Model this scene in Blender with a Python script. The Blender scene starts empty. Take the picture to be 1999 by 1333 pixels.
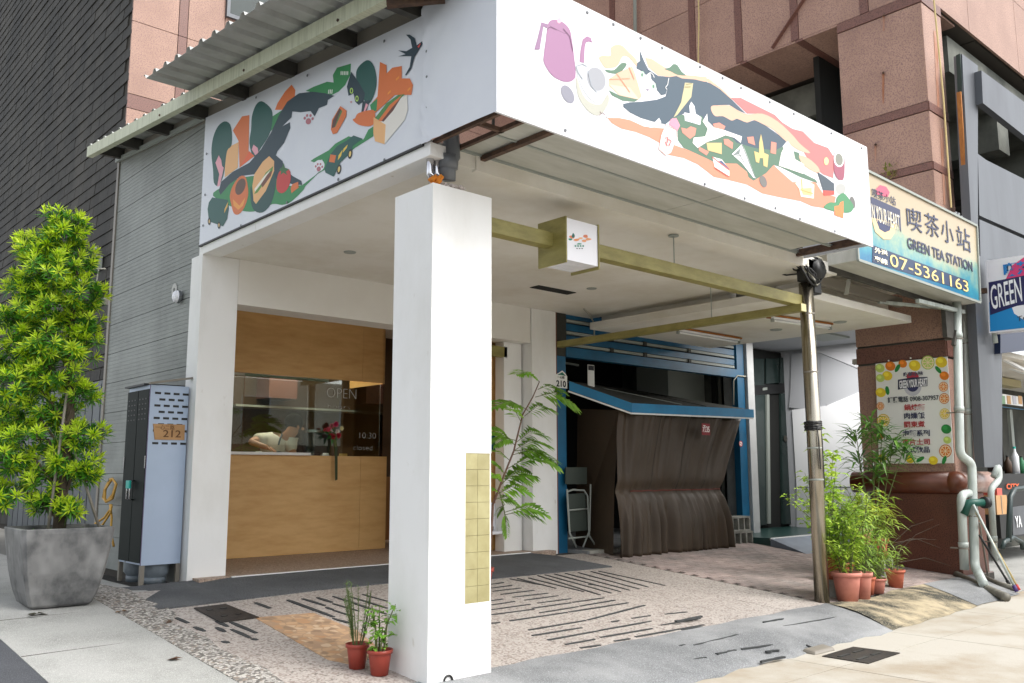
import bpy, bmesh, math, random
from mathutils import Vector as V, Matrix
from mathutils.geometry import tessellate_polygon
random.seed(7)
sc = bpy.context.scene
C = sc.collection
rad = math.radians

# ------------------------------------------------------------------ camera
EYE = V((0, 0, 1.05))
FPX, PCX, PCY = 1744.3, 999.5, 666.5           # focal length and centre, in pixels of the 1999 px wide photograph
yaw, pit, rol = rad(42.2), rad(8.47), rad(-0.127)
FWD = V((math.cos(pit)*math.sin(yaw), math.cos(pit)*math.cos(yaw), math.sin(pit)))
R0 = V((math.cos(yaw), -math.sin(yaw), 0)); U0 = R0.cross(FWD)
RT = math.cos(rol)*R0 + math.sin(rol)*U0
UP = -math.sin(rol)*R0 + math.cos(rol)*U0
cam = bpy.data.cameras.new('camera'); co = bpy.data.objects.new('camera', cam); C.objects.link(co)
cam.sensor_width = 36; cam.lens = FPX/1999*36; cam.clip_start = .05; cam.clip_end = 500
co.matrix_world = Matrix(((RT.x, UP.x, -FWD.x, EYE.x), (RT.y, UP.y, -FWD.y, EYE.y), (RT.z, UP.z, -FWD.z, EYE.z), (0, 0, 0, 1)))
sc.camera = co

# ------------------------------------------------------------------ light
SUN_AZ, SUN_EL = V((0.42, -0.90)).normalized(), rad(50)     # direction towards the sun on the ground plan
w = bpy.data.worlds.new('World'); sc.world = w; w.use_nodes = True
nt = w.node_tree; bg = nt.nodes['Background']
sky = nt.nodes.new('ShaderNodeTexSky'); sky.sky_type = 'NISHITA'; sky.sun_disc = False
sky.sun_elevation = SUN_EL; sky.sun_rotation = math.atan2(SUN_AZ.x, SUN_AZ.y)
sky.air_density = 1.0; sky.dust_density = 3.0; sky.ozone_density = .6
hs = nt.nodes.new('ShaderNodeHueSaturation'); hs.inputs['Saturation'].default_value = .24   # thin white overcast
nt.links.new(sky.outputs[0], hs.inputs['Color']); nt.links.new(hs.outputs[0], bg.inputs[0]); bg.inputs[1].default_value = .15
sl = bpy.data.lights.new('sun', 'SUN'); sl.energy = 1.0; sl.angle = rad(26); sl.color = (1, .97, .92)
so = bpy.data.objects.new('sun', sl); C.objects.link(so)
so.rotation_euler = V((SUN_AZ.x*math.cos(SUN_EL), SUN_AZ.y*math.cos(SUN_EL), math.sin(SUN_EL))).to_track_quat('Z', 'Y').to_euler()
sc.view_settings.view_transform = 'Standard'; sc.view_settings.look = 'None'
sc.view_settings.gamma = 1; sc.view_settings.exposure = 1.2; sc.view_settings.use_curve_mapping = False
sc.render.engine = 'CYCLES'
try:
    sc.cycles.max_bounces = 10; sc.cycles.diffuse_bounces = 6; sc.cycles.use_denoising = True
    sc.cycles.transparent_max_bounces = 16
except Exception: pass

# ------------------------------------------------------------------ survey: a spot seen in the photograph, on a known real plane
def ray(x, y): return RT*((x-PCX)/FPX) + UP*(-(y-PCY)/FPX) + FWD
def sx(x, y, X): d = ray(x, y); return EYE + d*(X/d.x)
def sy(x, y, Y): d = ray(x, y); return EYE + d*(Y/d.y)
def sz(x, y, Z): d = ray(x, y); return EYE + d*((Z-EYE.z)/d.z)
GA, GB = -.3-.0857*5, .0857                     # the arcade floor rises away from the street
def gz(Y): return min(0, GA+GB*Y)
def sg(x, y): d = ray(x, y); t = (GA-EYE.z)/(d.z-GB*d.y); return EYE + d*t

# ------------------------------------------------------------------ materials
def srgb(c):
    r = [((v/255)/12.92 if v/255 <= .04045 else ((v/255+.055)/1.055)**2.4) for v in c]
    return (r[0], r[1], r[2], 1)
def M(name, col, rough=.6, metal=0, col2=None, scale=4, detail=6, amount=1, bump=0, bscale=60, spec=.5, stretch=(1, 1, 1),
      isl=0, lo=.35, hi=.65, speck=None, sscale=90, slo=.5, shi=.6, trans=0, coat=0, emit=0, voro=None, vscale=40):
    """base colour with a slow blend towards col2, an optional fine speckle, per-piece variation and fine relief"""
    m = bpy.data.materials.new(name); m.use_nodes = True; n = m.node_tree; N = n.nodes; L = n.links
    b = N['Principled BSDF']; b.inputs['Roughness'].default_value = rough; b.inputs['Metallic'].default_value = metal
    b.inputs['Specular IOR Level'].default_value = spec
    if coat: b.inputs['Coat Weight'].default_value = coat
    c1 = col if len(col) == 4 else srgb(col)
    geo = N.new('ShaderNodeNewGeometry'); mp = N.new('ShaderNodeMapping'); mp.inputs['Scale'].default_value = stretch
    L.new(geo.outputs['Position'], mp.inputs['Vector'])
    out = None
    def mix(fac, a, c):
        x = N.new('ShaderNodeMix'); x.data_type = 'RGBA'
        L.new(fac, x.inputs[0])
        for s, v in ((6, a), (7, c)):
            if isinstance(v, tuple): x.inputs[s].default_value = v
            else: L.new(v, x.inputs[s])
        return x.outputs[2]
    def ramp(src, lo, hi, top=1):
        r = N.new('ShaderNodeMapRange'); r.inputs[1].default_value = lo; r.inputs[2].default_value = hi; r.inputs[4].default_value = top
        L.new(src, r.inputs[0]); return r.outputs[0]
    cur = c1
    if col2 is not None:
        t = N.new('ShaderNodeTexNoise'); t.inputs['Scale'].default_value = scale; t.inputs['Detail'].default_value = detail
        t.inputs['Roughness'].default_value = .62
        L.new(mp.outputs[0], t.inputs['Vector'])
        cur = mix(ramp(t.outputs[0], lo, hi, amount), cur, col2 if len(col2) == 4 else srgb(col2))
    if voro is not None:
        t = N.new('ShaderNodeTexVoronoi'); t.inputs['Scale'].default_value = vscale; L.new(mp.outputs[0], t.inputs['Vector'])
        r = N.new('ShaderNodeValToRGB'); r.color_ramp.interpolation = 'CONSTANT'
        el = r.color_ramp.elements
        while len(el) < len(voro): el.new(.5)
        for i, (p, c) in enumerate(voro): el[i].position = p; el[i].color = srgb(c)
        s = N.new('ShaderNodeSeparateColor'); L.new(t.outputs['Color'], s.inputs[0]); L.new(s.outputs[0], r.inputs[0])
        v2 = N.new('ShaderNodeTexVoronoi'); v2.inputs['Scale'].default_value = vscale; v2.feature = 'DISTANCE_TO_EDGE'; L.new(mp.outputs[0], v2.inputs['Vector'])
        fac = N.new('ShaderNodeMath'); fac.operation = 'MULTIPLY'; fac.inputs[1].default_value = .8
        L.new(ramp(v2.outputs['Distance'], .02, .09), fac.inputs[0])
        cur = mix(fac.outputs[0], cur, r.outputs[0])
    if speck is not None:
        t = N.new('ShaderNodeTexNoise'); t.inputs['Scale'].default_value = sscale; t.inputs['Detail'].default_value = 2; t.inputs['Roughness'].default_value = .7
        L.new(mp.outputs[0], t.inputs['Vector'])
        cur = mix(ramp(t.outputs[0], slo, shi), cur, srgb(speck))
    if isl:
        h = N.new('ShaderNodeHueSaturation'); mr = N.new('ShaderNodeMapRange')
        mr.inputs[3].default_value = 1-isl; mr.inputs[4].default_value = 1+isl
        oi = N.new('ShaderNodeObjectInfo'); ad = N.new('ShaderNodeMath'); ad.operation = 'ADD'; fr = N.new('ShaderNodeMath'); fr.operation = 'FRACT'
        L.new(geo.outputs['Random Per Island'], ad.inputs[0]); L.new(oi.outputs['Random'], ad.inputs[1]); L.new(ad.outputs[0], fr.inputs[0])
        L.new(fr.outputs[0], mr.inputs[0]); L.new(mr.outputs[0], h.inputs['Value'])
        if isinstance(cur, tuple): h.inputs['Color'].default_value = cur
        else: L.new(cur, h.inputs['Color'])
        cur = h.outputs[0]
    if isinstance(cur, tuple): b.inputs['Base Color'].default_value = cur
    else: L.new(cur, b.inputs['Base Color'])
    if bump:
        t = N.new('ShaderNodeTexNoise'); t.inputs['Scale'].default_value = bscale; t.inputs['Detail'].default_value = 5
        L.new(mp.outputs[0], t.inputs['Vector'])
        bp = N.new('ShaderNodeBump'); bp.inputs['Strength'].default_value = bump; bp.inputs['Distance'].default_value = .02
        L.new(t.outputs[0], bp.inputs['Height']); L.new(bp.outputs[0], b.inputs['Normal'])
    if trans:
        tr = N.new('ShaderNodeBsdfTranslucent'); mx = N.new('ShaderNodeMixShader'); mx.inputs[0].default_value = trans
        if isinstance(cur, tuple): tr.inputs[0].default_value = cur
        else: L.new(cur, tr.inputs[0])
        o = N['Material Output']; L.new(b.outputs[0], mx.inputs[1]); L.new(tr.outputs[0], mx.inputs[2]); L.new(mx.outputs[0], o.inputs[0])
    if emit:
        b.inputs['Emission Strength'].default_value = emit; b.inputs['Emission Color'].default_value = c1
    return m
def glass(name, tint=(.86, .93, .9, 1), refl=1.0):
    m = bpy.data.materials.new(name); m.use_nodes = True; N = m.node_tree.nodes; L = m.node_tree.links
    N.remove(N['Principled BSDF'])
    t = N.new('ShaderNodeBsdfTransparent'); t.inputs[0].default_value = tint
    g = N.new('ShaderNodeBsdfGlossy'); g.inputs['Roughness'].default_value = .01; g.inputs[0].default_value = (refl, refl, refl, 1)
    f = N.new('ShaderNodeFresnel'); f.inputs[0].default_value = 1.7; x = N.new('ShaderNodeMixShader')
    L.new(f.outputs[0], x.inputs[0]); L.new(t.outputs[0], x.inputs[1]); L.new(g.outputs[0], x.inputs[2]); L.new(x.outputs[0], N['Material Output'].inputs[0])
    return m

m_white = M('white_paint', (236, 236, 234), .65, col2=(222, 221, 216), scale=1.6, detail=9, lo=.45, hi=.75, stretch=(1, 1, .45), speck=(206, 202, 192), sscale=9, slo=.68, shi=.8, bump=.07, bscale=25)
m_ceil = M('ceiling_paint', (230, 227, 219), .8, col2=(212, 206, 192), scale=1.1, detail=9, lo=.42, hi=.72, bump=.08, bscale=12)
m_header = M('header_paint', (232, 230, 224), .7, col2=(226, 223, 216), scale=1.2)
m_olive = M('olive_paint', (150, 142, 84), .5, col2=(128, 120, 66), scale=5, stretch=(1, 1, 3))
m_olivetile = M('olive_tile', (166, 159, 118), .4, col2=(148, 140, 98), scale=5, isl=.05, bump=.05, bscale=18)
m_grout = M('tile_grout', (136, 128, 90), .9)
m_ply = M('plywood', (216, 174, 114), .5, col2=(196, 148, 86), scale=3.5, detail=9, stretch=(.7, .7, 3.2), amount=.75, lo=.38, hi=.68, bump=.02)
m_plyedge = M('plywood_edge', (150, 105, 60), .6)
m_terr = M('terrazzo', (158, 150, 143), .55, voro=[(0, (180, 172, 165)), (.35, (148, 136, 129)), (.55, (188, 181, 174)), (.8, (128, 112, 104)), (.92, (98, 90, 85))], vscale=58, isl=.05, bump=.1, bscale=60)
m_terrdark = M('floor_pebble', (158, 138, 122), .6, voro=[(0, (170, 148, 132)), (.4, (130, 112, 98)), (.75, (190, 170, 152))], vscale=70, bump=.1)
m_joint = M('joint_dark', (70, 66, 60), .95)
m_asph = M('ramp_asphalt', (74, 76, 79), .92, col2=(96, 98, 100), scale=1.6, speck=(56, 57, 59), sscale=130, bump=.25, bscale=120)
m_asphl = M('pale_asphalt', (142, 143, 143), .92, col2=(100, 102, 103), scale=1.3, speck=(160, 162, 164), sscale=120, slo=.5, shi=.7, bump=.25, bscale=130)
m_strip = M('rubber_strip', (44, 47, 48), .85, col2=(60, 62, 62), scale=12, bump=.3, bscale=80)
m_conc = M('pavement_concrete', (160, 160, 156), .9, col2=(128, 129, 124), scale=1.3, detail=9, lo=.42, hi=.7, speck=(196, 196, 192), sscale=150, slo=.5, shi=.7, bump=.2, bscale=120)
m_pebble = M('exposed_pebble', (120, 116, 110), .9, voro=[(0, (176, 172, 166)), (.3, (110, 106, 100)), (.55, (205, 200, 192)), (.75, (84, 80, 76)), (.9, (146, 130, 116))], vscale=45, bump=.5, bscale=90)
m_walk = M('sidewalk_slab', (178, 173, 162), .8, col2=(140, 122, 94), scale=.55, detail=8, lo=.5, hi=.72, speck=(150, 130, 104), sscale=50, slo=.62, shi=.8, isl=.03, bump=.15, bscale=60)
m_stain = M('stained_cement', (172, 158, 130), .9, col2=(50, 50, 42), scale=1.5, detail=8, lo=.42, hi=.56, speck=(170, 160, 136), sscale=60, slo=.55, shi=.7, bump=.4, bscale=30)
m_brick = M('pink_paver', (158, 140, 134), .85, col2=(124, 116, 112), scale=1.6, isl=.16, speck=(186, 176, 168), sscale=120, slo=.55, shi=.7, bump=.2)
m_mosaic = M('mosaic_stone', (170, 140, 110), .7, voro=[(0, (196, 160, 124)), (.3, (168, 138, 112)), (.55, (206, 180, 150)), (.75, (142, 116, 92)), (.9, (184, 140, 100))], vscale=14, stretch=(1, 1, 1), bump=.1)
m_road = M('road_asphalt', (72, 74, 80), .9, col2=(58, 60, 64), scale=2, speck=(90, 92, 96), sscale=150, bump=.3, bscale=140)
m_ground = M('city_ground', (120, 118, 112), .95, col2=(100, 98, 92), scale=.3)
m_siding = M('grey_siding', (142, 146, 142), .6, col2=(122, 126, 122), scale=1.5, isl=.03, stretch=(1, 1, 1))
m_trim = M('grey_trim', (128, 122, 112), .5)
m_tile = M('dark_tile', (62, 59, 53), .75, col2=(40, 39, 35), scale=1.2, isl=.28, speck=(98, 102, 98), sscale=16, slo=.66, shi=.82, stretch=(1, 1, .35), bump=.3, bscale=30)
m_granite = M('pink_granite', (178, 144, 126), .6, col2=(156, 124, 108), scale=1.2, speck=(138, 108, 102), sscale=48, slo=.47, shi=.62, isl=.05)
m_granband = M('red_granite', (122, 84, 74), .45, speck=(84, 58, 52), sscale=60, slo=.5, shi=.62)
m_granbase = M('base_granite', (112, 68, 52), .5, col2=(96, 58, 44), scale=2, speck=(66, 36, 30), sscale=70, slo=.5, shi=.62)
m_rail = M('brown_glaze', (104, 56, 34), .38, col2=(84, 44, 28), scale=4)
m_void = M('bare_concrete', (122, 124, 116), .95, col2=(62, 66, 62), scale=.8, bump=.3, bscale=8)
m_dark = M('dark_room', (30, 31, 30), .9)
m_greymetal = M('grey_cladding', (100, 104, 109), .45, col2=(86, 89, 94), scale=2, stretch=(1, 1, .2), metal=.3)
m_corr = M('corrugated_sheet', (176, 178, 176), .5, col2=(150, 152, 148), scale=3, metal=.1, stretch=(1, 1, 1))
m_eave = M('eave_steel', (196, 200, 176), .6, col2=(164, 168, 142), scale=9, stretch=(1, 4, .3), lo=.45, hi=.75)
m_rafter = M('rafter_steel', (74, 72, 66), .7, col2=(54, 52, 48), scale=5)
m_rust = M('rusty_angle', (98, 74, 58), .85, col2=(66, 50, 42), scale=14, bump=.2)
m_underp = M('underside_panel', (190, 190, 182), .6, col2=(170, 170, 160), scale=1.6, stretch=(1, 4, 1))
m_banner = M('banner_vinyl', (216, 220, 226), .42, col2=(210, 214, 222), scale=2, bump=.05, bscale=3)
m_bannerw = M('banner_vinyl_bright', (222, 223, 226), .42, col2=(212, 213, 217), scale=1.3, bump=.16, bscale=1.6)
m_steel = M('stainless', (176, 170, 158), .24, metal=.95, col2=(150, 142, 122), scale=6, stretch=(3, 3, .25))
m_chrome = M('chrome', (200, 200, 204), .12, metal=1)
m_greypipe = M('grey_pvc', (104, 108, 112), .4)
m_greenpipe = M('pale_green_pvc', (190, 198, 193), .4, col2=(160, 168, 162), scale=5, stretch=(2, 2, .4))
m_oldpipe = M('old_grey_pipe', (128, 126, 116), .6, col2=(98, 94, 84), scale=8)
m_blue = M('blue_paint', (14, 94, 132), .5, col2=(11, 80, 114), scale=3)
m_bluef = M('blue_fascia', (18, 124, 172), .4, col2=(14, 110, 156), scale=3)
m_slat = M('pale_slat', (150, 156, 150), .6)
m_roofgreen = M('dark_roof_board', (62, 62, 54), .7, col2=(48, 48, 42), scale=3)
m_tarp = M('brown_tarp', (66, 52, 37), .6, col2=(56, 45, 32), scale=1.2, bump=.15, bscale=14)
m_tarpred = M('red_piping', (110, 48, 40), .8)
m_black = M('black_plastic', (26, 27, 28), .5)
m_cable = M('black_cable', (30, 30, 31), .55)
m_cablew = M('pale_cable', (168, 166, 152), .6)
m_rope = M('yellow_rope', (196, 176, 124), .8)
m_cab = M('cabinet_steel', (176, 192, 214), .4, col2=(168, 184, 206), scale=1.5, metal=.1)
m_cabdark = M('cabinet_dark_door', (20, 30, 28), .55, col2=(16, 25, 23), scale=2, spec=.12)
m_card = M('cardboard', (188, 148, 104), .85, col2=(174, 134, 92), scale=6)
m_teal = M('teal_plastic', (28, 176, 164), .4)
m_gas = M('gas_cylinder_grey', (120, 130, 138), .45, col2=(96, 104, 110), scale=6)
m_hose = M('yellow_hose', (206, 160, 62), .5, col2=(180, 134, 46), scale=9)
m_plant = M('cast_planter', (118, 118, 117), .5, col2=(60, 62, 64), scale=2.6, detail=9, lo=.42, hi=.58, speck=(160, 160, 158), sscale=3.3, slo=.52, shi=.8, bump=.25, bscale=9, stretch=(1, 1, .7))
m_soil = M('planter_soil', (62, 62, 40), .95, col2=(74, 96, 42), scale=18, bump=.6, bscale=40)
m_bark = M('bark', (92, 80, 66), .9, col2=(66, 56, 46), scale=18, bump=.5, bscale=40)
m_stem = M('green_stem', (96, 104, 60), .8)
m_terra = M('terracotta', (182, 100, 72), .7, col2=(164, 84, 60), scale=8, isl=.06)
m_terrapink = M('pale_terracotta', (196, 128, 112), .7, col2=(178, 110, 96), scale=8, isl=.06)
m_terrared = M('red_plastic_pot', (150, 58, 44), .45, isl=.06)
m_block = M('cinder_block', (150, 150, 142), .95, col2=(122, 122, 114), scale=7, bump=.6, bscale=90)
m_poster = M('poster_paper', (236, 236, 232), .5)
m_black2 = M('print_black', (22, 24, 30), .6)
m_navy = M('print_navy', (20, 26, 70), .5)
m_cast = M('cast_iron', (62, 54, 48), .6, col2=(48, 44, 42), scale=10, metal=.4, bump=.3, bscale=60)
m_doorgreen = M('door_glass', (46, 60, 58), .12, col2=(40, 52, 50), scale=2)
m_floorblue = M('blue_grey_tile', (112, 122, 134), .4, col2=(98, 106, 118), scale=5)
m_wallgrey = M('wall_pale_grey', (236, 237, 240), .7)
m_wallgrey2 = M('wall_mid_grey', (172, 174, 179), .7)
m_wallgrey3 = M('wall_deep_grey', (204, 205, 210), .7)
m_skin = M('skin', (196, 146, 116), .55)
m_hair = M('hair', (20, 17, 15), .95, spec=.05)
m_shirt = M('white_shirt', (216, 212, 200), .8)
m_apron = M('blue_apron', (62, 82, 94), .85)
m_wglass = glass('window_glass', (.86, .93, .90, 1), .85)
m_edge = M('glass_edge', (150, 196, 182), .2)
m_light = M('tube_diffuser', (236, 238, 238), .3)
m_wood = M('light_board', (172, 112, 48), .6, col2=(146, 90, 36), scale=10, stretch=(.6, 3, 1))
m_acry = M('white_acrylic', (232, 232, 238), .25)
leafmats = {}
def leafmat(name, c, c2, isl=.3, tr=.35):
    if name not in leafmats:
        leafmats[name] = M(name, c, .42, col2=c2, scale=5, isl=isl, trans=tr, lo=.4, hi=.6)
    return leafmats[name]
_pm = {}
def pm(c):
    """flat print ink"""
    if c not in _pm: _pm[c] = M('ink_%d' % len(_pm), c, .5)
    return _pm[c]

# ------------------------------------------------------------------ mesh helpers
class MB:
    def __init__(s): s.v = []; s.f = []
    def add(s, vs, fs):
        o = len(s.v); s.v += [V(p) for p in vs]; s.f += [tuple(i+o for i in f) for f in fs]; return s
    def box(s, a, b):
        x0, y0, z0 = (min(a[i], b[i]) for i in range(3)); x1, y1, z1 = (max(a[i], b[i]) for i in range(3))
        return s.add([(x0, y0, z0), (x1, y0, z0), (x1, y1, z0), (x0, y1, z0), (x0, y0, z1), (x1, y0, z1), (x1, y1, z1), (x0, y1, z1)],
                     [(0, 3, 2, 1), (4, 5, 6, 7), (0, 1, 5, 4), (1, 2, 6, 5), (2, 3, 7, 6), (3, 0, 4, 7)])
    def hexa(s, lo, hi):
        """two matching loops joined by side walls and capped"""
        n = len(lo)
        return s.add(list(lo)+list(hi), [tuple(range(n-1, -1, -1)), tuple(range(n, 2*n))] + [(i, (i+1) % n, n+(i+1) % n, n+i) for i in range(n)])
    def obox(s, c, ax, ay, az):
        c = V(c); ax, ay, az = V(ax), V(ay), V(az)
        return s.hexa([c-ax-ay-az, c+ax-ay-az, c+ax+ay-az, c-ax+ay-az], [c-ax-ay+az, c+ax-ay+az, c+ax+ay+az, c-ax+ay+az])
    def bar(s, p, q, wd, ht, up=(0, 0, 1)):
        p, q = V(p), V(q); d = q-p; up = V(up); sd = d.cross(up).normalized(); u = sd.cross(d).normalized()
        return s.obox((p+q)/2, d/2, sd*wd/2, u*ht/2)
    def prism(s, pts, off):
        off = V(off); pts = [V(p) for p in pts]
        tri = tessellate_polygon([pts]); n = len(pts)
        return s.add(pts+[p+off for p in pts], [tuple(reversed(t)) for t in tri]+[tuple(n+i for i in t) for t in tri]+[(i, (i+1) % n, n+(i+1) % n, n+i) for i in range(n)])
    def poly(s, pts):
        return s.add(pts, [tuple(t) for t in tessellate_polygon([[V(p) for p in pts]])])
    def tube(s, path, r, n=8, cap=True):
        path = [V(p) for p in path]; k = len(path); rs = r if isinstance(r, (list, tuple)) else [r]*k
        vs = []; pu = None
        for i, p in enumerate(path):
            d = (path[min(i+1, k-1)]-path[max(i-1, 0)]).normalized()
            if pu is None: pu = V((0, 0, 1)) if abs(d.z) < .9 else V((1, 0, 0))
            a = d.cross(pu).normalized(); b = a.cross(d).normalized(); pu = b
            vs += [p+(a*math.cos(2*math.pi*j/n)+b*math.sin(2*math.pi*j/n))*rs[i] for j in range(n)]
        fs = [(i*n+j, i*n+(j+1) % n, (i+1)*n+(j+1) % n, (i+1)*n+j) for i in range(k-1) for j in range(n)]
        if cap: fs += [tuple(range(n-1, -1, -1)), tuple((k-1)*n+j for j in range(n))]
        return s.add(vs, fs)
    def lathe(s, c, prof, n=20, axis=None, a0=0, a1=2*math.pi):
        c = V(c); vs = []; k = len(prof); full = abs(a1-a0-2*math.pi) < 1e-6
        A = V(axis).normalized() if axis else V((0, 0, 1)); B = V((1, 0, 0)) if abs(A.x) < .9 else V((0, 1, 0)); B = (B-A*A.dot(B)).normalized(); D = A.cross(B)
        m = n if full else n+1
        for r, h in prof:
            for j in range(m):
                t = a0+(a1-a0)*j/n; vs.append(c+A*h+(B*math.cos(t)+D*math.sin(t))*r)
        return s.add(vs, [(i*m+j, i*m+(j+1) % m, (i+1)*m+(j+1) % m, (i+1)*m+j) for i in range(k-1) for j in range(n)])
    def leaf(s, p, d, nrm, ln, wd, droop=.15, fold=.15):
        p, d = V(p), V(d).normalized(); nrm = V(nrm); sd = d.cross(nrm)
        if sd.length < 1e-4: sd = d.cross(V((.3, .5, .8)))
        sd.normalize(); u = sd.cross(d)
        mid = p+d*ln*.5; tip = p+d*ln-u*ln*droop
        return s.add([p, mid+sd*wd/2+u*wd*fold, tip, mid-sd*wd/2+u*wd*fold, mid-u*wd*.05], [(0, 1, 4), (1, 2, 4), (2, 3, 4), (3, 0, 4)])
ORG = {}
def link(o, parent, w):
    C.objects.link(o); ORG[o.name] = V(w)
    if parent is not None: o.parent = parent; o.location = V(w)-ORG[parent.name]
    else: o.location = V(w)
    return o
def mesh(name, mb, mat, org, smooth=False):
    me = bpy.data.meshes.new(name); me.from_pydata([tuple(p-V(org)) for p in mb.v], [], mb.f); me.update()
    if mat: me.materials.append(mat)
    if smooth: me.polygons.foreach_set('use_smooth', [True]*len(me.polygons))
    bm = bmesh.new(); bm.from_mesh(me); bmesh.ops.recalc_face_normals(bm, faces=bm.faces); bm.to_mesh(me); bm.free()
    return me
def mid(mb):
    n = max(1, len(mb.v)); lo = V((min(p[i] for p in mb.v) for i in range(3))); hi = V((max(p[i] for p in mb.v) for i in range(3)))
    return (lo+hi)/2
def part(name, mb, mat, parent, smooth=False, bevel=0, label=None, stuff=False, autos=False):
    c = mid(mb); o = bpy.data.objects.new(name, mesh(name, mb, mat, c, smooth)); link(o, parent, c)
    if bevel:
        md = o.modifiers.new('bevel', 'BEVEL'); md.width = bevel; md.segments = 2; md.limit_method = 'ANGLE'
    if label: o['label'] = label
    if stuff: o['kind'] = 'stuff'
    return o
def thing(name, label, cat, loc, group=None):
    o = bpy.data.objects.new(name, None); o.empty_display_size = .1; link(o, None, loc); o['label'] = label; o['category'] = cat
    if group: o['group'] = group
    return o
def solo(name, mb, mat, label, cat, group=None, smooth=False, bevel=0):
    o = part(name, mb, mat, None, smooth, bevel); o['label'] = label; o['category'] = cat
    if group: o['group'] = group
    return o
def struct(name, mb, mat, smooth=False):
    o = part(name, mb, mat, None, smooth); o['kind'] = 'structure'; return o
def dupe(o, w, parent=None):
    c = o.copy(); link(c, parent, w); return c
def smoothpoly(pts, k=3):
    n = len(pts); out = []
    for i in range(n):
        p0, p1, p2, p3 = (V(pts[(i+j-1) % n]) for j in range(4))
        for a in range(k):
            t = a/k
            out.append(.5*((2*p1)+(p2-p0)*t+(2*p0-5*p1+4*p2-p3)*t*t+(3*p1-p0-3*p2+p3)*t**3))
    return out
def text(name, s, mat, parent, org, xd, ud, size, width=None, bold=0, depth=.002, align='LEFT', stuff=False, tall=1):
    """flat lettering standing on a surface: org = lower left corner"""
    cu = bpy.data.curves.new('t', 'FONT'); cu.body = s; cu.size = size; cu.extrude = depth; cu.offset = bold; cu.align_x = align; cu.resolution_u = 3
    o = bpy.data.objects.new('t', cu); C.objects.link(o); dg = bpy.context.evaluated_depsgraph_get()
    me = bpy.data.meshes.new_from_object(o.evaluated_get(dg)); bpy.data.objects.remove(o); bpy.data.curves.remove(cu)
    if not len(me.vertices): return None
    xd = V(xd).normalized(); ud = V(ud).normalized(); nd = xd.cross(ud)
    xs = [v.co.x for v in me.vertices]; x0, x1 = min(xs), max(xs); y0 = min(v.co.y for v in me.vertices)
    k = (width/(x1-x0)) if width else 1
    base = V(org); off = x0 if align == 'LEFT' else (x0+x1)/2
    for v in me.vertices: v.co = xd*((v.co.x-off)*k)+ud*((v.co.y-y0)*tall)+nd*(v.co.z+depth)
    me.materials.clear(); me.materials.append(mat); me.name = name
    n = bpy.data.objects.new(name, me); link(n, parent, base)
    if stuff: n['kind'] = 'stuff'
    return n
def jit(a): return random.uniform(-a, a)

# ================================================================== THE SETTING
struct('ground', MB().box((-120, -120, -.9), (120, 160, -.75)), m_ground)
XA, YP, YW = 3.674, 4.88, 8.78      # left face of the cafe, front of the corner pillar, shop front
# left pavement: concrete apron sloping with the arcade, the pebble strip beside it and the dark road edge
def slopequad(x0, x1, y0, y1, dz=0, thick=.35):
    zz = lambda y: GA+GB*y if y < 8.5 else 0
    lo = [(x0, y0, zz(y0)-thick), (x1, y0, zz(y0)-thick), (x1, y1, zz(y1)-thick), (x0, y1, zz(y1)-thick)]
    hi = [(x0, y0, zz(y0)+dz), (x1, y0, zz(y0)+dz), (x1, y1, zz(y1)+dz), (x0, y1, zz(y1)+dz)]
    return lo, hi
pv = struct('pavement', MB().hexa(*slopequad(1.735, 2.69, 1.6, 8.5)).box((-3, 8.5, -.35), (3.2, 30, 0)), m_conc)
ps = struct('pavement_slabs_base', MB().box((-12, 8.5, -.5), (-3, 30, -.004)), m_conc)
rd = struct('road', MB().hexa(*slopequad(-12, 1.735, -30, 8.5, -.004)), m_road)
for y in (4.0, 5.4, 6.8, 7.9):   # saw joints of the concrete apron
    part('saw_joint', MB().bar((1.74, y, GA+GB*y+.001), (2.68, y+.05, GA+GB*y+.001), .006, .004), m_joint, pv)
pe = MB()
N = 26
for i in range(N):                # uneven outer edge of the pebble strip
    y0, y1 = 1.6+i*(9.3-1.6)/N, 1.6+(i+1)*(9.3-1.6)/N
    w0 = 2.94+.03*math.sin(i*1.9)+(.12 if y0 > 7.4 else 0); w1 = 2.94+.03*math.sin((i+1)*1.9)+(.12 if y1 > 7.4 else 0)
    z = lambda y: min(0, GA+GB*y)
    pe.hexa([(2.69, y0, z(y0)-.3), (w0, y0, z(y0)-.3), (w1, y1, z(y1)-.3), (2.69, y1, z(y1)-.3)],
            [(2.69, y0, z(y0)+.004), (w0, y0, z(y0)+.009), (w1, y1, z(y1)+.009), (2.69, y1, z(y1)+.004)])
struct('pebble_strip', pe, m_pebble)
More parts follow.
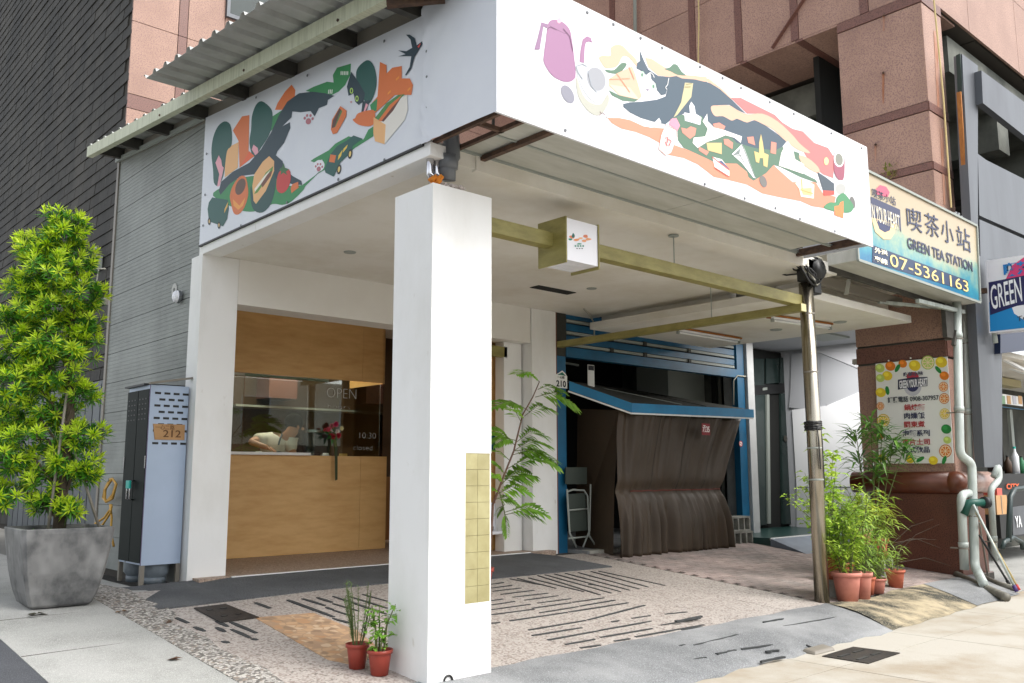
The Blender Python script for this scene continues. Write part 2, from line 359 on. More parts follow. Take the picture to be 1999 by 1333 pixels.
# arcade floor: terrazzo slabs on a dark bed, the joints between them open
af = struct('arcade_floor', MB().hexa(*slopequad(2.9, 9.0, 4.98, 8.5, -.012)).box((2.9, 8.5, -.3), (9.6, 9.0, -.012)), m_joint)
xs = [2.9, 3.72, 4.62, 5.52, 6.42, 7.32, 8.22, 8.98]; ys = [4.98, 5.6, 6.35, 7.1, 7.85, 8.5]
for i in range(len(xs)-1):
    for j in range(len(ys)-1):
        g = .0025; x0, x1, y0, y1 = xs[i]+g, xs[i+1]-g, ys[j]+g, ys[j+1]-g
        part('terrazzo_slab', MB().hexa(*slopequad(x0, x1, y0, y1, random.uniform(-.001, .001), .02)), m_terr, af)
def strip(p, q, wd=.032):
    a, b = sg(*p), sg(*q); mb = MB(); d = (b-a); sdv = V((d.y, -d.x, 0)).normalized()
    k = max(2, int(d.length/.12)); L0 = []; L1 = []
    for i in range(k+1):
        t = a+d*(i/k); wl = wd*.5*random.uniform(.8, 1.1); wr = wd*.5*random.uniform(.8, 1.1)
        if i in (0, k): wl *= .7; wr *= .7
        L0.append(t+sdv*wl); L1.append(t-sdv*wr)
    ring = L0+L1[::-1]
    part('anti_slip_strip', mb.hexa([r+V((0, 0, -.004)) for r in ring], [r+V((0, 0, .006)) for r in ring]), m_strip, af)
def zb(u, v, ox, oy, s=.36): return (ox+u*s, oy+v*s)
SR = [(860,800,925,790),(860,820,970,805),(865,838,1020,820),(910,855,1090,832),(975,870,1165,848),(1040,886,1220,862),(1110,902,1290,878),
 (860,889,920,880),(860,912,985,893),(860,938,1070,908),(1080,930,1290,900),(1300,897,1470,873),(860,965,1090,935),(1120,955,1330,921),(1340,918,1530,885),
 (960,998,1270,952),(1280,950,1600,900),(860,1012,905,1006),(1060,1048,1370,996),(1380,994,1690,913),(1080,1078,1350,1035),(1165,1102,1440,1052),(1445,1050,1725,1000),
 (1780,1022,1990,985),(1260,1126,1420,1098),(1450,1088,1730,1040),(1640,1085,2010,1020),(1340,1145,1450,1130),(1525,1108,1610,1095),(1510,1004,1550,997),(1620,985,1720,970),
 (1800,962,1920,950),(1900,1000,1990,984),(1890,1048,2000,1030),
 (960,770,1130,803),(1060,765,1360,840),(1000,768,1210,822),(1110,752,1450,858),(1150,748,1510,848),(1200,743,1560,840),(1260,740,1610,832),(1330,736,1660,825),(1400,730,1710,815),(1440,728,1800,806),
 (0,865,290,962),(75,862,295,930),(0,905,140,945),(0,940,110,975),(0,985,80,1010),(160,855,295,892),(1385,800,1440,806)]
for u, v, p, q in SR: strip(zb(u, v, 650, 853), zb(p, q, 650, 853))
SL = [(1560,885,1810,978),(1640,878,1760,915),(1720,872,1800,898),(1770,925,1805,938),(1385,900,1465,930),(1820,990,1900,1010),(1250,1005,1390,1065),
 (1255,1045,1355,1090),(955,982,1020,1010),(1055,1032,1110,1055),(1175,1000,1235,1030),(1175,1035,1220,1058),(1205,1110,1240,1118),(1365,1095,1395,1102)]
for u, v, p, q in SL: strip(zb(u, v, 0, 853), zb(p, q, 0, 853), .045)
# worn mosaic patch and iron cover plate let into the floor
mo = [sg(*p) for p in ((497, 1206), (612, 1197), (698, 1232), (735, 1262), (706, 1302), (640, 1288))]
part('mosaic_patch', MB().hexa([p+V((0, 0, -.004)) for p in mo], [p+V((0, 0, .004)) for p in mo]), m_mosaic, af)
# pink block paving at the right of the arcade
bp = struct('block_paving', MB().hexa(*slopequad(9.0, 13.6, 4.98, 8.5, -.012)).box((9.6, 8.5, -.3), (17, 9.6, -.012)), m_joint)
bm_ = MB()
for i in range(24):
    for j in range(35):
        x0 = 9.0+i*.2-(.1 if j % 2 else 0); y0 = 4.98+j*.1
        if x0 < 8.95 or x0 > 13.4: continue
        g = .004; z = lambda y: GA+GB*y+random.uniform(-.001, .0015)
        a = (x0+g, y0+g), (x0+.2-g, y0+g), (x0+.2-g, y0+.1-g), (x0+g, y0+.1-g)
        bm_.hexa([(x, y, GA+GB*y-.03) for x, y in a], [(x, y, z(y)) for x, y in a])
part('paver', bm_, m_brick, bp, stuff=True)
# asphalt apron in front of the shop, and the long pale one falling to the sidewalk
r_hi = [(3.0, 8.86), (XA-.01, 8.8), (4.05, 8.62), (6, 8.58), (8.1, 8.58), (8.3, 8.3)]
lowp = [(3.0, 7.72), (3.7, 7.78), (4.6, 7.86), (5.43, 7.86), (6.54, 7.58), (8.5, 7.55)]
hz = [.008, .03, .05, .05, .05, .02]
mb = MB(); top = [(x, y, h) for (x, y), h in zip(r_hi, hz)]; bot = [(x, y, gz(y)+.012) for x, y in lowp]
for i in range(5):
    q = [bot[i], bot[i+1], top[i+1], top[i]]
    mb.hexa([(x, y, z-.08) for x, y, z in q], q)
struct('shop_apron', mb, m_asph)
mb = MB()
NX = 34
def ridge(i): return V((2.9+i*(9.0-2.9)/NX, 4.985+.02*math.sin(i*1.3), -.298))
def foot(i): return V((2.9+i*(8.55-2.9)/NX-.0, 4.07+.03*math.sin(i*2.1)+.02*math.sin(i*.7), -.417))
ap = []
for i in range(NX+1):
    f_, r_ = foot(i), ridge(i)
    ap.append([f_+V((0, 0, -.2))]+[f_.lerp(r_, t)+V((0, 0, .03*math.sin(t*math.pi)+random.uniform(-.002, .002))) for t in (0, .12, .3, .5, .7, .88, 1)])
mb.add([p for r in ap for p in r], [(i*8+j, (i+1)*8+j, (i+1)*8+j+1, i*8+j+1) for i in range(NX) for j in range(7)])
ra = struct('street_apron', mb, m_asphl, True)
for p, q in (((1530, 1228), (1650, 1207)), ((1490, 1220), (1530, 1213)), ((1355, 1266), (1440, 1245)), ((1325, 1268), (1337, 1265)), ((1400, 1283), (1436, 1275)), ((1447, 1273), (1508, 1265)), ((1485, 1298), (1530, 1288)), ((1495, 1278), (1520, 1275)), ((1352, 1294), (1376, 1290)), ((1575, 1265), (1597, 1275)), ((1320, 1218), (1370, 1208))):
    d0, d1 = [], []
    def onr(x, y):
        a0, b0, c0 = V((2.9, 4.985, -.298)), V((9, 4.985, -.298)), V((2.9, 4.07, -.417))
        n = (b0-a0).cross(c0-a0); d = ray(x, y); return EYE+d*((a0-EYE).dot(n)/d.dot(n))+V((0, 0, .026))
    a, b = onr(*p), onr(*q); k = 7; u = []; l = []
    for i in range(k+1):
        t = a+(b-a)*(i/k); u.append(t+V((0, random.uniform(.003, .02), 0))); l.append(t-V((0, random.uniform(.003, .02), 0)))
    ring = u+l[::-1]
    part('tar_remnant', MB().hexa([r-V((0, 0, .01)) for r in ring], [r+V((0, 0, .004)) for r in ring]), m_strip, ra)
# stained, uneven cement bank right of the pole
mb = MB(); K = 18
rows = []
for i in range(K+1):
    x = 8.98+i*(12.9-8.98)/K
    rg = V((x, 5.0-.13*math.sin(min(1, i/7)*math.pi), -.298)); ft = V((8.55+i*(12.2-8.55)/K, 4.08+.12*i/K+.02*math.sin(i*1.7), -.418))
    row = []
    for j in range(7):
        t = j/6; p = ft.lerp(rg, t); p.z += .05*math.sin(t*math.pi)*(.6+.4*math.sin(i*.9+1)); row.append(p)
    rows.append(row)
vs = [p for r in rows for p in r]
mb.add(vs, [(i*7+j, (i+1)*7+j, (i+1)*7+j+1, i*7+j+1) for i in range(K) for j in range(6)])
sb = struct('cement_bank', mb, m_stain, True)
mb = MB()
for i in range(9, K):
    for j in range(6):
        q = [rows[i][j], rows[i+1][j], rows[i+1][j+1], rows[i][j+1]]
        if i >= 11: mb.add([p+V((0, 0, .006)) for p in q], [(0, 1, 2, 3)])
part('asphalt_patch', mb, m_asphl, sb, True)
# sidewalk of large slabs
sw = struct('sidewalk', MB().box((1.0, -9, -.7), (40, 4.3, -.432)), m_joint)
for i in range(10):
    for j in range(7):
        x0 = 1.2+i*1.82; y1 = 3.62-j*1.3
        g = .004
        if j == 0: part('sidewalk_slab', MB().box((x0+g, 3.62+g, -.5), (x0+1.82-g, 4.29, -.42)), m_walk, sw)
        part('sidewalk_slab', MB().box((x0+g, y1-1.3+g, -.5), (x0+1.82-g, y1-g, -.42+random.uniform(-.001, .001))), m_walk, sw)
struct('side_street_floor', MB().box((12.2, 4.3, -.7), (40, 12, -.40)), m_conc)
struct('street', MB().box((-40, -30, -.72), (60, -9, -.55)), m_road)

# ================================================================== GRANITE OFFICE BLOCK behind, with dark tiled wing
XG, YG = 12.6, 5.0
gb = thing('office_block', 'tall pink granite office block with open upper floor rising behind the cafe', 'building', (XG, YG, 0))
J = .006
def gpanel(x0, x1, y0, y1, z0, z1, face, mat=None, proud=0, nm='granite_panel'):
    """a stone slab hung on face 'x' (looking to -X) or 'y' (looking to -Y)"""
    t = .04+proud
    if face == 'x': mb = MB().box((x0-t, y0+J, z0+J), (x0, y1-J, z1-J))
    else: mb = MB().box((x0+J, y0-t, z0+J), (x1-J, y0, z1-J))
    return part(nm, mb, mat or m_granite, gb)
# corner column, 1.3 m square
part('column_core', MB().box((XG+.04, YG+.04, .9), (13.27, 6.3, 8.2)), m_void, gb)
zrows = [(1.05, 2.62), (2.9, 4.2), (4.2, 5.32), (5.44, 6.2), (6.34, 7.86), (8.02, 9.6)]
bands = [(2.64, 2.88), (5.32, 5.44), (6.2, 6.34), (7.86, 8.02)]
for z0, z1 in zrows[:-1]:
    gpanel(XG+.04, 0, YG, 6.3, z0, z1, 'x'); gpanel(XG, 13.28, YG+.04, 0, z0, z1, 'y')
for z0, z1 in bands:
    gpanel(XG+.04, 0, YG, 6.3, z0, z1, 'x', m_granband, .012, 'red_band'); gpanel(XG, 13.28, YG+.04, 0, z0, z1, 'y', m_granband, .012, 'red_band')
# wall over the open storey, facing the cafe
ZS = 8.02
part('wall_core', MB().box((XG+.04, YG+.04, ZS+.02), (14.8, 16, 16)), m_joint, gb)
ye = [5.0, 5.78, 6.95, 8.0, 8.96, 10.85, 12.4, 14.46]
for i in range(len(ye)-1):
    for z0, z1 in ((ZS, 9.4), (9.4, 11.0), (11.0, 13.2)):
        gpanel(XG+.04, 0, ye[i]+(.13 if i else 0), ye[i+1], z0, z1, 'x')
    if i: gpanel(XG+.04, 0, ye[i]-.005, ye[i]+.14, ZS, 13.2, 'x', m_granband, .012, 'red_band')
part('red_band', MB().bar((XG-.012, 7.42, ZS+.01), (XG-.012, 6.5, 8.95), .014, .13, (1, 0, 0)), m_granband, gb, label='slanting red stone band over the opening')
for x0, x1 in ((XG, 14.4), (14.4, 16.6), (16.6, 19)):
    for z0, z1 in ((ZS, 9.4), (9.4, 11.2)): gpanel(x0, x1, YG+.04, 0, z0, z1, 'y')
# underside of that wall and the void behind it
for i in range(len(ye)-1):
    part('soffit_panel', MB().box((XG, ye[i]+.07, ZS-.03), (14.0, ye[i+1]-.07, ZS)), m_granite, gb)
    if i: part('soffit_band', MB().box((XG, ye[i]-.065, ZS-.036), (14.0, ye[i]+.065, ZS)), m_granband, gb)
part('void_ceiling', MB().box((14.0, 5.2, 7.3), (19, 16, 7.9)), m_void, gb)
part('void_beam', MB().box((14.05, 7.6, 6.5), (18.9, 8.1, 7.3)).box((16.2, 5.3, 6.6), (16.7, 15.9, 7.3)), m_void, gb)
part('void_back_wall', MB().box((18.6, 5.2, 3.6), (18.9, 16, 7.3)), m_void, gb)
part('void_column', MB().box((16.0, 9.6, 3.6), (16.8, 10.4, 6.6)), m_void, gb)
part('void_floor', MB().box((XG, 6.4, 3.9), (18.8, 16, 4.1)), m_void, gb)
m_ruststain = M('rust_streak', (150, 92, 58), .8, col2=(176, 136, 118), scale=9, lo=.3, hi=.6, stretch=(1, 1, .3))
for px, py, ln, wd in ((1534, 142, 60, 5), (1519, 282, 34, 4), (1535, 30, 30, 4)):
    px += 190
    a, b, c, d = (sx(px-wd/2, py, XG-.003), sx(px+wd/2, py, XG-.003), sx(px+wd*.3, py+ln, XG-.003), sx(px-wd*.3, py+ln, XG-.003))
    part('rust_streak', MB().hexa([a, b, c, d], [p+V((-.0015, 0, 0)) for p in (a, b, c, d)]), m_ruststain, gb)
    part('anchor', MB().tube([sx(px, py, XG), sx(px, py, XG-.06)], .018, 6), m_rust, gb)
for px, py, ln, wd in ((1826, 60, 150, 7), (1838, 250, 150, 6), (1848, 330, 60, 8)):
    a, b, c, d = (sy(px-wd/2, py, YG-.003), sy(px+wd/2, py, YG-.003), sy(px+wd*.3+6, py+ln, YG-.003), sy(px-wd*.3+6, py+ln, YG-.003))
    part('rust_streak', MB().hexa([a, b, c, d], [p+V((0, -.0015, 0)) for p in (a, b, c, d)]), m_ruststain, gb)
part('upper_core', MB().box((14.81, 5.081, 8.03), (19, 12, 12)), m_joint, gb)
# base of the column with the fat glazed rail
part('column_base', MB().box((XG+.0, YG+.0, -.32), (13.5, 6.2, .78)), m_granbase, gb, bevel=.01)
rl = MB()
path = [(XG+.04, 6.46, .93), (XG+.04, 5.02, .93)]
rl.tube(path, .155, 18)
part('glazed_rail', rl, m_rail, gb, True)
part('glazed_rail', MB().tube([(XG+.0, YG+.04, .93), (13.75, YG+.04, .93)], .15, 18), M('rail_worn', (150, 112, 100), .3, col2=(176, 152, 142), scale=5, stretch=(1, 1, 1)), gb, True, label='worn pinkish end of the round rail')
s_ = bmesh.new(); bmesh.ops.create_uvsphere(s_, u_segments=18, v_segments=12, radius=.155)
rb = MB(); rb.add([v.co+V((XG+.03, YG+.03, .93)) for v in s_.verts], [tuple(v.index for v in f.verts) for f in s_.faces]); s_.free()
part('rail_corner', rb, m_rail, gb, True)
# pale wing at Y = 14.5 with granite, left of it the dark tiled wing
part('wing_core', MB().box((4.70, 14.54, 0), (14.0, 20, 16)), m_joint, gb)
xe = [4.66, 5.43, 5.59, 6.25, 8.0, 8.16, 10.4, 12.55]
for i in range(len(xe)-1):
    bandc = (i in (1, 4))
    rws = ((4.0, 5.6), (5.6, 7.0), (7.0, 7.25), (7.25, 8.52), (8.52, 9.6), (9.6, 9.75), (9.75, 11.5))
    for z0, z1 in rws:
        if xe[i] == 6.25 and z0 >= 9.6: continue
        gpanel(xe[i], xe[i+1], 14.54, 0, z0, z1, 'y', m_granband if bandc or z0 in (9.6, 7.0) else None, .0)
fr = part('window', MB().box((6.25, 14.44, 9.15), (6.31, 14.54, 11.4)).box((6.31, 14.44, 9.15), (8.0, 14.54, 9.22)).box((6.3, 14.46, 10.2), (8.0, 14.52, 10.26)), m_greymetal, gb)
part('pane', MB().box((6.31, 14.47, 9.22), (8.0, 14.49, 10.2)), m_doorgreen, fr)

XD = 4.64
dw = thing('tiled_wall_wing', 'dark slate coloured tiled wall rising beside the grey siding on the left', 'building', (XD, 14.5, 0))
part('wall_core', MB().box((XD+.05, 14.56, 0), (5.4, 40, 17)), m_joint, dw)
RH, TL = .205, .46
tiles = []
for r in range(80):
    for k in range(54):
        y0 = 14.5+k*TL-(TL/2 if r % 2 else 0); z0 = .1+r*RH
        if y0 < 14.3: continue
        tiles.append((math.hypot(y0-14, (z0-4)*.9), y0, z0))
tiles.sort()
vis = [t for t in tiles if (sx_ := None) is None]
proto = None
stuff = MB(); cnt = 0
for d, y0, z0 in tiles:
    ylo = max(y0, 14.5)
    shown = .3 < z0 < 9 and y0 < 19.5 and y0 > 14.4
    if shown and cnt < 300:
        mb = MB().hexa([(XD+.02, ylo+.004, z0), (XD+.06, ylo+.004, z0), (XD+.06, y0+TL-.004, z0), (XD+.02, y0+TL-.004, z0)],
                       [(XD+.033, ylo+.004, z0+RH-.009), (XD+.06, ylo+.004, z0+RH-.009), (XD+.06, y0+TL-.004, z0+RH-.009), (XD+.033, y0+TL-.004, z0+RH-.009)])
        if proto is None or y0 < 14.5:
            o = part('wall_tile', mb, m_tile, dw)
            if y0 >= 14.5 and proto is None: proto = o
        else:
            o = dupe(proto, mid(mb)+V((jit(.004), 0, jit(.002))), dw)
        cnt += 1
    else:
        e = jit(.004)
        stuff.hexa([(XD+.02+e, ylo+.004, z0), (XD+.06, ylo+.004, z0), (XD+.06, y0+TL-.004, z0), (XD+.02+e, y0+TL-.004, z0)],
                   [(XD+.033+e, ylo+.004, z0+RH-.009), (XD+.06, ylo+.004, z0+RH-.009), (XD+.06, y0+TL-.004, z0+RH-.009), (XD+.033+e, y0+TL-.004, z0+RH-.009)])
part('wall_tile', stuff, m_tile, dw, stuff=True)

# grey clad shop house at the far right
gs = thing('grey_shop_house', 'grey metal clad shop front at the right edge beside the granite column', 'building', (13.4, 4.7, 0))
def gy(x, y, Y=4.7): return sy(x, y, Y)
def clad(pts, nm='cladding_panel', Y=4.7, t=.12, mat=None):
    ps_ = [gy(*p, Y) for p in pts]
    return part(nm, MB().prism(ps_, (0, t, 0)), mat or m_greymetal, gs)
clad([(1878, 105), (1909, 128), (1909, 498), (1955, 515), (1957, 912), (1922, 912), (1908, 660)], 'column_panel')
part('column_return', MB().prism([sx(1874, 104, 13.13), sx(1866, 108, 13.13), sx(1884, 498, 13.13), sx(1906, 912, 13.13), sx(1918, 912, 13.13), sx(1893, 498, 13.13)], (.03, 0, 0)), M('dark_green_return', (22, 44, 38), .4), gs)
part('timber_batten', MB().bar(sx(1872, 180, 13.08), sx(1883, 352, 13.08), .03, .06), m_wood, gs)
clad([(1916, 137), (2140, 303), (2140, 375), (1919, 201)], 'canopy_beam', 4.6, .1)
clad([(1925, 312), (2140, 420), (2140, 520), (1922, 425), (1912, 420), (1909, 300)], 'cladding_panel', 4.72)
clad([(1912, 428), (2140, 528), (2140, 640), (1914, 500)], 'cladding_panel', 4.72)
clad([(1910, 500), (2140, 560), (2140, 655), (1957, 655), (1955, 520)], 'cladding_panel', 4.72)
part('upper_room', MB().box((13.3, 7.0, 5.2), (19, 7.1, 8.1)).box((14.3, 4.9, 5.2), (19, 9, 5.3)).box((14.4, 8.0, 5.3), (19, 8.1, 7.6)).box((18.9, 4.9, 5.3), (19, 8, 7.6)), m_dark, gs)
fa = [gy(*p) for p in ((1953, 655), (2140, 640), (2140, 690), (1953, 690))]
part('navy_fascia', MB().prism([gy(1953, 652, 4.62), gy(2140, 636, 4.62), gy(2140, 668, 4.62), gy(1953, 690, 4.62)], (0, .1, 0)), M('navy_fascia', (10, 28, 60), .4), gs)
part('shop_ceiling', MB().box((13.55, 4.85, 2.78), (26, 6.85, 2.86)), m_ceil, gs)
part('ceiling_tube', MB().bar(gy(1957, 700, 5.0), gy(1999, 722, 5.0), .05, .04).bar(gy(1957, 712, 5.4), gy(1999, 728, 5.4), .05, .04), m_light, gs)
part('shop_back_wall', MB().box((14.1, 6.86, -.4), (26, 6.96, 2.8)), M('shop_inner', (84, 84, 76), .8, col2=(46, 50, 46), scale=1.2), gs)
def gbox(x0, y0, x1, y1, Y, t):
    p, q = gy(x0, y0, Y), gy(x1, y1, Y); return MB().box((p.x, Y, q.z), (q.x, Y+t, p.z))
part('counter', gbox(1945, 925, 2120, 1030, 5.6, .5), m_black, gs)
part('bulkhead', gbox(1950, 735, 1994, 757, 5.9, .2), M('bulkhead_cream', (190, 180, 140), .6), gs)
part('menu_strip', gbox(1952, 768, 1997, 793, 5.6, .02), m_poster, gs)
part('menu_shelf', gbox(1950, 793, 2000, 799, 5.58, .06), m_bluef, gs)
for i in range(4):
    part('menu_picture', gbox(1955+i*11, 772, 1963+i*11, 789, 5.592, .006), pm(random.choice([(200, 150, 90), (120, 160, 120), (190, 190, 200), (170, 110, 80)])), gs)
part('shelf_unit', gbox(1952, 805, 1962, 920, 6.3, .3), M('shelf_dark', (54, 44, 38), .7), gs)
part('sliding_door_post', gbox(1976, 800, 1982, 930, 6.2, .05), m_slat, gs)
text('shop_lettering', 'CITY', pm((220, 96, 50)), gs, gy(1965, 955, 5.58), (1, 0, 0), (0, 0, 1), .12, gy(1990, 955, 5.58).x-gy(1965, 955, 5.58).x, .003)
for i, (px, cc, lb_) in enumerate(((1984, (236, 240, 244), 'tall white bottle with coloured stripe on the far shop counter'), (1996, (60, 130, 90), 'green bottle at the end of the far shop counter'), (1969, (70, 50, 34), 'dark brown bottle on the far shop counter'))):
    p = gy(px, 924, 5.7); h = [.46, .3, .3][i]
    B = thing('bottle', lb_, 'bottle', p, 'bottles on the far shop counter')
    part('bottle_body', MB().lathe(p, [(0, 0), (.06, 0), (.06, h*.62), (.022, h*.82), (.022, h*.92)], 12), pm(cc), B, True)
    part('cap', MB().lathe(p+V((0, 0, h*.92)), [(0.024, 0), (.024, h*.08), (0, h*.08)], 10), m_teal if i == 0 else m_black, B)

# ================================================================== THE CAFE
cf = thing('cafe_building', 'cafe with white frame, grey siding and plywood serving counter behind the arcade', 'building', (XA, YW, 0))
part('end_wall', MB().box((XA, YW, -.05), (4.066, YW+.3, 3.312)), m_white, cf, bevel=.006)
part('ceiling', MB().box((XA+.003, 4.95, 3.314), (9.55, 8.865, 3.44)).box((4.1, 8.8651, 3.314), (9.55, 9.4, 3.44)), m_ceil, cf)
part('edge_beam', MB().box((XA-.012, 4.9, 3.300), (3.86, YW, 3.40)), m_white, cf, bevel=.005)
part('edge_trim', MB().box((4.12, 4.935, 3.302), (8.75, 4.99, 3.445)), m_ceil, cf)
hd = part('header', MB().box((4.066, YW, 2.83), (8.30, YW+.34, 3.313)), m_header, cf)
part('pilaster', MB().box((7.96, YW+.16, .05), (8.28, YW+.34, 2.829)), m_white, cf, bevel=.006)
part('pilaster', MB().box((8.31, YW-.02, -.03), (8.775, YW+.34, 3.312)), m_white, cf, bevel=.006)
part('brick_edge', MB().box((8.776, YW-.01, -.05), (8.80, YW+.3, 3.312)), M('raw_brick_edge', (120, 74, 58), .9), cf)
part('floor', MB().box((XA+.05, 8.62, -.2), (8.6, 9.2, .052)).box((4.02, 9.2, -.2), (9.0, 12.35, .052)), m_terrdark, cf)
part('threshold', MB().box((4.05, 8.60, -.1), (8.12, 8.622, .058)), m_white, cf)
YC = 10.45
part('counter_panel', MB().box((4.0, YC, .055), (6.695, YC+.03, 1.30)), m_ply, cf)
part('counter_panel', MB().box((6.70, YC, .055), (7.12, YC+.03, 1.30)).box((7.09, YC+.032, .055), (7.12, 11.4, 1.30)), m_ply, cf)
part('bulkhead_panel', MB().box((4.0, YC, 2.32), (6.695, YC+.03, 3.5)), m_ply, cf)
cv = MB(); n = 8; arc = [(6.70, YC)]+[(7.0+.12*math.sin(i/n*math.pi/2), YC+.12-.12*math.cos(i/n*math.pi/2)) for i in range(n+1)]+[(7.12, 11.4)]
inn = [(x-.02 if i > 5 else x, y+.025) for i, (x, y) in enumerate(arc)]
ring = arc+inn[::-1]
cv.prism([(x, y, 2.32) for x, y in ring], (0, 0, 1.18)); part('bulkhead_panel', cv, m_ply, cf, label='rounded end of the plywood bulkhead')
part('serving_ledge', MB().box((4.0, YC-.06, 1.301), (5.9, YC+.22, 1.335)), m_white, cf)
part('window_rail', MB().box((4.0, YC+.05, 2.285), (6.2, YC+.09, 2.318)), m_slat, cf)
gp = part('glass_pane', MB().box((4.0, YC+.06, 1.336), (5.0, YC+.066, 2.284)), m_wglass, cf)
part('glass_edge', MB().box((4.70, YC+.045, 1.336), (4.712, YC+.075, 2.284)), m_edge, gp)
gp2 = part('glass_pane', MB().box((5.0, YC+.04, 1.303), (7.02, YC+.046, 2.319)), m_wglass, cf)
gp3 = part('glass_pane', MB().box((7.1, YC+.09, 1.303), (7.106, 11.3, 2.319)), m_wglass, cf)
m_chalk = M('chalk_ink', (225, 228, 224), .7)
p = sy(638, 775, YC+.036)
text('window_writing', 'OPEN', m_chalk, cf, p, (1, 0, 0), (0, 0, 1), .2, sy(698, 770, YC).x-p.x, -.006, .001)
p = sy(640, 797, YC+.036)
text('window_writing', 'hours', m_chalk, cf, p, (1, 0, 0), (0, 0, 1), .1, .34, -.004, .001, stuff=True)
p = sy(702, 855, YC+.036)
text('window_writing', '10:30', m_chalk, cf, p, (1, 0, 0), (0, 0, 1), .12, .26, -.004, .001, stuff=True)
p = sy(690, 878, YC+.036)
text('window_writing', 'closed', m_chalk, cf, p, (1, 0, 0), (0, 0, 1), .1, .3, -.005, .001, stuff=True)
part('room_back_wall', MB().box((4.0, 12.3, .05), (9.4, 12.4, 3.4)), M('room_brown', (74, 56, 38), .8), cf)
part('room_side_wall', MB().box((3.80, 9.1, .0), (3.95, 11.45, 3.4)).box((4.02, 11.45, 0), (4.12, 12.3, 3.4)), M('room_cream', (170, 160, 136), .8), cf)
part('room_wall_right', MB().box((8.95, 9.2, .05), (9.05, 12.3, 3.4)), m_header, cf)
part('room_ceiling', MB().box((3.7, 9.12, 3.3), (9.4, 12.3, 3.313)), m_header, cf)
part('poster_wall', MB().box((7.2, 9.18, .055), (8.95, 9.24, 3.3)), m_ply, cf)
part('back_shelf', MB().box((5.6, 12.0, 2.02), (7.8, 12.3, 2.05)), m_slat, cf)
part('back_cabinet', MB().box((6.05, 11.9, 2.16), (6.5, 12.3, 2.9)), m_granband, cf)
part('inner_counter', MB().box((5.4, 11.8, .05), (8.2, 12.25, 1.02)), m_plyedge, cf)
part('inner_bench', MB().box((4.0, YC+.23, 1.18), (7.05, 11.2, 1.22)), m_plyedge, cf)
part('ceiling_slot', MB().box((7.35, 7.62, 3.306), (8.0, 7.78, 3.316)), m_dark, cf)
for px, py in ((683, 492), (1155, 563)):
    q = sz(px, py, 3.312); part('downlight', MB().lathe((q.x, q.y, 3.305), [(0, .002), (.06, 0), (.065, .008)], 16), m_slat, cf)
# siding: stacked boards with fine ribs
zt = lambda y: 4.79+.1*(y-8.84)
for i in range(14):
    z0 = -.02+i*.365; z1 = z0+.360
    mb = MB(); k = 8
    for r in range(k):
        a, b = z0+(z1-z0)*r/k, z0+(z1-z0)*(r+.84)/k
        if a > zt(11.5): continue
        mb.box((XA+.002, 8.868, a), (XA+.03, 11.53, min(b, zt(11.5))))
    mb.box((XA+.0045, 8.8685, z0), (XA+.029, 11.529, min(z1, zt(11.5))))
    part('siding_board', mb, m_siding, cf)
part('siding_core', MB().box((XA+.02, 8.88, -.1), (XA+.12, 11.54, 5.0)), m_joint, cf)
part('corner_trim', MB().box((XA-.015, 11.53, -.05), (XA+.1, 11.60, 5.05)), m_trim, cf)
part('corner_trim', MB().box((XA-.008, YW-.001, -.05), (XA+.1, 8.87, 3.40)), m_white, cf)
part('corner_bead', MB().box((XA-.004, 8.832, 3.401), (XA+.1, 8.868, 4.79)), m_trim, cf)
fz = lambda y: 4.36+.103*(y-4.997)
part('fascia_board', MB().hexa([(XA-.004, 4.9, fz(4.9)), (XA+.1, 4.9, fz(4.9)), (XA+.1, 11.52, fz(11.52)), (XA-.004, 11.52, fz(11.52))], [(XA-.004, 4.9, 4.52), (XA+.1, 4.9, 4.52), (XA+.1, 11.52, 5.18), (XA-.004, 11.52, 5.18)]), m_trim, cf)
part('gutter_trim', MB().bar((XA-.03, 8.86, 4.80), (XA-.03, 11.6, 5.06), .03, .05), m_slat, cf)
for px, py, r, m_, lb in ((340, 566, .06, m_slat, 'ghost ring'), ):
    q = sx(px, py, XA-.004)
    part('paint_scar', MB().lathe(q, [(.025, 0), (.06, .001), (.075, 0)], 14, (-1, 0, 0)), M('scar_white', (186, 186, 182), .9), cf)
q = sx(354, 580, XA)
wl = thing('wall_lamp', 'small round white wall lamp on the grey siding', 'lamp', q)
part('lamp_base', MB().lathe(q+V((-.02, 0, 0)), [(0, 0), (.07, 0), (.07, .03), (0, .03)], 18, (-1, 0, 0)), m_greypipe, wl)
part('lamp_glass', MB().lathe(q+V((-.05, 0, 0)), [(.068, 0), (.06, .025), (.03, .04), (0, .044)], 18, (-1, 0, 0)), m_acry, wl, True)

# corner pillar with its strip of old tiles
pl = thing('corner_pillar', 'white square corner pillar with an inset strip of olive tiles', 'pillar', (XA, YP, -.31))
PX1 = 4.222
t0, t1, tz0, tz1 = 3.985, 4.212, .175, 1.20
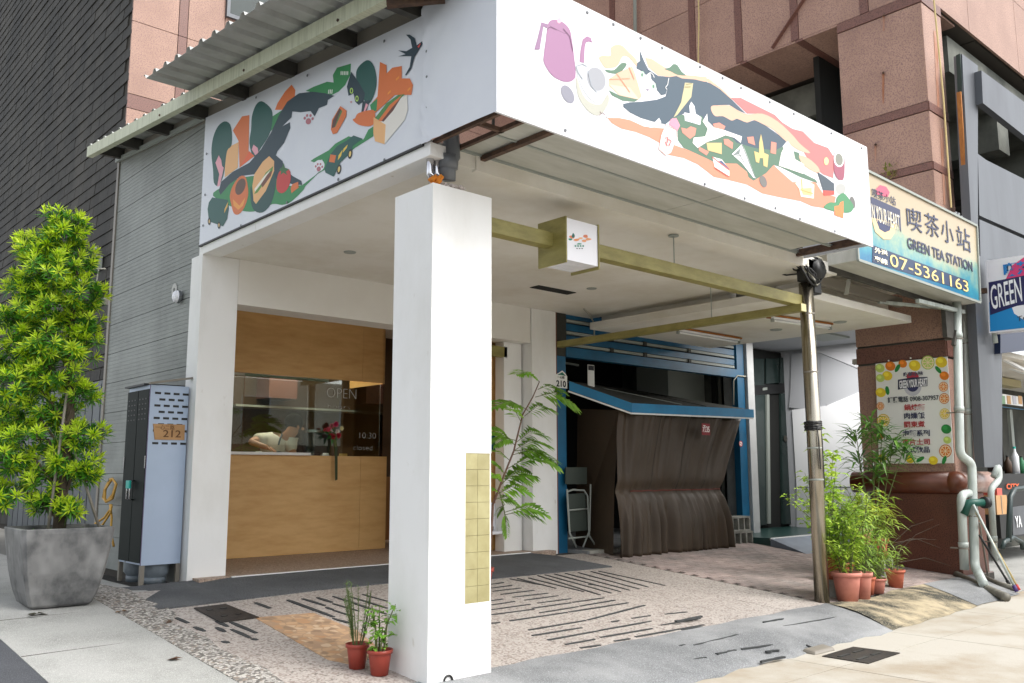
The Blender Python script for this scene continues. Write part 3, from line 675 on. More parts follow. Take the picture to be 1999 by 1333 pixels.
# shaft built round the recess so that the tiles sit in a real rebate
part('shaft', MB().box((XA, YP+.012, -.36), (PX1, 5.345, 3.095)), m_white, pl, bevel=.004)
part('front_skin', MB().box((XA, YP, -.36), (t0, YP+.0119, 3.095)).box((t0, YP, tz1), (PX1, YP+.0119, 3.095)).box((t0, YP, -.36), (PX1, YP+.0119, tz0)).box((t1, YP+.004, tz0), (PX1, YP+.0119, tz1)), m_white, pl)
part('grout_bed', MB().box((t0, YP+.009, tz0), (t1, YP+.0118, tz1)), m_grout, pl)
TW, TH = (t1-t0)/2, (tz1-tz0)/9
tp = None
for i in range(2):
    for j in range(9):
        c = V((t0+TW*(i+.5), YP+.007, tz0+TH*(j+.5)))
        if tp is None: tp = part('tile', MB().box(c-V((TW/2-.0012, .004, TH/2-.0012)), c+V((TW/2-.0012, .004, TH/2-.0012))), m_olivetile, pl)
        else: dupe(tp, c+V((0, jit(.0008), 0)), pl)
ck = sy(874, 1329, YP)
part('cable_ring', MB().tube([ck+V((.035*math.cos(a), -.006, .035*math.sin(a))) for a in [i*2*math.pi/14 for i in range(15)]], .007, 6), m_black, pl, True)
# down pipes and flashing foam on top of the pillar
dp = thing('drain_pipe_bundle', 'grey drain pipe with two steel pipes entering the top of the white pillar', 'pipe', (3.9, 5.0, 3.09))
a, b = sy(873, 352, 4.945), sy(879, 262, 4.90)
part('grey_pipe', MB().tube([a, a.lerp(b, .35)+V((-.005, 0, 0)), a.lerp(b, .5)+V((.02, -.01, 0)), b+V((.0, 0, .1))], [.062, .06, .062, .062], 14), m_greypipe, dp, True)
part('pipe_collar', MB().tube([a.lerp(b, .25), a.lerp(b, .55)], .072, 14), m_greypipe, dp, True)
for x in (840, 853):
    a = sy(x, 354, 4.97); b = sy(x, 285, 4.97)
    part('steel_pipe', MB().tube([a+V((.02, 0, 0)), a.lerp(b, .2)+V((0, 0, 0)), b], .028, 12), m_chrome, dp, True)
q = sy(853, 352, 4.93); mb = MB()
for i in range(12):
    c = q+V((jit(.04), jit(.03), jit(.03))); mb.lathe(c, [(0, -.025), (.025, 0), (0, .025)], 6)
part('foam', mb, M('orange_foam', (214, 130, 40), .9), dp, True)
mb = MB()
for i in range(40):
    c = sy(860+random.random()*44, 357+random.random()*4, 4.93)+V((0, jit(.03), 0)); c.z = 3.1+random.random()*.03; s = random.uniform(.008, .02)
    mb.lathe(c, [(0, -s), (s, 0), (0, s)], 5)
part('mortar_crumbs', mb, M('mortar', (206, 196, 190), .9), dp)

# ================================================================== EAVE over the side wall
ev = thing('side_eave', 'corrugated metal eave with pale green steel edge beam over the side banner', 'eave', (3.1, 7.5, 4.5))
ez = lambda y: 4.408+.1003*(y-5.313)
def yz(x, y, d=0): return V((x, y, ez(y)+d))
segs = [4.5, 8.0, 11.66]
for i in range(2):
    a, b = segs[i]+.003, segs[i+1]-.003
    part('edge_beam', MB().hexa([yz(3.30, a), yz(3.34, a), yz(3.34, b), yz(3.30, b)], [yz(3.30, a, .13), yz(3.34, a, .13), yz(3.34, b, .13), yz(3.30, b, .13)])
         .hexa([yz(3.34, a), yz(3.37, a), yz(3.37, b), yz(3.34, b)], [yz(3.34, a, .012), yz(3.37, a, .012), yz(3.37, b, .012), yz(3.34, b, .012)]), m_eave, ev)
for y in (5.05, 5.94, 6.93, 7.89, 8.85, 9.8, 10.75, 11.4):
    part('rafter', MB().hexa([yz(3.345, y-.02, .014), yz(XA, y-.02, .014), yz(XA, y+.06, .014), yz(3.345, y+.06, .014)], [yz(3.345, y-.02, .145), yz(XA, y-.02, .145), yz(XA, y+.06, .145), yz(3.345, y+.06, .145)]), m_rafter, ev)
for y in (5.6, 7.2, 9.2): part('bolt', MB().tube([yz(3.29, y, .035), yz(3.31, y, .035)], .012, 6), m_rust, ev)
def corr(x0, x1, y0, y1, dz, pitch=.27, h=.042):
    mb = MB(); prof = []; y = y0
    while y < y1:
        prof += [(y, 0), (y+pitch*.62, 0), (y+pitch*.72, h), (y+pitch*.9, h)]; y += pitch
    vs = []
    for x in (x0, x1): vs += [yz(x, a, dz+b+.0*(3.1-x)) for a, b in prof]
    k = len(prof); t = .002
    vs += [p+V((0, 0, t)) for p in vs]
    fs = [(i, i+1, k+i+1, k+i) for i in range(k-1)]+[(2*k+i, 3*k+i, 3*k+i+1, 2*k+i+1) for i in range(k-1)]+[(i, 2*k+i, 2*k+i+1, i+1) for i in range(k-1)]
    return mb.add(vs, fs)
part('roof_sheet', corr(2.90, XA+.2, 4.3, 8.45, .16), m_corr, ev)
part('roof_sheet', corr(3.345, XA+.2, 8.52, 11.5, .15), m_corr, ev)
mb = MB().bar(sx(755, 6, 3.3), sx(868, -4, 3.6), .05, .06); part('purlin_end', mb, m_rust, ev)

# ================================================================== BANNERS
XB = XA-.03
bl = thing('side_banner', 'printed vinyl banner with black cat, trees, bus and sandwiches on the side wall', 'banner', (XB, 6.9, 3.9))
def wrinkle(u, v): return .006*math.sin(u*19+v*7)*math.exp(-((v-.5)*3)**2*0)*.4
bt = lambda y: 4.39+.103*(y-4.997)
mb = MB().hexa([(XB, 4.97, 3.402), (XB+.02, 4.97, 3.402), (XB+.02, 8.83, 3.402), (XB, 8.83, 3.402)], [(XB, 4.97, bt(4.97)), (XB+.02, 4.97, bt(4.97)), (XB+.02, 8.83, bt(8.83)), (XB, 8.83, bt(8.83))])
part('sheet', mb, m_banner, bl)
part('lower_rail', MB().box((XB-.004, 4.97, 3.386), (XB+.024, 8.84, 3.401)), m_black, bl)
LAY = [0]
def artL(nm, col, pts, sm=False, lay=None):
    LAY[0] += 1; k = lay or LAY[0]
    pts = [V((u, v, 0)) for u, v in pts]
    if sm: pts = smoothpoly(pts)
    X = XB-.0012-.00004*k
    return part(nm, MB().poly([sx(390+p.x*.3226, 40+p.y*.3226, X) for p in pts]), pm(col), bl)
def ell(cx, cy, a, b, r=0, n=20):
    c, s = math.cos(rad(r)), math.sin(rad(r))
    return [(cx+a*math.cos(t)*c-b*math.sin(t)*s, cy+a*math.cos(t)*s+b*math.sin(t)*c) for t in [i*2*math.pi/n for i in range(n)]]
NAVY, DG, GR, OR, PE, PK = (14, 50, 62), (10, 82, 74), (38, 132, 72), (216, 112, 48), (232, 178, 118), (232, 164, 176)
artL('printed_hill', GR, [(640,425),(690,400),(770,370),(810,375),(805,330),(830,285),(915,260),(910,330),(880,390),(840,430),(790,455),(700,440)])
for i in range(5): artL('printed_window', (226, 232, 222), [(852+i*10,308),(858+i*10,306),(858+i*10,328),(852+i*10,330)], lay=4)
for i in range(3): artL('printed_window', (226, 232, 222), [(778+i*10,420),(784+i*10,415),(782+i*10,440),(776+i*10,445)], lay=4)
artL('printed_hill', GR, [(440,580),(500,540),(480,600),(430,670),(425,620)])
artL('printed_tower', OR, [(555,388),(578,420),(575,460),(500,540),(455,540),(470,500),(515,430)])
artL('printed_tower', OR, [(200,665),(255,580),(300,572),(295,790),(330,820),(240,890),(235,730)])
artL('printed_tower', PE, [(165,770),(235,735),(230,890),(150,950),(155,830)])
artL('printed_tree', DG, [(150,610),(185,630),(195,700),(190,760),(165,790),(150,900),(135,960),(110,1000),(85,980),(80,900),(70,800),(80,710),(110,640)], True)
artL('printed_trunk', PK, [(115,815),(130,845),(135,880),(145,890),(135,940),(120,1000),(105,1005),(118,930),(95,860)])
artL('printed_tree', DG, [(375,488),(420,520),(440,560),(435,640),(415,700),(370,770),(345,810),(320,820),(300,740),(310,660),(315,580),(340,510)], True)
artL('printed_trunk', PK, [(325,750),(350,770),(355,800),(335,815),(315,780)])
artL('printed_roof', (228, 96, 40), [(330,820),(240,890),(300,790)])
artL('printed_meadow', GR, [(80,1060),(130,1010),(250,950),(450,940),(540,1000),(640,1000),(560,1090),(500,1115),(440,1110),(350,1150),(280,1155),(200,1130)], True)
artL('printed_meadow', GR, [(640,1000),(620,995),(700,935),(760,900),(850,840),(940,770),(1050,700),(1050,640),(1020,660),(990,720),(900,700),(820,745),(780,785),(690,835),(670,850),(690,858),(740,840),(755,870),(740,900),(690,950)])
artL('printed_cat_tail', NAVY, [(115,1030),(130,975),(200,915),(300,860),(370,780),(430,680),(480,570),(530,490),(600,440),(680,430),(760,440),(815,455),(775,480),(770,510),(720,530),(695,580),(670,548),(610,555),(560,550),(555,585),(500,640),(545,615),(548,650),(510,740),(470,790),(460,815),(500,850),(510,890),(560,940),(615,970),(620,995),(560,990),(470,960),(400,930),(330,930),(250,940),(180,990),(125,1055)])
def paw(cx, cy, s, fn):
    fn('printed_paw', (176, 106, 116), ell(cx, cy+6*s, 10*s, 12*s, 15, 12))
    for dx, dy in ((-14, -6), (-5, -16), (8, -16), (16, -4)): fn('printed_paw', (176, 106, 116), ell(cx+dx*s, cy+dy*s, 4.5*s, 6*s, 15, 8))
paw(657, 600, 1.6, artL)
artL('printed_leg', (226, 228, 232), ell(722, 878, 32, 36, 30)); paw(720, 890, 1.3, artL)
artL('printed_bowl', (8, 70, 66), [(310,1000),(345,1110),(430,920),(460,950),(455,1020),(430,1110),(380,1160),(330,1150),(308,1090)], True)
artL('printed_bread', PE, [(420,820),(450,850),(450,910),(400,1030),(340,1110),(325,1090),(318,1000),(330,930),(380,855)])
artL('printed_lettuce', (90, 140, 50), [(445,880),(440,910),(350,1040),(330,1050),(350,1000),(400,920)])
artL('printed_egg', (240, 232, 214), [(430,900),(400,950),(335,1035),(330,1020),(390,940)])
artL('printed_ham', (110, 60, 40), [(440,905),(430,940),(380,1010),(370,990),(410,930)])
artL('printed_cup', OR, [(240,945),(275,945),(290,1000),(292,1060),(270,1130),(235,1172),(205,1165),(190,1110),(182,1060),(200,1000)], True)
artL('printed_coffee', (96, 66, 46), ell(246, 1005, 28, 52, 20))
artL('printed_shine', (236, 158, 64), [(200,1080),(240,1120),(275,1070),(262,1120),(232,1145),(205,1120)])
artL('printed_tomato', (196, 52, 46), [(490,905),(540,900),(550,960),(530,1020),(495,1045),(465,1020),(468,950)], True)
artL('printed_leaf', (50, 104, 50), [(480,900),(500,885),(505,860),(515,890),(540,900),(520,915),(530,935),(505,920),(490,935),(492,912)])
artL('printed_cheese', OR, [(560,990),(595,975),(598,1010),(555,1045),(550,1015)])
artL('printed_bus', DG, [(75,1070),(170,1085),(175,1140),(165,1200),(140,1245),(55,1215),(47,1140),(55,1100)])
for i in range(7): artL('printed_window', OR, [(54+i*12,1140+i*3.2),(62+i*12,1142+i*3.2),(62+i*12,1162+i*3),(54+i*12,1160+i*3)], lay=34)
artL('printed_window', (226, 176, 80), [(150,1140),(172,1095),(168,1125),(148,1165)])
for x, y in ((57,1215),(116,1238)): artL('printed_wheel', (20, 26, 26), ell(x, y, 9, 22)); artL('printed_hub', (210, 180, 120), ell(x, y, 4, 12, 0, 10))
artL('printed_car', DG, [(755,900),(765,870),(790,810),(830,760),(890,725),(930,695),(985,715),(950,740),(925,760),(920,800),(880,830),(850,860),(810,945),(760,920)])
artL('printed_window', OR, [(790,810),(825,815),(815,860),(782,855)]); artL('printed_window', (232, 196, 70), [(840,815),(865,780),(855,820),(835,845)]); artL('printed_window', (232, 196, 70), [(870,775),(895,750),(890,770),(865,800)])
for x, y in ((842,900),(909,807)): artL('printed_wheel', (20, 26, 26), ell(x, y, 13, 30, 8)); artL('printed_hub', (226, 196, 110), ell(x, y, 7, 18, 8, 10))
artL('printed_block', OR, [(1090,250),(1130,270),(1130,320),(1165,285),(1222,275),(1222,350),(1270,350),(1290,390),(1280,450),(1180,450),(1060,560),(1040,500),(1075,460)])
artL('printed_meadow', GR, [(1030,510),(1075,470),(1070,545),(1040,555)])
artL('printed_tree', DG, [(1010,240),(1045,260),(1065,320),(1068,390),(1050,460),(1025,500),(1000,490),(960,400),(945,330),(960,280)], True)
artL('printed_cat_face', NAVY, [(915,310),(930,330),(960,370),(1000,440),(990,490),(960,510),(940,490),(930,440),(900,455),(890,400)])
artL('printed_cat_leg', NAVY, [(985,490),(1030,480),(1010,540),(985,580),(978,550)])
for x, y in ((918,425),(951,472)): artL('printed_eye', (176, 214, 96), ell(x, y, 10, 18)); artL('printed_pupil', (20, 50, 40), ell(x, y, 5, 11, 0, 10))
artL('printed_nose', (190, 110, 110), [(908,490),(922,488),(916,500)])
artL('printed_trunk', PK, [(1005,500),(1020,510),(1000,550),(985,575)])
artL('printed_slope', OR, [(960,560),(1040,540),(1060,560),(1055,620),(1020,640),(960,630),(925,600),(940,590)], True)
for x, y in ((1195, 345), (1145, 430), (1265, 410)): artL('printed_window', (236, 150, 50), [(x-8,y+8),(x+10,y-10),(x+10,y+4),(x-8,y+20)])
artL('printed_toast', (226, 222, 212), [(1090,620),(1200,470),(1255,450),(1258,540),(1240,600),(1120,745)])
artL('printed_toast', PE, [(1052,585),(1125,630),(1118,748),(1060,730),(1050,680)])
artL('printed_lettuce', (70, 130, 60), [(1060,590),(1130,500),(1200,450),(1240,445),(1180,510),(1100,610)])
artL('printed_filling', OR, [(1080,605),(1150,510),(1225,448),(1170,530),(1105,610)]); artL('printed_ham', (96, 50, 36), [(1100,608),(1160,530),(1222,460),(1170,545),(1112,612)])
artL('printed_bun', OR, [(850,517),(888,545),(885,580),(830,680),(805,688),(793,660),(800,600),(830,550)]); artL('printed_ham', (84, 46, 34), [(845,530),(860,545),(815,645),(798,652),(805,605)]); artL('printed_lettuce', (84, 130, 60), [(855,540),(862,550),(822,640),(814,648)])
artL('printed_swallow', (14, 46, 60), [(1248,85),(1270,85),(1300,105),(1312,150),(1345,125),(1355,130),(1330,170),(1300,220),(1280,290),(1250,330),(1242,330),(1270,280),(1280,215),(1240,215),(1200,217),(1245,203),(1200,180),(1250,185),(1285,165),(1275,115)])
artL('printed_throat', (214, 60, 50), [(1338,135),(1326,165),(1316,158)])
mb = MB()
for px, py in ((403,300),(400,380),(396,440),(500,190),(600,147),(750,80),(470,440),(560,395),(660,350),(750,312),(833,100),(833,150),(833,210),(833,260)):
    mb.lathe(sx(px, py, XB-.006), [(0, .004), (.011, .003), (.013, 0)], 8, (-1, 0, 0))
part('eyelet', mb, m_greypipe, bl, stuff=True)

YB = 4.158
br = thing('front_banner_box', 'wide white banner box with printed teapot, cat and town scene over the arcade front', 'banner', (XA, YB, 3.385))
# two faces of one vinyl skin round the corner; the short side face carries a few creases towards the seam
mb = MB(); nu, nv = 26, 30
for i in range(nu+1):
    for j in range(nv+1):
        u, v = i/nu, j/nv
        y = YB+u*(4.965-YB); z = 3.388+v*(4.62-3.388)
        e = max(0, (u-.45)/.55)
        dx = .030*e*e*(math.sin(v*34-u*22+.6)*math.exp(-((v-.10)*4.5)**2)+math.sin(v*38+u*24)*math.exp(-((v-.84)*5)**2))+.006*math.sin(u*9+v*3)*e
        mb.v.append(V((XB-.004-.012*math.sin(u*math.pi)-abs(dx)*.9, y, z)))
mb.f = [(i*(nv+1)+j, (i+1)*(nv+1)+j, (i+1)*(nv+1)+j+1, i*(nv+1)+j+1) for i in range(nu) for j in range(nv)]
part('side_skin', mb, m_banner, br, True)
BX1 = 8.82
part('front_skin', MB().hexa([(XB-.004, YB, 3.385), (BX1, YB, 3.372), (BX1, YB+.02, 3.372), (XB-.004, YB+.02, 3.385)], [(XB-.004, YB, 4.43), (BX1, YB, 4.452), (BX1, YB+.02, 4.452), (XB-.004, YB+.02, 4.43)]), m_bannerw, br)
part('end_skin', MB().box((BX1-.02, YB+.021, 3.39), (BX1, 4.94, 4.44)), m_banner, br)
part('top_cover', MB().box((XB+.02, YB+.021, 4.40), (BX1-.021, 4.94, 4.425)), m_corr, br)
xs_ = [3.95, 4.18, 6.35, 8.5]
for i in range(3):
    for j in range(2):
        y0, y1 = (YB+.03, 4.53) if j == 0 else (4.545, 4.93)
        part('underside_panel', MB().box((xs_[i]+.006, y0, 3.425+.008*j), (xs_[i+1]-.006, y1, 3.44+.008*j)), m_underp, br)
for x in (4.18, 8.66): part('angle_iron', MB().bar((x, YB+.03, 3.405), (x, 4.97, 3.405), .045, .035).bar((x+.02, YB+.03, 3.44), (x+.02, 4.97, 3.44), .008, .06), m_rust, br)
part('angle_iron', MB().bar((3.72, YB+.03, 3.42), (3.72, 4.93, 3.42), .03, .03).bar((3.72, 4.45, 3.42), (3.95, 4.45, 3.42), .03, .03).bar((3.93, YB+.03, 3.42), (3.93, 4.93, 3.42), .03, .03), m_rust, br)
part('frame_tube', MB().bar((3.95, 4.536, 3.43), (8.8, 4.536, 3.43), .02, .03), m_slat, br)
part('frame_tube', MB().bar((3.95, 4.93, 3.44), (8.75, 4.93, 3.44), .025, .05), m_slat, br)
LAY[0] = 0
def mkR(ox, oy, s):
    def fn(nm, col, pts, sm=False, lay=None):
        LAY[0] += 1; k = lay or LAY[0]
        pts = [V((u, v, 0)) for u, v in pts]
        if sm: pts = smoothpoly(pts)
        return part(nm, MB().poly([sy(ox+p.x*s, oy+p.y*s, YB-.0012-.00004*k) for p in pts]), pm(col), br)
    return fn
rA, rB = mkR(1020, 20, .21), mkR(1300, 140, .2475)
BL, PG, PPE, SAL, RED2 = (62, 80, 94), (80, 112, 90), (212, 170, 144), (206, 134, 106), (194, 112, 110)
MAUV = (150, 106, 140)
rA('printed_steam', PPE, [(710,440),(750,420),(820,420),(820,350),(870,320),(930,330),(990,390),(1060,460),(1060,520),(990,440),(930,430),(880,520),(780,540),(740,500)], True)
rA('printed_ridge', PPE, [(1140,440),(1200,450),(1310,520),(1390,570),(1520,600),(1714,620),(1714,665),(1500,650),(1400,622),(1260,605),(1170,530)])
rA('printed_hill', PG, [(1320,545),(1370,530),(1400,500),(1440,510),(1480,570),(1520,605),(1440,600),(1380,570)], True)
rA('printed_slope', SAL, [(790,1000),(900,1000),(1000,1020),(1130,1080),(1340,1100),(1340,1270),(1180,1180),(1050,1130),(920,1100),(830,1050)])
rB('printed_ridge', PPE, [(0,20),(100,30),(230,30),(340,55),(450,140),(530,220),(500,210),(420,130),(330,80),(220,60),(100,55),(0,45)])
rB('printed_sunset', RED2, [(510,205),(590,205),(680,250),(780,300),(860,340),(920,400),(1000,450),(1080,470),(1170,560),(1280,600),(1330,680),(1320,840),(1240,810),(1150,740),(1060,590),(960,490),(860,390),(760,330),(640,330)])
rB('printed_slope', SAL, [(45,570),(130,600),(260,650),(390,720),(560,720),(650,800),(700,850),(780,800),(850,735),(920,800),(1000,870),(1180,870),(1240,960),(1340,985),(1330,1040),(1250,1075),(1150,1060),(1060,1020),(900,990),(760,960),(640,890),(480,850),(380,830),(250,730),(140,680),(20,655)])
rB('printed_meadow', PG, [(60,360),(110,330),(160,350),(300,330),(480,480),(640,480),(750,470),(850,530),(930,600),(1050,640),(1080,800),(1180,850),(1200,880),(1060,830),(900,750),(850,735),(790,800),(740,830),(690,860),(650,830),(640,790),(560,725),(400,720),(270,660),(140,600),(95,540),(90,450),(40,400)])
rA('printed_hill', PG, [(770,550),(850,555),(920,490),(970,500),(930,560),(890,590),(800,580)], True)
rA('printed_paper', PPE, [(800,640),(880,585),(1020,520),(1050,600),(1110,800),(1080,830),(900,790),(800,700)])
rA('printed_paper', (216, 190, 168), [(810,690),(1000,720),(1080,825),(900,785)])
rA('printed_plate', PG, [(800,740),(900,790),(1080,830),(1040,850),(930,840),(830,790)])
rA('printed_cat_body', BL, [(1370,620),(1430,610),(1500,640),(1714,665),(1714,985),(1650,980),(1500,960),(1400,1000),(1330,1060),(1200,1030),(1100,1000),(1000,950),(940,900),(935,870),(1000,855),(1100,850),(1250,830),(1330,800),(1360,700)])
rB('printed_cat_body', BL, [(48,52),(100,50),(230,60),(350,90),(430,140),(520,220),(580,280),(630,330),(560,300),(500,260),(420,263),(370,270),(360,310),(390,350),(450,350),(520,385),(560,370),(640,400),(700,380),(780,420),(880,490),(950,550),(920,590),(860,620),(700,600),(560,560),(480,480),(330,440),(280,340),(150,330),(100,330),(48,315)])
rB('printed_cloud', PPE, [(360,270),(420,265),(500,265),(560,300),(640,335),(760,330),(880,390),(990,490),(1060,570),(1140,640),(1050,620),(950,550),(850,460),(760,410),(690,380),(640,400),(560,370),(520,385),(450,350),(390,350),(360,310)], True)
rB('printed_cloud', PPE, [(1050,660),(1120,680),(1200,750),(1210,800),(1150,780),(1080,730)], True)
rA('printed_belly', (234, 234, 236), [(1130,1075),(1210,1060),(1270,1000),(1290,1040),(1250,1085),(1190,1090)])
rA('printed_cat_head', BL, [(1090,370),(1130,470),(1170,550),(1260,610),(1370,620),(1360,700),(1330,780),(1290,790),(1250,740),(1240,680),(1200,640),(1190,570),(1150,600),(1100,560),(1060,540),(1065,490),(1095,470)])
for x, y in ((1112,600),(1217,708)): rA('printed_eye', (184, 220, 190), ell(x, y, 24, 34)); rA('printed_pupil', (90, 120, 104), ell(x, y, 10, 18, 0, 10))
rA('printed_nose', (140, 130, 146), [(1140,725),(1185,735),(1165,750)])
rA('printed_teapot', MAUV, [(245,110),(280,88),(330,90),(390,120),(440,180),(460,270),(480,420),(495,590),(480,640),(430,665),(360,655),(270,600),(200,490),(200,400),(215,290),(230,170)], True)
rA('printed_lid_line', (128, 86, 120), [(235,130),(300,165),(390,210),(440,210),(390,218),(300,175)])
rA('printed_knob', PK, ell(341, 95, 20, 26)); rA('printed_handle', (138, 104, 136), [(175,110),(240,130),(228,165),(195,150),(160,365),(110,365),(140,260),(165,160)])
rA('printed_spout', MAUV, [(530,480),(540,370),(560,270),(600,240),(635,255),(650,300),(620,290),(590,300),(580,340),(572,490)])
rA('printed_bean', (130, 130, 142), ell(420, 780, 52, 92, -28))
rA('printed_saucer', (172, 172, 160), [(500,610),(560,780),(640,860),(730,870),(790,780),(805,850),(740,960),(660,970),(570,890),(510,770)], True)
rA('printed_cup', (190, 194, 198), [(490,480),(560,490),(600,520),(700,500),(770,560),(800,640),(790,760),(730,850),(660,850),(570,750),(510,600)], True)
rA('printed_coffee', (150, 152, 158), ell(685, 640, 84, 112, -20))
rA('printed_bottle', (246, 238, 236), [(1330,1060),(1430,1110),(1440,1180),(1380,1330),(1330,1350),(1265,1290),(1290,1160)])
rA('printed_bottle_label', (240, 190, 186), [(1340,1120),(1400,1150),(1360,1300),(1300,1270)]); rA('printed_cap', (226, 140, 160), [(1380,1010),(1430,1000),(1465,1070),(1440,1120),(1360,1060)])
rB('printed_collar', (190, 180, 140), [(150,85),(215,90),(200,200),(90,340),(60,360),(120,240)])
rB('printed_church', (238, 236, 240), [(200,235),(225,270),(235,330),(280,360),(270,420),(150,385),(145,320),(190,330),(185,270)])
for i in range(5): rB('printed_window', (170, 180, 190), [(168+i*20,365+i*4),(176+i*20,367+i*4),(174+i*20,395+i*4),(166+i*20,393+i*4)], lay=60)
for q in ([(120,440),(165,450),(195,430),(240,445),(230,500),(190,530),(130,480)], [(455,530),(490,530),(530,560),(525,610),(460,570)], [(640,515),(690,510),(705,580),(650,560)], [(830,550),(872,560),(868,650),(825,640)], [(260,590),(340,630),(320,660),(260,620)], [(370,410),(420,400),(470,430),(450,470),(390,460)]): rB('printed_house', (208, 132, 114), q)
rB('printed_river', (240, 236, 232), [(290,390),(325,330),(330,390),(380,440),(460,460),(600,510),(590,560),(540,520),(470,500),(400,530),(330,550),(250,600),(210,560),(220,520),(310,510),(330,450)])
rB('printed_house', (206, 178, 124), [(320,560),(400,560),(440,560),(440,650),(330,620)]); rB('printed_chapel', (208, 182, 120), [(750,490),(765,560),(775,640),(810,655),(800,755),(770,740),(765,680),(740,680),(735,720),(710,710),(695,625),(735,640),(735,560)])
rB('printed_temple', (236, 234, 226), [(960,545),(1000,600),(1020,690),(1090,730),(1080,805),(890,740),(910,640),(935,590)])
for i in range(6): rB('printed_column', (176, 190, 172), [(960+i*20,720+i*7),(966+i*20,722+i*7),(960+i*20,765+i*6),(954+i*20,763+i*6)], lay=74)
rB('printed_boat', (244, 242, 240), [(365,670),(440,690),(500,770),(500,825),(385,750)]); rB('printed_cabin', (70, 84, 120), [(415,705),(440,700),(500,765),(495,775)])
rB('printed_paper_plane', (238, 238, 240), [(520,650),(600,570),(620,610),(710,840),(690,835),(600,720)]); rB('printed_fold', (120, 132, 130), [(530,655),(590,600),(580,650)])
rB('printed_bean', (112, 108, 104), ell(768, 865, 27, 48, -18)); rB('printed_bean', (104, 104, 100), ell(1473, 1030, 19, 48, -12))
rB('printed_ship', (62, 74, 84), [(1195,790),(1260,830),(1335,890),(1330,940),(1240,935)]); rB('printed_hull', (206, 74, 62), [(1240,935),(1330,940),(1325,970),(1245,978)])
rB('printed_paper_boat', (248, 236, 206), [(1020,880),(1070,840),(1170,890),(1165,1000),(1065,985),(1050,920)]); rB('printed_fold', (240, 196, 130), [(1065,920),(1150,915),(1150,980),(1080,970)])
rB('printed_sun', (250, 220, 150), ell(1265, 705, 18, 30))
rB('printed_jug', (150, 76, 96), [(1325,650),(1360,640),(1400,660),(1410,710),(1405,830),(1380,860),(1345,830),(1325,770)], True); rB('printed_rim', (234, 232, 230), ell(1364, 690, 40, 62, -8)); rB('printed_brew', (126, 128, 116), ell(1366, 692, 30, 48, -8))
rB('printed_cup', (222, 222, 222), [(1325,850),(1420,860),(1430,940),(1400,975),(1330,970)]); rB('printed_brew', (170, 170, 166), ell(1378, 925, 42, 44, 0))
rB('printed_bush', (70, 134, 90), [(1245,1070),(1290,1030),(1340,1030),(1350,990),(1400,955),(1450,1010),(1480,1060),(1460,1105),(1400,1110),(1330,1100)], True); rB('printed_block', (232, 128, 70), [(1330,1060),(1365,1055),(1375,1030),(1400,1020),(1400,1155),(1330,1130)])
def stroke(fn, nm, c, pts, w):
    L0 = [V((x, y, 0)) for x, y in pts]; up_, dn_ = [], []
    for i, p in enumerate(L0):
        d = (L0[min(i+1, len(L0)-1)]-L0[max(i-1, 0)]).normalized(); n_ = V((-d.y, d.x, 0))*w; up_.append(p+n_); dn_.append(p-n_)
    fn(nm, c, [(p.x, p.y) for p in up_+dn_[::-1]])
for q in ([(1190,575),(1215,600),(1225,625)], [(1360,630),(1350,690),(1330,715),(1340,735)], [(1140,735),(1120,720)], [(1185,745),(1200,760),(1225,765)]): stroke(rA, 'printed_whisker', (226, 226, 226), q, 3)
for q in ([(720,940),(735,960),(715,975)], [(745,950),(770,975)], [(775,985),(790,1000)]): stroke(rA, 'printed_claw', (130, 96, 100), q, 3)
for q in ([(1290,1160),(1330,1065),(1430,1112),(1436,1180)], [(1290,1165),(1268,1290),(1330,1345),(1382,1325),(1436,1185)]): stroke(rA, 'printed_outline', (204, 150, 140), q, 3)
for q in ([(1320,1190),(1350,1180),(1345,1230)], [(1355,1200),(1385,1215),(1360,1260)], [(1330,1225),(1345,1262)]): stroke(rA, 'printed_fruit_line', (196, 70, 80), q, 4)
for q in ([(810,640),(1000,632)], [(880,590),(1000,760)], [(990,520),(1040,640)]): stroke(rA, 'printed_paper_line', (226, 150, 120), q, 3)
for q in ([(610,560),(640,700),(690,760)], [(600,520),(560,500),(500,520),(520,580),(560,640)]): stroke(rA, 'printed_cup_line', (150, 156, 164), q, 4)
for q in ([(380,170),(440,240),(470,380)], [(230,175),(260,150),(320,180)]): stroke(rA, 'printed_pot_line', (112, 72, 104), q, 3)
for q in ([(160,100),(205,92)], [(150,120),(195,118)]): stroke(rB, 'printed_collar_line', (150, 140, 96), q, 3)
for q in ([(365,672),(500,775)], [(385,755),(500,828)]): stroke(rB, 'printed_boat_line', (206, 92, 80), q, 4)
for q in ([(600,575),(705,835)], [(560,620),(620,720)], [(525,655),(600,660)]): stroke(rB, 'printed_plane_line', (120, 128, 126), q, 3)
for i in range(5): stroke(rB, 'printed_temple_line', (150, 160, 146), [(960+i*12, 600+i*14), (930+i*22, 690+i*12)], 2)
for q in ([(1060,930),(1160,960)], [(1070,845),(1075,925)]): stroke(rB, 'printed_fold_line', (226, 160, 100), q, 4)
mb = MB()
for px, py in ((1147,24),(1198,47),(1251,74),(1293,93),(1367,130),(1411,152),(1447,171),(1503,199),(1550,222),(1623,260),(1682,289),(1104,254),(1376,359),(1454,387),(1514,406),(1562,427),(1630,451)):
    mb.lathe(sy(px, py, YB-.004), [(0, .004), (.011, .003), (.013, 0)], 8, (0, -1, 0))
part('eyelet', mb, m_greypipe, br, stuff=True)

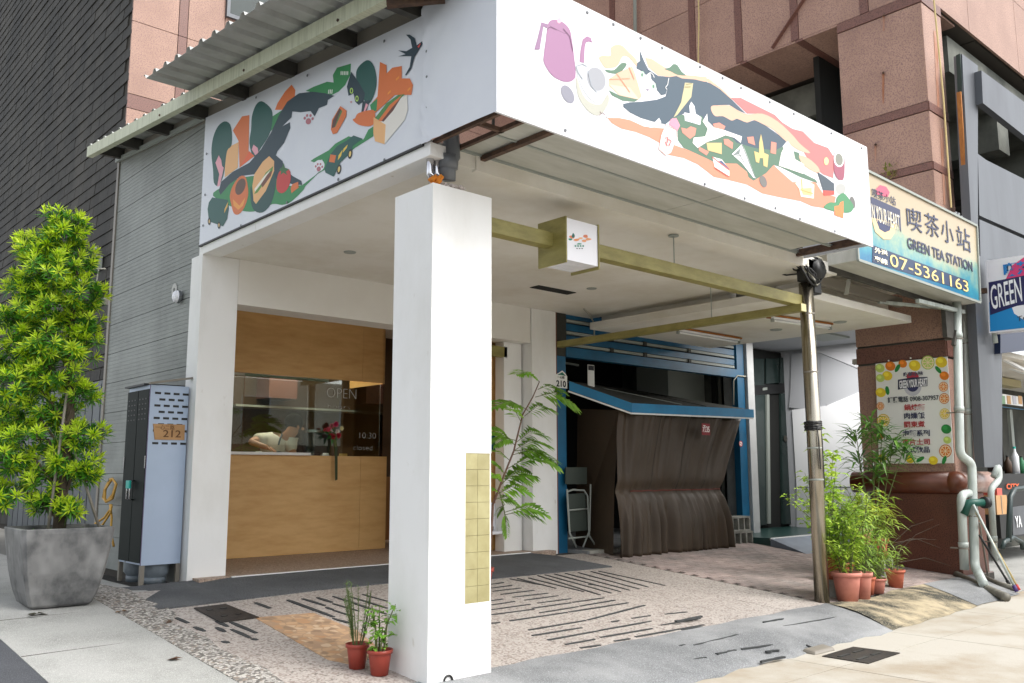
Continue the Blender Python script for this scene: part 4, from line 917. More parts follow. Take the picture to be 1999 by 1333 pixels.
# ================================================================== STEEL FRAME, LAMP BOX, POLE
of = thing('pergola_frame', 'olive square tube frame hung under the arcade ceiling', 'frame', (6.8, 5.1, 3.0))
part('tube_beam', MB().box((PX1+.002, 5.06, 2.90), (9.02, 5.17, 3.02)), m_olive, of, bevel=.004)
part('tube_beam', MB().box((8.80, 5.0, 2.815), (8.90, 9.35, 2.898)), m_olive, of, bevel=.004)
part('end_cap', MB().box((8.80, 4.992, 2.815), (8.90, 4.9995, 2.898)), M('olive_cap', (206, 198, 150), .6), of)
part('tube_beam', MB().box((7.2, 8.94, 2.62), (8.02, 9.02, 2.76)), m_olive, of)
for px, py, x, y in ((1332, 460, 6.72, 5.11), (1422, 530, 8.85, 6.2)):
    part('hanging_rod', MB().tube([(x, y, 3.02 if y < 5.5 else 2.898), (x, y, 3.31)], .006, 6).lathe((x, y, 3.297), [(0, 0), (.05, .0), (.05, .012), (0, .012)], 14), m_slat, of)
lb = thing('lamp_box', 'white square light box sign with a small cat emblem on the olive beam', 'sign', (5.2, 4.98, 2.75))
part('side_plate', MB().box((5.048, 4.915, 2.745), (5.062, 5.24, 3.13)), m_olive, lb); part('side_plate', MB().box((5.438, 4.915, 2.745), (5.452, 5.24, 3.13)), m_olive, lb)
part('light_body', MB().box((5.063, 4.925, 2.77), (5.437, 5.055, 3.12)).box((5.063, 5.175, 2.77), (5.437, 5.23, 3.12)).box((5.063, 5.06, 2.77), (5.437, 5.17, 2.895)), m_acry, lb)
LAY[0] = 0
def lbart(nm, c, pts):
    LAY[0] += 1; part(nm, MB().poly([sy(px, py, 4.9235-.0001*LAY[0]) for px, py in pts]), pm(c), lb)
for c, x, y, a, b in (((226,130,90),1117,462,7,4),((40,140,120),1113,467,6,3),((40,110,100),1119,460,4,6),((230,150,100),1126,468,8,3),((220,130,90),1143,461,7,4),((232,160,110),1148,467,8,3),((232,160,110),1140,470,7,3),((70,150,120),1131,476,6,2),((240,180,130),1134,465,6,2)):
    lbart('printed_emblem', c, [(x+p, y+q) for p, q in [(a*math.cos(i*.9)*random.uniform(.5, 1), b*math.sin(i*.9)*random.uniform(.6, 1)) for i in range(7)]])
for i in range(4): lbart('printed_mark', (90, 150, 130), [(1122+i*5,478),(1125+i*5,478.5),(1125+i*5,482),(1122+i*5,481.5)])
for i in range(3): lbart('printed_mark', (110, 110, 110), [(1125+i*5,484),(1128+i*5,484.3),(1128+i*5,486),(1125+i*5,485.7)])

PXc, PYc = 9.02, 5.05
po = thing('steel_pole', 'tall weathered stainless pole holding the far corner of the arcade', 'pole', (PXc, PYc, -.3))
part('shaft', MB().tube([(PXc, PYc, -.32), (PXc+.01, PYc, 1.3), (PXc+.0, PYc, 3.16)], .078, 20), m_steel, po, True)
for z in (.98, 1.32, 2.15, 2.8): part('seam_ring', MB().lathe((PXc+.005, PYc, z), [(.079, 0), (.081, .004), (.081, .014), (.079, .018)], 20), m_trim if z > 1.4 else m_slat, po)
mb = MB()
for k in range(5): mb.tube([(PXc+.087*math.cos(a), PYc+.087*math.sin(a), 1.53+.02*k+jit(.006)) for a in [i*2*math.pi/12 for i in range(13)]], .011, 5)
mb.tube([(PXc-.05, PYc-.075, 1.56), (PXc-.06, PYc-.09, 1.4), (PXc-.04, PYc-.085, 1.1)], .007, 5).tube([(PXc+.07, PYc-.05, 1.55), (PXc+.09, PYc-.05, 1.4), (PXc+.07, PYc-.06, 1.15), (PXc+.085, PYc-.05, .9)], .007, 5)
part('cord_lashing', mb, m_cable, po)
cb = thing('cable_tangle', 'tangle of black cables and boxes at the top of the steel pole', 'cables', (PXc, PYc, 3.2))
part('junction_box', MB().box((PXc-.1, PYc-.1, 3.17), (PXc+.05, PYc+.05, 3.42)), m_black, cb, bevel=.01)
part('meter_drum', MB().tube([(PXc+.1, PYc-.14, 3.32), (PXc+.1, PYc+.06, 3.32)], .11, 16), m_black, cb, True)
part('junction_box', MB().box((PXc+.1, PYc-.05, 3.06), (PXc+.26, PYc+.08, 3.2)), m_black, cb, bevel=.01)
for i in range(26):
    c = V((PXc+.04+jit(.05), PYc-.08+jit(.04), 3.3+jit(.03))); r1, r2 = random.uniform(.1, .24), random.uniform(.08, .17); t0_ = random.random()*6
    part('cable_loop', MB().tube([c+V((r1*math.cos(t), jit(.02)-.03*math.sin(t*2), r2*math.sin(t))) for t in [t0_+k*.55 for k in range(9)]], random.choice((.006, .009, .012)), 5), m_cable if i % 5 else m_cablew, cb, True)
for a in ((-.35, -.05, .16), (-.3, .1, .3), (.3, .1, .28), (.05, .5, .2)):
    part('cable', MB().tube([(PXc, PYc, 3.28), (PXc+a[0]*.5, PYc+a[1]*.5, 3.30), (PXc+a[0], PYc+a[1], 3.2+a[2])], .01, 5), m_cable, cb, True)

# ================================================================== LOWER CANOPY of the neighbour and its tube lamps
lc = thing('neighbour_canopy', 'low off white canopy slab in front of the blue stall, below the arcade ceiling', 'canopy', (10.7, 6.8, 3.1))
part('slab', MB().box((9.3, 5.28, 3.10), (12.2, 8.6, 3.20)), m_ceil, lc, bevel=.006)
part('upstand', MB().box((9.56, 6.4, 3.22), (9.68, 8.6, 3.60)), m_ceil, lc)
part('upper_soffit', MB().box((9.56, 4.9, 3.60), (12.55, 8.7, 3.72)), m_ceil, lc)
part('upper_beam', MB().box((9.56, 5.75, 3.30), (12.55, 5.95, 3.60)), m_ceil, lc)
part('brace', MB().box((9.56, 5.25, 3.28), (11.9, 5.33, 3.40)), m_trim, lc)
part('hanger', MB().bar((11.7, 5.3, 3.2), (11.7, 5.3, 3.62), .05, .05).bar((10.4, 5.3, 3.2), (10.4, 5.3, 3.6), .05, .05), m_rafter, lc)
for px, py in ((1640, 628), (1515, 643)): q = sz(px, py, 3.1); part('downlight', MB().lathe((q.x, q.y, 3.088), [(0, .004), (.08, .0), (.09, .012)], 16), m_slat, lc)
for i, (a, b, c, d) in enumerate((((1322, 640), (1440, 660), (1328, 648), (1435, 666)), ((1505, 616), (1617, 632), (1506, 622), (1612, 643)))):
    p, q = sz(*a, 3.09), sz(*b, 3.09)
    L = thing('tube_lamp', ['fluorescent tube on an orange board, left one under the low canopy', 'fluorescent tube on an orange board, right one behind the steel pole'][i], 'lamp', (p+q)/2, 'tube lamps under the low canopy')
    part('mounting_board', MB().bar(p+V((0, 0, -.012)), q+V((0, 0, -.012)), .16, .024), m_wood, L)
    o = V((-.05, -.05, -.03))
    part('batten', MB().bar(p+o+V((0, 0, -.012)), q+o+V((0, 0, -.012)), .04, .03), m_acry, L)
    part('tube', MB().tube([p+o+V((.03, 0, -.045)), q+o+V((-.03, 0, -.045))], .014, 8), m_light, L, True)
    d_ = (q-p).normalized()
    for e in (p, q): part('tube_socket', MB().box(e+o+V((-.015, -.02, -.065)), e+o+V((.015, .02, -.02))), m_slat, L)

# ================================================================== BLUE STALL, number 210
st = thing('blue_stall_front', 'bright blue timber stall front with slatted screen over a dark interior', 'stall', (11.1, YW, 0))
part('post', MB().box((8.80, YW, -.08), (8.985, YW+.12, 2.70)), m_blue, st, bevel=.004)
part('post_head', MB().box((8.80, YW, 2.701), (9.0, YW+.12, 3.5)), m_roofgreen, st)
part('post', MB().box((13.22, YW, -.08), (13.44, YW+.12, 3.3)), m_blue, st, bevel=.004)
part('tile_pier', MB().box((13.46, YW-.05, -.08), (13.66, YW+.5, 3.4)), M('pier_tile', (188, 190, 190), .4, col2=(176, 178, 178), scale=4), st)
part('lintel', MB().box((8.99, YW-.01, 2.70), (13.215, YW+.1, 2.84)), m_blue, st)
for k in range(4):
    z = 2.885+k*.172
    part('blue_board', MB().box((8.99, YW+.03, z+.03), (13.215, YW+.06, z+.125)), m_blue, st)
    for x0, x1 in ((9.03, 9.95), (10.02, 10.72), (10.8, 11.85), (11.93, 13.18)):
        part('pale_slat', MB().box((x0, YW+.02, z-.022), (x1, YW+.07, z+.018)), m_slat, st)
    for x in (9.985, 10.76, 11.89): part('slat_clip', MB().box((x-.035, YW-.0, z-.035), (x+.035, YW+.08, z+.03)), m_roofgreen, st)
part('screen_back', MB().box((8.99, YW+.11, 2.72), (13.3, YW+.14, 3.56)), M('screen_blue_dark', (12, 58, 84), .7), st)
part('stall_back_wall', MB().box((8.95, 11.6, -.1), (14.0, 11.7, 3.3)), m_dark, st)
part('stall_side_wall', MB().box((13.46, YW+.45, -.1), (13.6, 11.6, 3.3)), m_void, st)
part('stall_ceiling', MB().box((9.05, YW+.2, 3.2), (13.4, 11.6, 3.28)), m_roofgreen, st)
part('grey_duct', MB().box((12.35, 9.6, 2.15), (13.4, 10.3, 2.95)), m_slat, st)
part('pale_strip', MB().bar((9.1, 9.6, 2.78), (10.1, 9.6, 2.74), .04, .03), m_slat, st)
part('stall_floor', MB().box((9.0, 8.42, -.2), (13.4, 11.6, .03)), m_asphl, st)
for i in range(9):
    x = 9.03+i*.17; part('kerb_tile', MB().box((x+.003, 8.40-.02*i, -.12), (x+.167, 8.55, .036)), M('kerb_white', (178, 176, 166), .6) if i == 0 else bpy.data.materials['kerb_white'], st)
part('conduit', MB().tube([sy(1458, 735, YW-.02), sy(1440, 733, YW-.02), sy(1432, 742, YW-.01), sy(1432, 790, YW-.01)], .012, 6), m_cablew, st, True)
part('hanging_wire', MB().tube([sz(1140, 603, 3.30), sy(1153, 618, 8.6), sy(1160, 632, 8.55), sy(1160, 655, 8.7)], .012, 6), m_cablew, st, True)
# awning of the stall
aw = thing('stall_awning', 'dark sloping stall roof edged with a bright blue fascia', 'awning', (11.1, 8.1, 2.0))
A0, A1, A2 = V((9.01, 8.74, 2.22)), sy(1234, 805, 8.02), sy(1472, 815, 8.02)
for p, q in ((A0, A1), (A1, A2)):
    d = (q-p); nrm = V((d.y, -d.x, 0)).normalized()*.03
    part('fascia', MB().hexa([p, q, q-nrm, p-nrm], [p+V((0, 0, .13)), q+V((0, 0, .13)), q-nrm+V((0, 0, .13)), p-nrm+V((0, 0, .13))]), m_bluef, aw)
    part('white_lip', MB().bar(p+V((0, .02, -.012)), q+V((0, .02, -.012)), .03, .022), m_white, aw)
B0, B1 = V((9.02, 10.4, 2.62)), V((12.2, 10.2, 2.52))
rf = [A0+V((.01, .03, .135)), A1+V((0, .03, .125)), A2+V((-.02, .03, .125)), B1, B0]
part('roof_board', MB().prism(rf, (0, 0, -.02)), m_roofgreen, aw)
part('batten', MB().bar(A1.lerp(A2, .42)+V((0, .1, .16)), V((9.5, 10.1, 2.62)), .02, .01), m_slat, aw)
part('batten', MB().bar(A1.lerp(A2, .62)+V((0, .1, .15)), V((11.0, 10.1, 2.58)), .02, .01), m_roofgreen, aw)
# brown tarpaulin curtain
cu_ = thing('tarp_curtain', 'brown tarpaulin curtain with red piping tied round the stall', 'curtain', (11, 8.0, 0))
mb = MB(); nu, nv = 240, 40
from mathutils import noise as nz3
def cur(u, v):
    WV = .44
    sm = lambda t: t*t*(3-2*t)
    xt, xw, xb = 9.42+u*(12.36-9.42), 9.26+u*(11.66-9.26), 9.16+u*(11.78-9.16)
    if v > WV: t = (v-WV)/(1-WV); x = xw+(xt-xw)*t**1.25
    else: t = 1-v/WV; x = xw+(xb-xw)*t**.8
    lo = max(0, (WV-v)/WV); hi = max(0, (v-WV)/(1-WV))
    a_ = nz3.noise(V((u*13, v*.5, 3.1))); b_ = nz3.noise(V((u*29+5, v*.8, 9.7))); c_ = nz3.noise(V((u*9+2, v*.6, 1.3))); d_ = nz3.noise(V((u*5, v*5, 4.4)))
    rid = 1-abs(2*a_)*1.6
    y = 8.10-.085*sm(min(1, lo*1.8))*rid-.05*b_*(.35+lo)-.085*sm(min(1, hi*1.5))*c_-.03*sm(hi)*b_-.02*d_
    y -= .045*math.sin(min(1, lo*1.15)*math.pi*.6); y += .05*math.exp(-((v-WV)/.045)**2)+.05*sm(hi)
    return V((x, y, -.045+v*1.97+.02*a_*(1-v)))
mb.v = [cur(i/nu, j/nv) for i in range(nu+1) for j in range(nv+1)]
mb.f = [(i*(nv+1)+j, (i+1)*(nv+1)+j, (i+1)*(nv+1)+j+1, i*(nv+1)+j+1) for i in range(nu) for j in range(nv)]
o = part('tarp_sheet', mb, m_tarp, cu_, True); md = o.modifiers.new('thickness', 'SOLIDIFY'); md.thickness = .006
part('piping', MB().tube([cur(i/160, .44)+V((0, -.012, 0)) for i in range(20, 161)], .008, 5), m_tarpred, cu_, True)
for k in range(1, 4): part('seam', MB().tube([cur(k*.26+.03, j/20)+V((0, -.006, 0)) for j in range(9, 21)], .004, 4), m_dark, cu_, True)
part('side_tarp', MB().add([V((9.44, 8.2, 1.93)), V((9.50, 9.05, 2.0)), V((9.47, 9.1, .05)), V((9.22, 8.16, -.02)), V((9.31, 8.2, .85))], [(0, 1, 2, 4), (2, 3, 4)]), m_tarp, cu_)
lbp = sy(1377, 838, 7.94)
lab = thing('red_label', 'small dark red number label on the brown curtain', 'label', lbp)
part('plate', MB().box(lbp+V((-.10, -.012, -.085)), lbp+V((.10, -.006, .085))), M('label_red', (128, 22, 32), .5), lab)
text('label_writing', '承35', m_poster, lab, lbp+V((-.085, -.0125, -.05)), (1, 0, 0), (0, 0, 1), .12, .17, .002, .001)
# house number plate 210
hp = sy(1095, 742, YW-.012)
hn = thing('house_number_plate', 'white house number plate reading 210 on the blue post', 'sign', hp)
w_, h_ = .125, .11
part('plate', MB().prism([hp+V((-w_, 0, -h_)), hp+V((w_, 0, -h_)), hp+V((w_, 0, h_*.55)), hp+V((w_*.7, 0, h_*.95)), hp+V((.03, 0, h_*1.25)), hp+V((-w_*.5, 0, h_*.8)), hp+V((-w_, 0, h_*.55))], (0, .008, 0)), m_poster, hn)
part('green_hill_mark', MB().poly([hp+V((-w_*.6, -.002, h_*.62)), hp+V((0, -.002, h_*.66)), hp+V((w_*.8, -.002, h_*.6)), hp+V((.03, -.002, h_*1.05))]), M('plate_green', (20, 110, 90), .5), hn)
text('plate_number', '210', m_black2, hn, hp+V((-.095, -.003, -.095)), (1, 0, 0), (0, 0, 1), .12, .19, .003, .001)
text('plate_street', '一心路', m_black2, hn, hp+V((-.07, -.003, .022)), (1, 0, 0), (0, 0, 1), .04, .14, .0005, .001)
q = sy(1446, 866, YW-.004); ns = thing('no_smoking_sticker', 'round red and white warning sticker on the right blue post', 'sticker', q)
part('disc', MB().lathe(q, [(0, .002), (.05, .002), (.05, 0)], 18, (0, -1, 0)), m_poster, ns)
part('red_ring', MB().lathe(q+V((0, -.003, 0)), [(.036, 0), (.05, 0), (.05, .001), (.036, .001)], 18, (0, -1, 0)), M('sticker_red', (190, 40, 40), .5), ns)
part('red_bar', MB().bar(q+V((-.02, -.004, .012)), q+V((.02, -.004, -.012)), .004, .012), M('sticker_red2', (170, 40, 40), .5), ns)
q = sy(1154, 728, 8.9); hg = thing('hanging_sign', 'small white paper sign hanging over the stall awning', 'sign', q)
part('sheet', MB().box(q+V((-.07, 0, -.2)), q+V((.07, .01, .12))), m_poster, hg)
part('black_head', MB().box(q+V((-.06, -.003, .04)), q+V((.06, 0, .11))), m_black2, hg)
part('wire', MB().bar(q+V((0, .005, .12)), q+V((0, .005, .5)), .006, .006), m_cable, hg)

# folding table and chair frame leaning inside the stall
fc = thing('folding_chair', 'folded steel framed chair leaning at the dark left side of the stall', 'chair', (9.3, 8.6, .03))
def F(px, py, Y=8.62): return sy(px, py, Y)
part('frame', MB().tube([F(1107, 955), F(1112, 1040), F(1125, 1068)], .013, 8).tube([F(1107, 960), F(1118, 956), F(1140, 957), F(1147, 968), F(1150, 1045), F(1163, 1066)], .013, 8), m_slat, fc, True)
part('leg', MB().tube([F(1153, 945), F(1151, 1035), F(1138, 1068)], .012, 8), m_slat, fc, True)
part('crossbar', MB().tube([F(1109, 996), F(1146, 993)], .012, 8).tube([F(1110, 1051), F(1150, 1047)], .012, 8), m_slat, fc, True)
part('seat', MB().prism([F(1108, 965, 8.66), F(1143, 962, 8.66), F(1147, 1035, 8.66), F(1112, 1038, 8.66)], (0, .02, 0)), M('chair_seat', (62, 70, 64), .6), fc)
part('backrest', MB().prism([F(1105, 912, 8.7), F(1146, 912, 8.7), F(1146, 945, 8.7), F(1105, 945, 8.7)], (0, .02, 0)), bpy.data.materials['chair_seat'], fc)

# ================================================================== ENTRANCE beside the stall
en = thing('entrance_lobby', 'grey lobby entrance with dark green doors and faceted pale wall', 'entrance', (15, 9.3, 0))
DY = 9.3
def D(px, py, Y=DY): return sy(px, py, Y)
part('lobby_floor', MB().box((12.52, 7.82, -.2), (16.5, 9.6, .06)), M('lobby_green_tile', (36, 66, 62), .3), en)
part('lobby_step', MB().hexa([V((12.3, 7.1, -.2)), V((14.2, 7.1, -.2)), V((15.6, 7.83, -.2)), V((12.5, 7.818, -.2))], [V((12.3, 7.1, -.12)), V((14.2, 7.1, -.12)), V((15.6, 7.83, .055)), V((12.5, 7.818, .055))]), m_floorblue, en)
part('step_nosing', MB().box((12.5, 7.80, .03), (15.6, 7.825, .066)), m_white, en)
part('door_wall', MB().box((13.4, DY+.05, 0), (17, DY+.15, 3.4)), m_dark, en)
part('door_head', MB().prism([D(1463, 752), D(1545, 745), D(1545, 766), D(1463, 772)], (0, .05, 0)), m_black, en)
for a, b, y0, y1 in ((1465, 1492, 700, 752), (1496, 1520, 700, 750), (1523, 1546, 698, 748)):
    part('transom_pane', MB().prism([D(a, y0), D(b, y0), D(b, y1), D(a, y1)], (0, .03, 0)), m_doorgreen, en)
dl = part('door', MB().prism([D(1466, 772), D(1494, 770), D(1497, 1024), D(1470, 1026)], (0, .04, 0)), m_doorgreen, en)
part('door_stile', MB().prism([D(1497, 770, DY-.03), D(1502, 770, DY-.03), D(1505, 1022, DY-.03), D(1500, 1022, DY-.03)], (0, .04, 0)), m_slat, dl)
dr = part('door', MB().prism([D(1524, 768), D(1545, 767), D(1549, 1022), D(1528, 1023)], (0, .04, 0)), m_doorgreen, en)
part('door_disc', MB().lathe(D(1533, 856, DY-.02), [(0, .01), (.06, .01), (.06, 0)], 18, (0, -1, 0)), m_rafter, dr)
part('door_plate', MB().prism([D(1489, 757, DY-.01), D(1498, 756, DY-.01), D(1498, 761, DY-.01), D(1489, 762, DY-.01)], (0, .005, 0)), m_slat, en)
ll = thing('lobby_fill_panel', 'added fill light panel under the grey lobby soffit, unseen behind the low canopy', 'lamp', (14.2, 7.7, 3.41))  # fill light added to brighten the lobby wall; no such lamp is known
part('lamp_body', MB().box((13.7, 7.45, 3.385), (14.7, 7.95, 3.417)), m_slat, ll)  # casing of the added fill light
ld = bpy.data.lights.new('lobby_fill_light', 'AREA'); ld.shape = 'RECTANGLE'; ld.size = .9; ld.size_y = .45; ld.energy = 38; ld.color = (1, .98, .95)
lo_ = bpy.data.objects.new('lobby_fill_light', ld); link(lo_, ll, (14.2, 7.7, 3.38))
# the lobby's angled wall, made of flat facets with their own tilt
WX = 15.55
def Wp(px, py, X=WX): return sx(px, py, X)
def facet(pts, mat, off=0): return part('wall_facet', MB().prism([Wp(px, py, WX+off) for px, py in pts], (.1, 0, 0)), mat, en)
part('side_wall_core', MB().box((WX+.06, 7.0, -.3), (WX+.3, DY+.1, 3.6)), m_wallgrey2, en)
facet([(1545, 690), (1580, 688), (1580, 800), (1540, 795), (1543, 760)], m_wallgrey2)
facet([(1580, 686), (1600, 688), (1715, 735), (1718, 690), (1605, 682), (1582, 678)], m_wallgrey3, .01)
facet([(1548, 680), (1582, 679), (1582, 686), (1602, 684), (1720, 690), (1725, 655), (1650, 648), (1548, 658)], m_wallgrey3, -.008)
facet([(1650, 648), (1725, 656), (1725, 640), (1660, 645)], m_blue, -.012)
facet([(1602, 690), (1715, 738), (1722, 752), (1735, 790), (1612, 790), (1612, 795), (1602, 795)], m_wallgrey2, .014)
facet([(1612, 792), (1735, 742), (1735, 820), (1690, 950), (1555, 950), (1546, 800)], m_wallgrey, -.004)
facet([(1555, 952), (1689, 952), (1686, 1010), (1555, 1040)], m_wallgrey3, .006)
facet([(1735, 818), (1760, 818), (1760, 960), (1688, 960)], M('facet_green', (30, 62, 60), .6), .016)
part('lobby_soffit', MB().box((13.0, 7.0, 3.42), (WX+.1, DY+.2, 3.52)), m_wallgrey2, en)

# ================================================================== SHOP SIGNS ON THE RIGHT
SY = 4.6
sg1 = thing('green_tea_sign', 'long beach printed light box sign with phone number above the poster column', 'sign', (11, SY, 3.4))
sbl, sbr, stl, str_ = V((9.36, SY, 3.40)), V((12.80, SY, 3.36)), V((9.36, SY, 4.52)), V((12.90, SY, 4.46))
m_beach = bpy.data.materials.new('beach_print'); m_beach.use_nodes = True
N_ = m_beach.node_tree.nodes; L_ = m_beach.node_tree.links
g_ = N_.new('ShaderNodeNewGeometry'); sp_ = N_.new('ShaderNodeSeparateXYZ'); L_.new(g_.outputs['Position'], sp_.inputs[0])
nz_ = N_.new('ShaderNodeTexNoise'); nz_.inputs['Scale'].default_value = 2.2; nz_.inputs['Detail'].default_value = 9; nz_.inputs['Roughness'].default_value = .7; L_.new(g_.outputs['Position'], nz_.inputs['Vector'])
ma_ = N_.new('ShaderNodeMath'); ma_.operation = 'MULTIPLY_ADD'; ma_.inputs[1].default_value = 1.0; L_.new(nz_.outputs[0], ma_.inputs[0]); L_.new(sp_.outputs[2], ma_.inputs[2])
mr_ = N_.new('ShaderNodeMapRange'); mr_.inputs[1].default_value = 3.85; mr_.inputs[2].default_value = 4.9; L_.new(ma_.outputs[0], mr_.inputs[0])
cr_ = N_.new('ShaderNodeValToRGB'); cl = cr_.color_ramp.elements
for p, c in ((0.0, (22, 104, 146)), (.22, (56, 140, 158)), (.42, (144, 170, 146)), (.5, (174, 166, 140))): 
    e = cl.new(p); e.color = srgb(c)
cl[0].color = srgb((40, 110, 142)); cl[-1].color = srgb((176, 158, 128))
L_.new(mr_.outputs[0], cr_.inputs[0]); L_.new(cr_.outputs[0], N_['Principled BSDF'].inputs['Base Color']); N_['Principled BSDF'].inputs['Roughness'].default_value = .35
part('printed_face', MB().hexa([sbl, sbr, sbr+V((0, .01, 0)), sbl+V((0, .01, 0))], [stl, str_, str_+V((0, .01, 0)), stl+V((0, .01, 0))]), m_beach, sg1)
part('box_body', MB().hexa([sbl+V((0, .011, 0)), sbr+V((0, .011, 0)), sbr+V((0, .36, 0)), sbl+V((0, .36, 0))], [stl+V((0, .011, 0)), str_+V((0, .011, 0)), str_+V((0, .36, 0)), stl+V((0, .36, 0))]), m_underp, sg1)
for p, q in ((sbl, sbr), (stl, str_), (sbl, stl), (sbr, str_)): part('edge_frame', MB().bar(p+V((0, -.006, 0)), q+V((0, -.006, 0)), .03, .03, (0, 1, 0.01)), m_slat, sg1)
part('dark_under_strip', MB().bar(sbl+V((0, .37, -.03)), sbr+V((0, .37, -.03)), .05, .06), m_rafter, sg1)
def stext(nm, s, mat, p, q, h, bold=.0, tall=1, Y=SY, par=None):
    """lettering set on the sign face between two spots of its base line"""
    a, b = sy(*p, Y), sy(*q, Y); t = sy(p[0], p[1]-h, Y)
    return text(nm, s, mat, par or sg1, a+V((0, -.007, 0)), b-a, V((0, 0, 1)), t.z-a.z, (b-a).length, bold, .001, stuff=('-' in s or ' ' in s), tall=tall)
m_signink = M('sign_ink', (52, 58, 86), .5); m_gold = M('sign_gold', (238, 212, 140), .5); m_cream = M('sign_cream', (240, 232, 208), .5)
part('phone_panel', MB().poly([sy(px, py, SY-.004) for px, py in ((1703, 478), (1890, 548), (1890, 569), (1703, 512))]), M('phone_panel', (44, 62, 92), .5), sg1)
for i, (ch, a, b) in enumerate((('喫', (1771, 448), (1800, 456)), ('茶', (1806, 458), (1834, 467)), ('小', (1838, 468), (1862, 482)), ('站', (1868, 484), (1895, 494)))):
    stext('sign_character', ch, m_signink, a, b, 44, 0, 1.08)
stext('sign_name', 'GREEN TEA STATION', m_signink, (1771, 484), (1898, 531), 18, .002, 1.6)
stext('sign_phone', '07-5361163', m_gold, (1737, 519), (1890, 571), 26, .0, 1.3)
stext('sign_small', '外送', m_cream, (1706, 493), (1732, 501), 11, .002); stext('sign_small', '專線', m_cream, (1706, 510), (1732, 518), 11, .002)
LAY[0] = 0
def art1(nm, c, pts, Y=SY):
    LAY[0] += 1; return part(nm, MB().poly([sy(px, py, Y-.004-.0003*LAY[0]) for px, py in pts]), pm(c), sg1)
def Z7(*p): return [(1660+u*.27, 320+v*.27) for u, v in p]
art1('emblem_fan', (206, 84, 110), Z7((185,180),(215,152),(260,165),(285,205),(270,240),(190,220)))
art1('emblem_ring', (226, 196, 150), Z7((150,380),(210,400),(330,440),(320,500),(290,545),(240,545),(180,490)))
art1('emblem_disc', (50, 56, 92), Z7((185,400),(300,430),(285,480),(250,495),(210,470)))
art1('emblem_band', (58, 62, 90), Z7((148,235),(360,330),(368,495),(345,440),(300,425),(148,385)))
stext('emblem_name', 'N YOUR HEART', m_cream, (1702, 429), (1756, 451), 26, .0, 1.7)
stext('emblem_head', '喫茶小站', m_signink, (1702, 384), (1748, 402), 18, .0)
# projecting sign
XS = 13.2
sg2 = thing('projecting_sign', 'blue and white projecting light box sign at the right edge', 'sign', (XS, 4.4, 3.45))
def S2(px, py, d=0): return sx(px, py, XS-d)
part('box_body', MB().prism([S2(1925, 509), S2(2090, 484), S2(2090, 634), S2(1931, 650)], (.22, 0, 0)), m_acry, sg2)
LAY[0] = 0
def art2(nm, c, pts):
    LAY[0] += 1; return part(nm, MB().poly([S2(px, py, .004+.0004*LAY[0]) for px, py in pts]), pm(c), sg2)
art2('blue_ground', (20, 134, 200), [(1931, 590), (2090, 575), (2090, 630), (1933, 647)])
art2('pink_fan', (224, 60, 120), [(1962, 548), (1976, 518), (1999, 502), (2050, 505), (2060, 552)])
art2('white_disc', (236, 236, 240), [(1968, 580), (2080, 566), (2075, 600), (2052, 632), (2010, 632), (1980, 612)])
art2('navy_disc', (30, 30, 84), [(1990, 560), (2060, 555), (2060, 590), (2030, 612), (2000, 600)])
art2('navy_band', (30, 30, 84), [(1930, 551), (2090, 520), (2090, 580), (1985, 597), (1933, 615)])
def s2t(nm, s, mat, p, q, h, bold=0, tall=1):
    a, b, t = S2(*p, .012), S2(*q, .012), S2(p[0], p[1]-h, .012)
    return text(nm, s, mat, sg2, a, b-a, V((0, 0, 1)), t.z-a.z, (b-a).length, bold, .001, tall=tall, stuff=len(s) > 3)
s2t('sign_name', 'GREEN', pm((240, 240, 244)), (1936, 605), (1996, 588), 46, .002, 1.45)
s2t('sign_character', '喫茶小站', pm((24, 120, 190)), (1960, 541), (2070, 526), 26, .008)
s2t('sign_word', 'Tea time', pm((50, 50, 60)), (1986, 628), (2050, 612), 14)
part('wall_bracket', MB().bar(S2(1886, 572), S2(1926, 567), .06, .07), m_rust, sg2)
mb = MB().tube([S2(1936, 655, .0)+V((.1, 0, .05)), S2(1938, 668, 0)+V((.1, 0, 0))], .035, 10); part('lamp_stub', mb, m_greenpipe, sg2, True)
part('rope_end', MB().tube([S2(1910, 571), S2(1904, 578), S2(1907, 585)], .012, 6), m_rope, sg2)

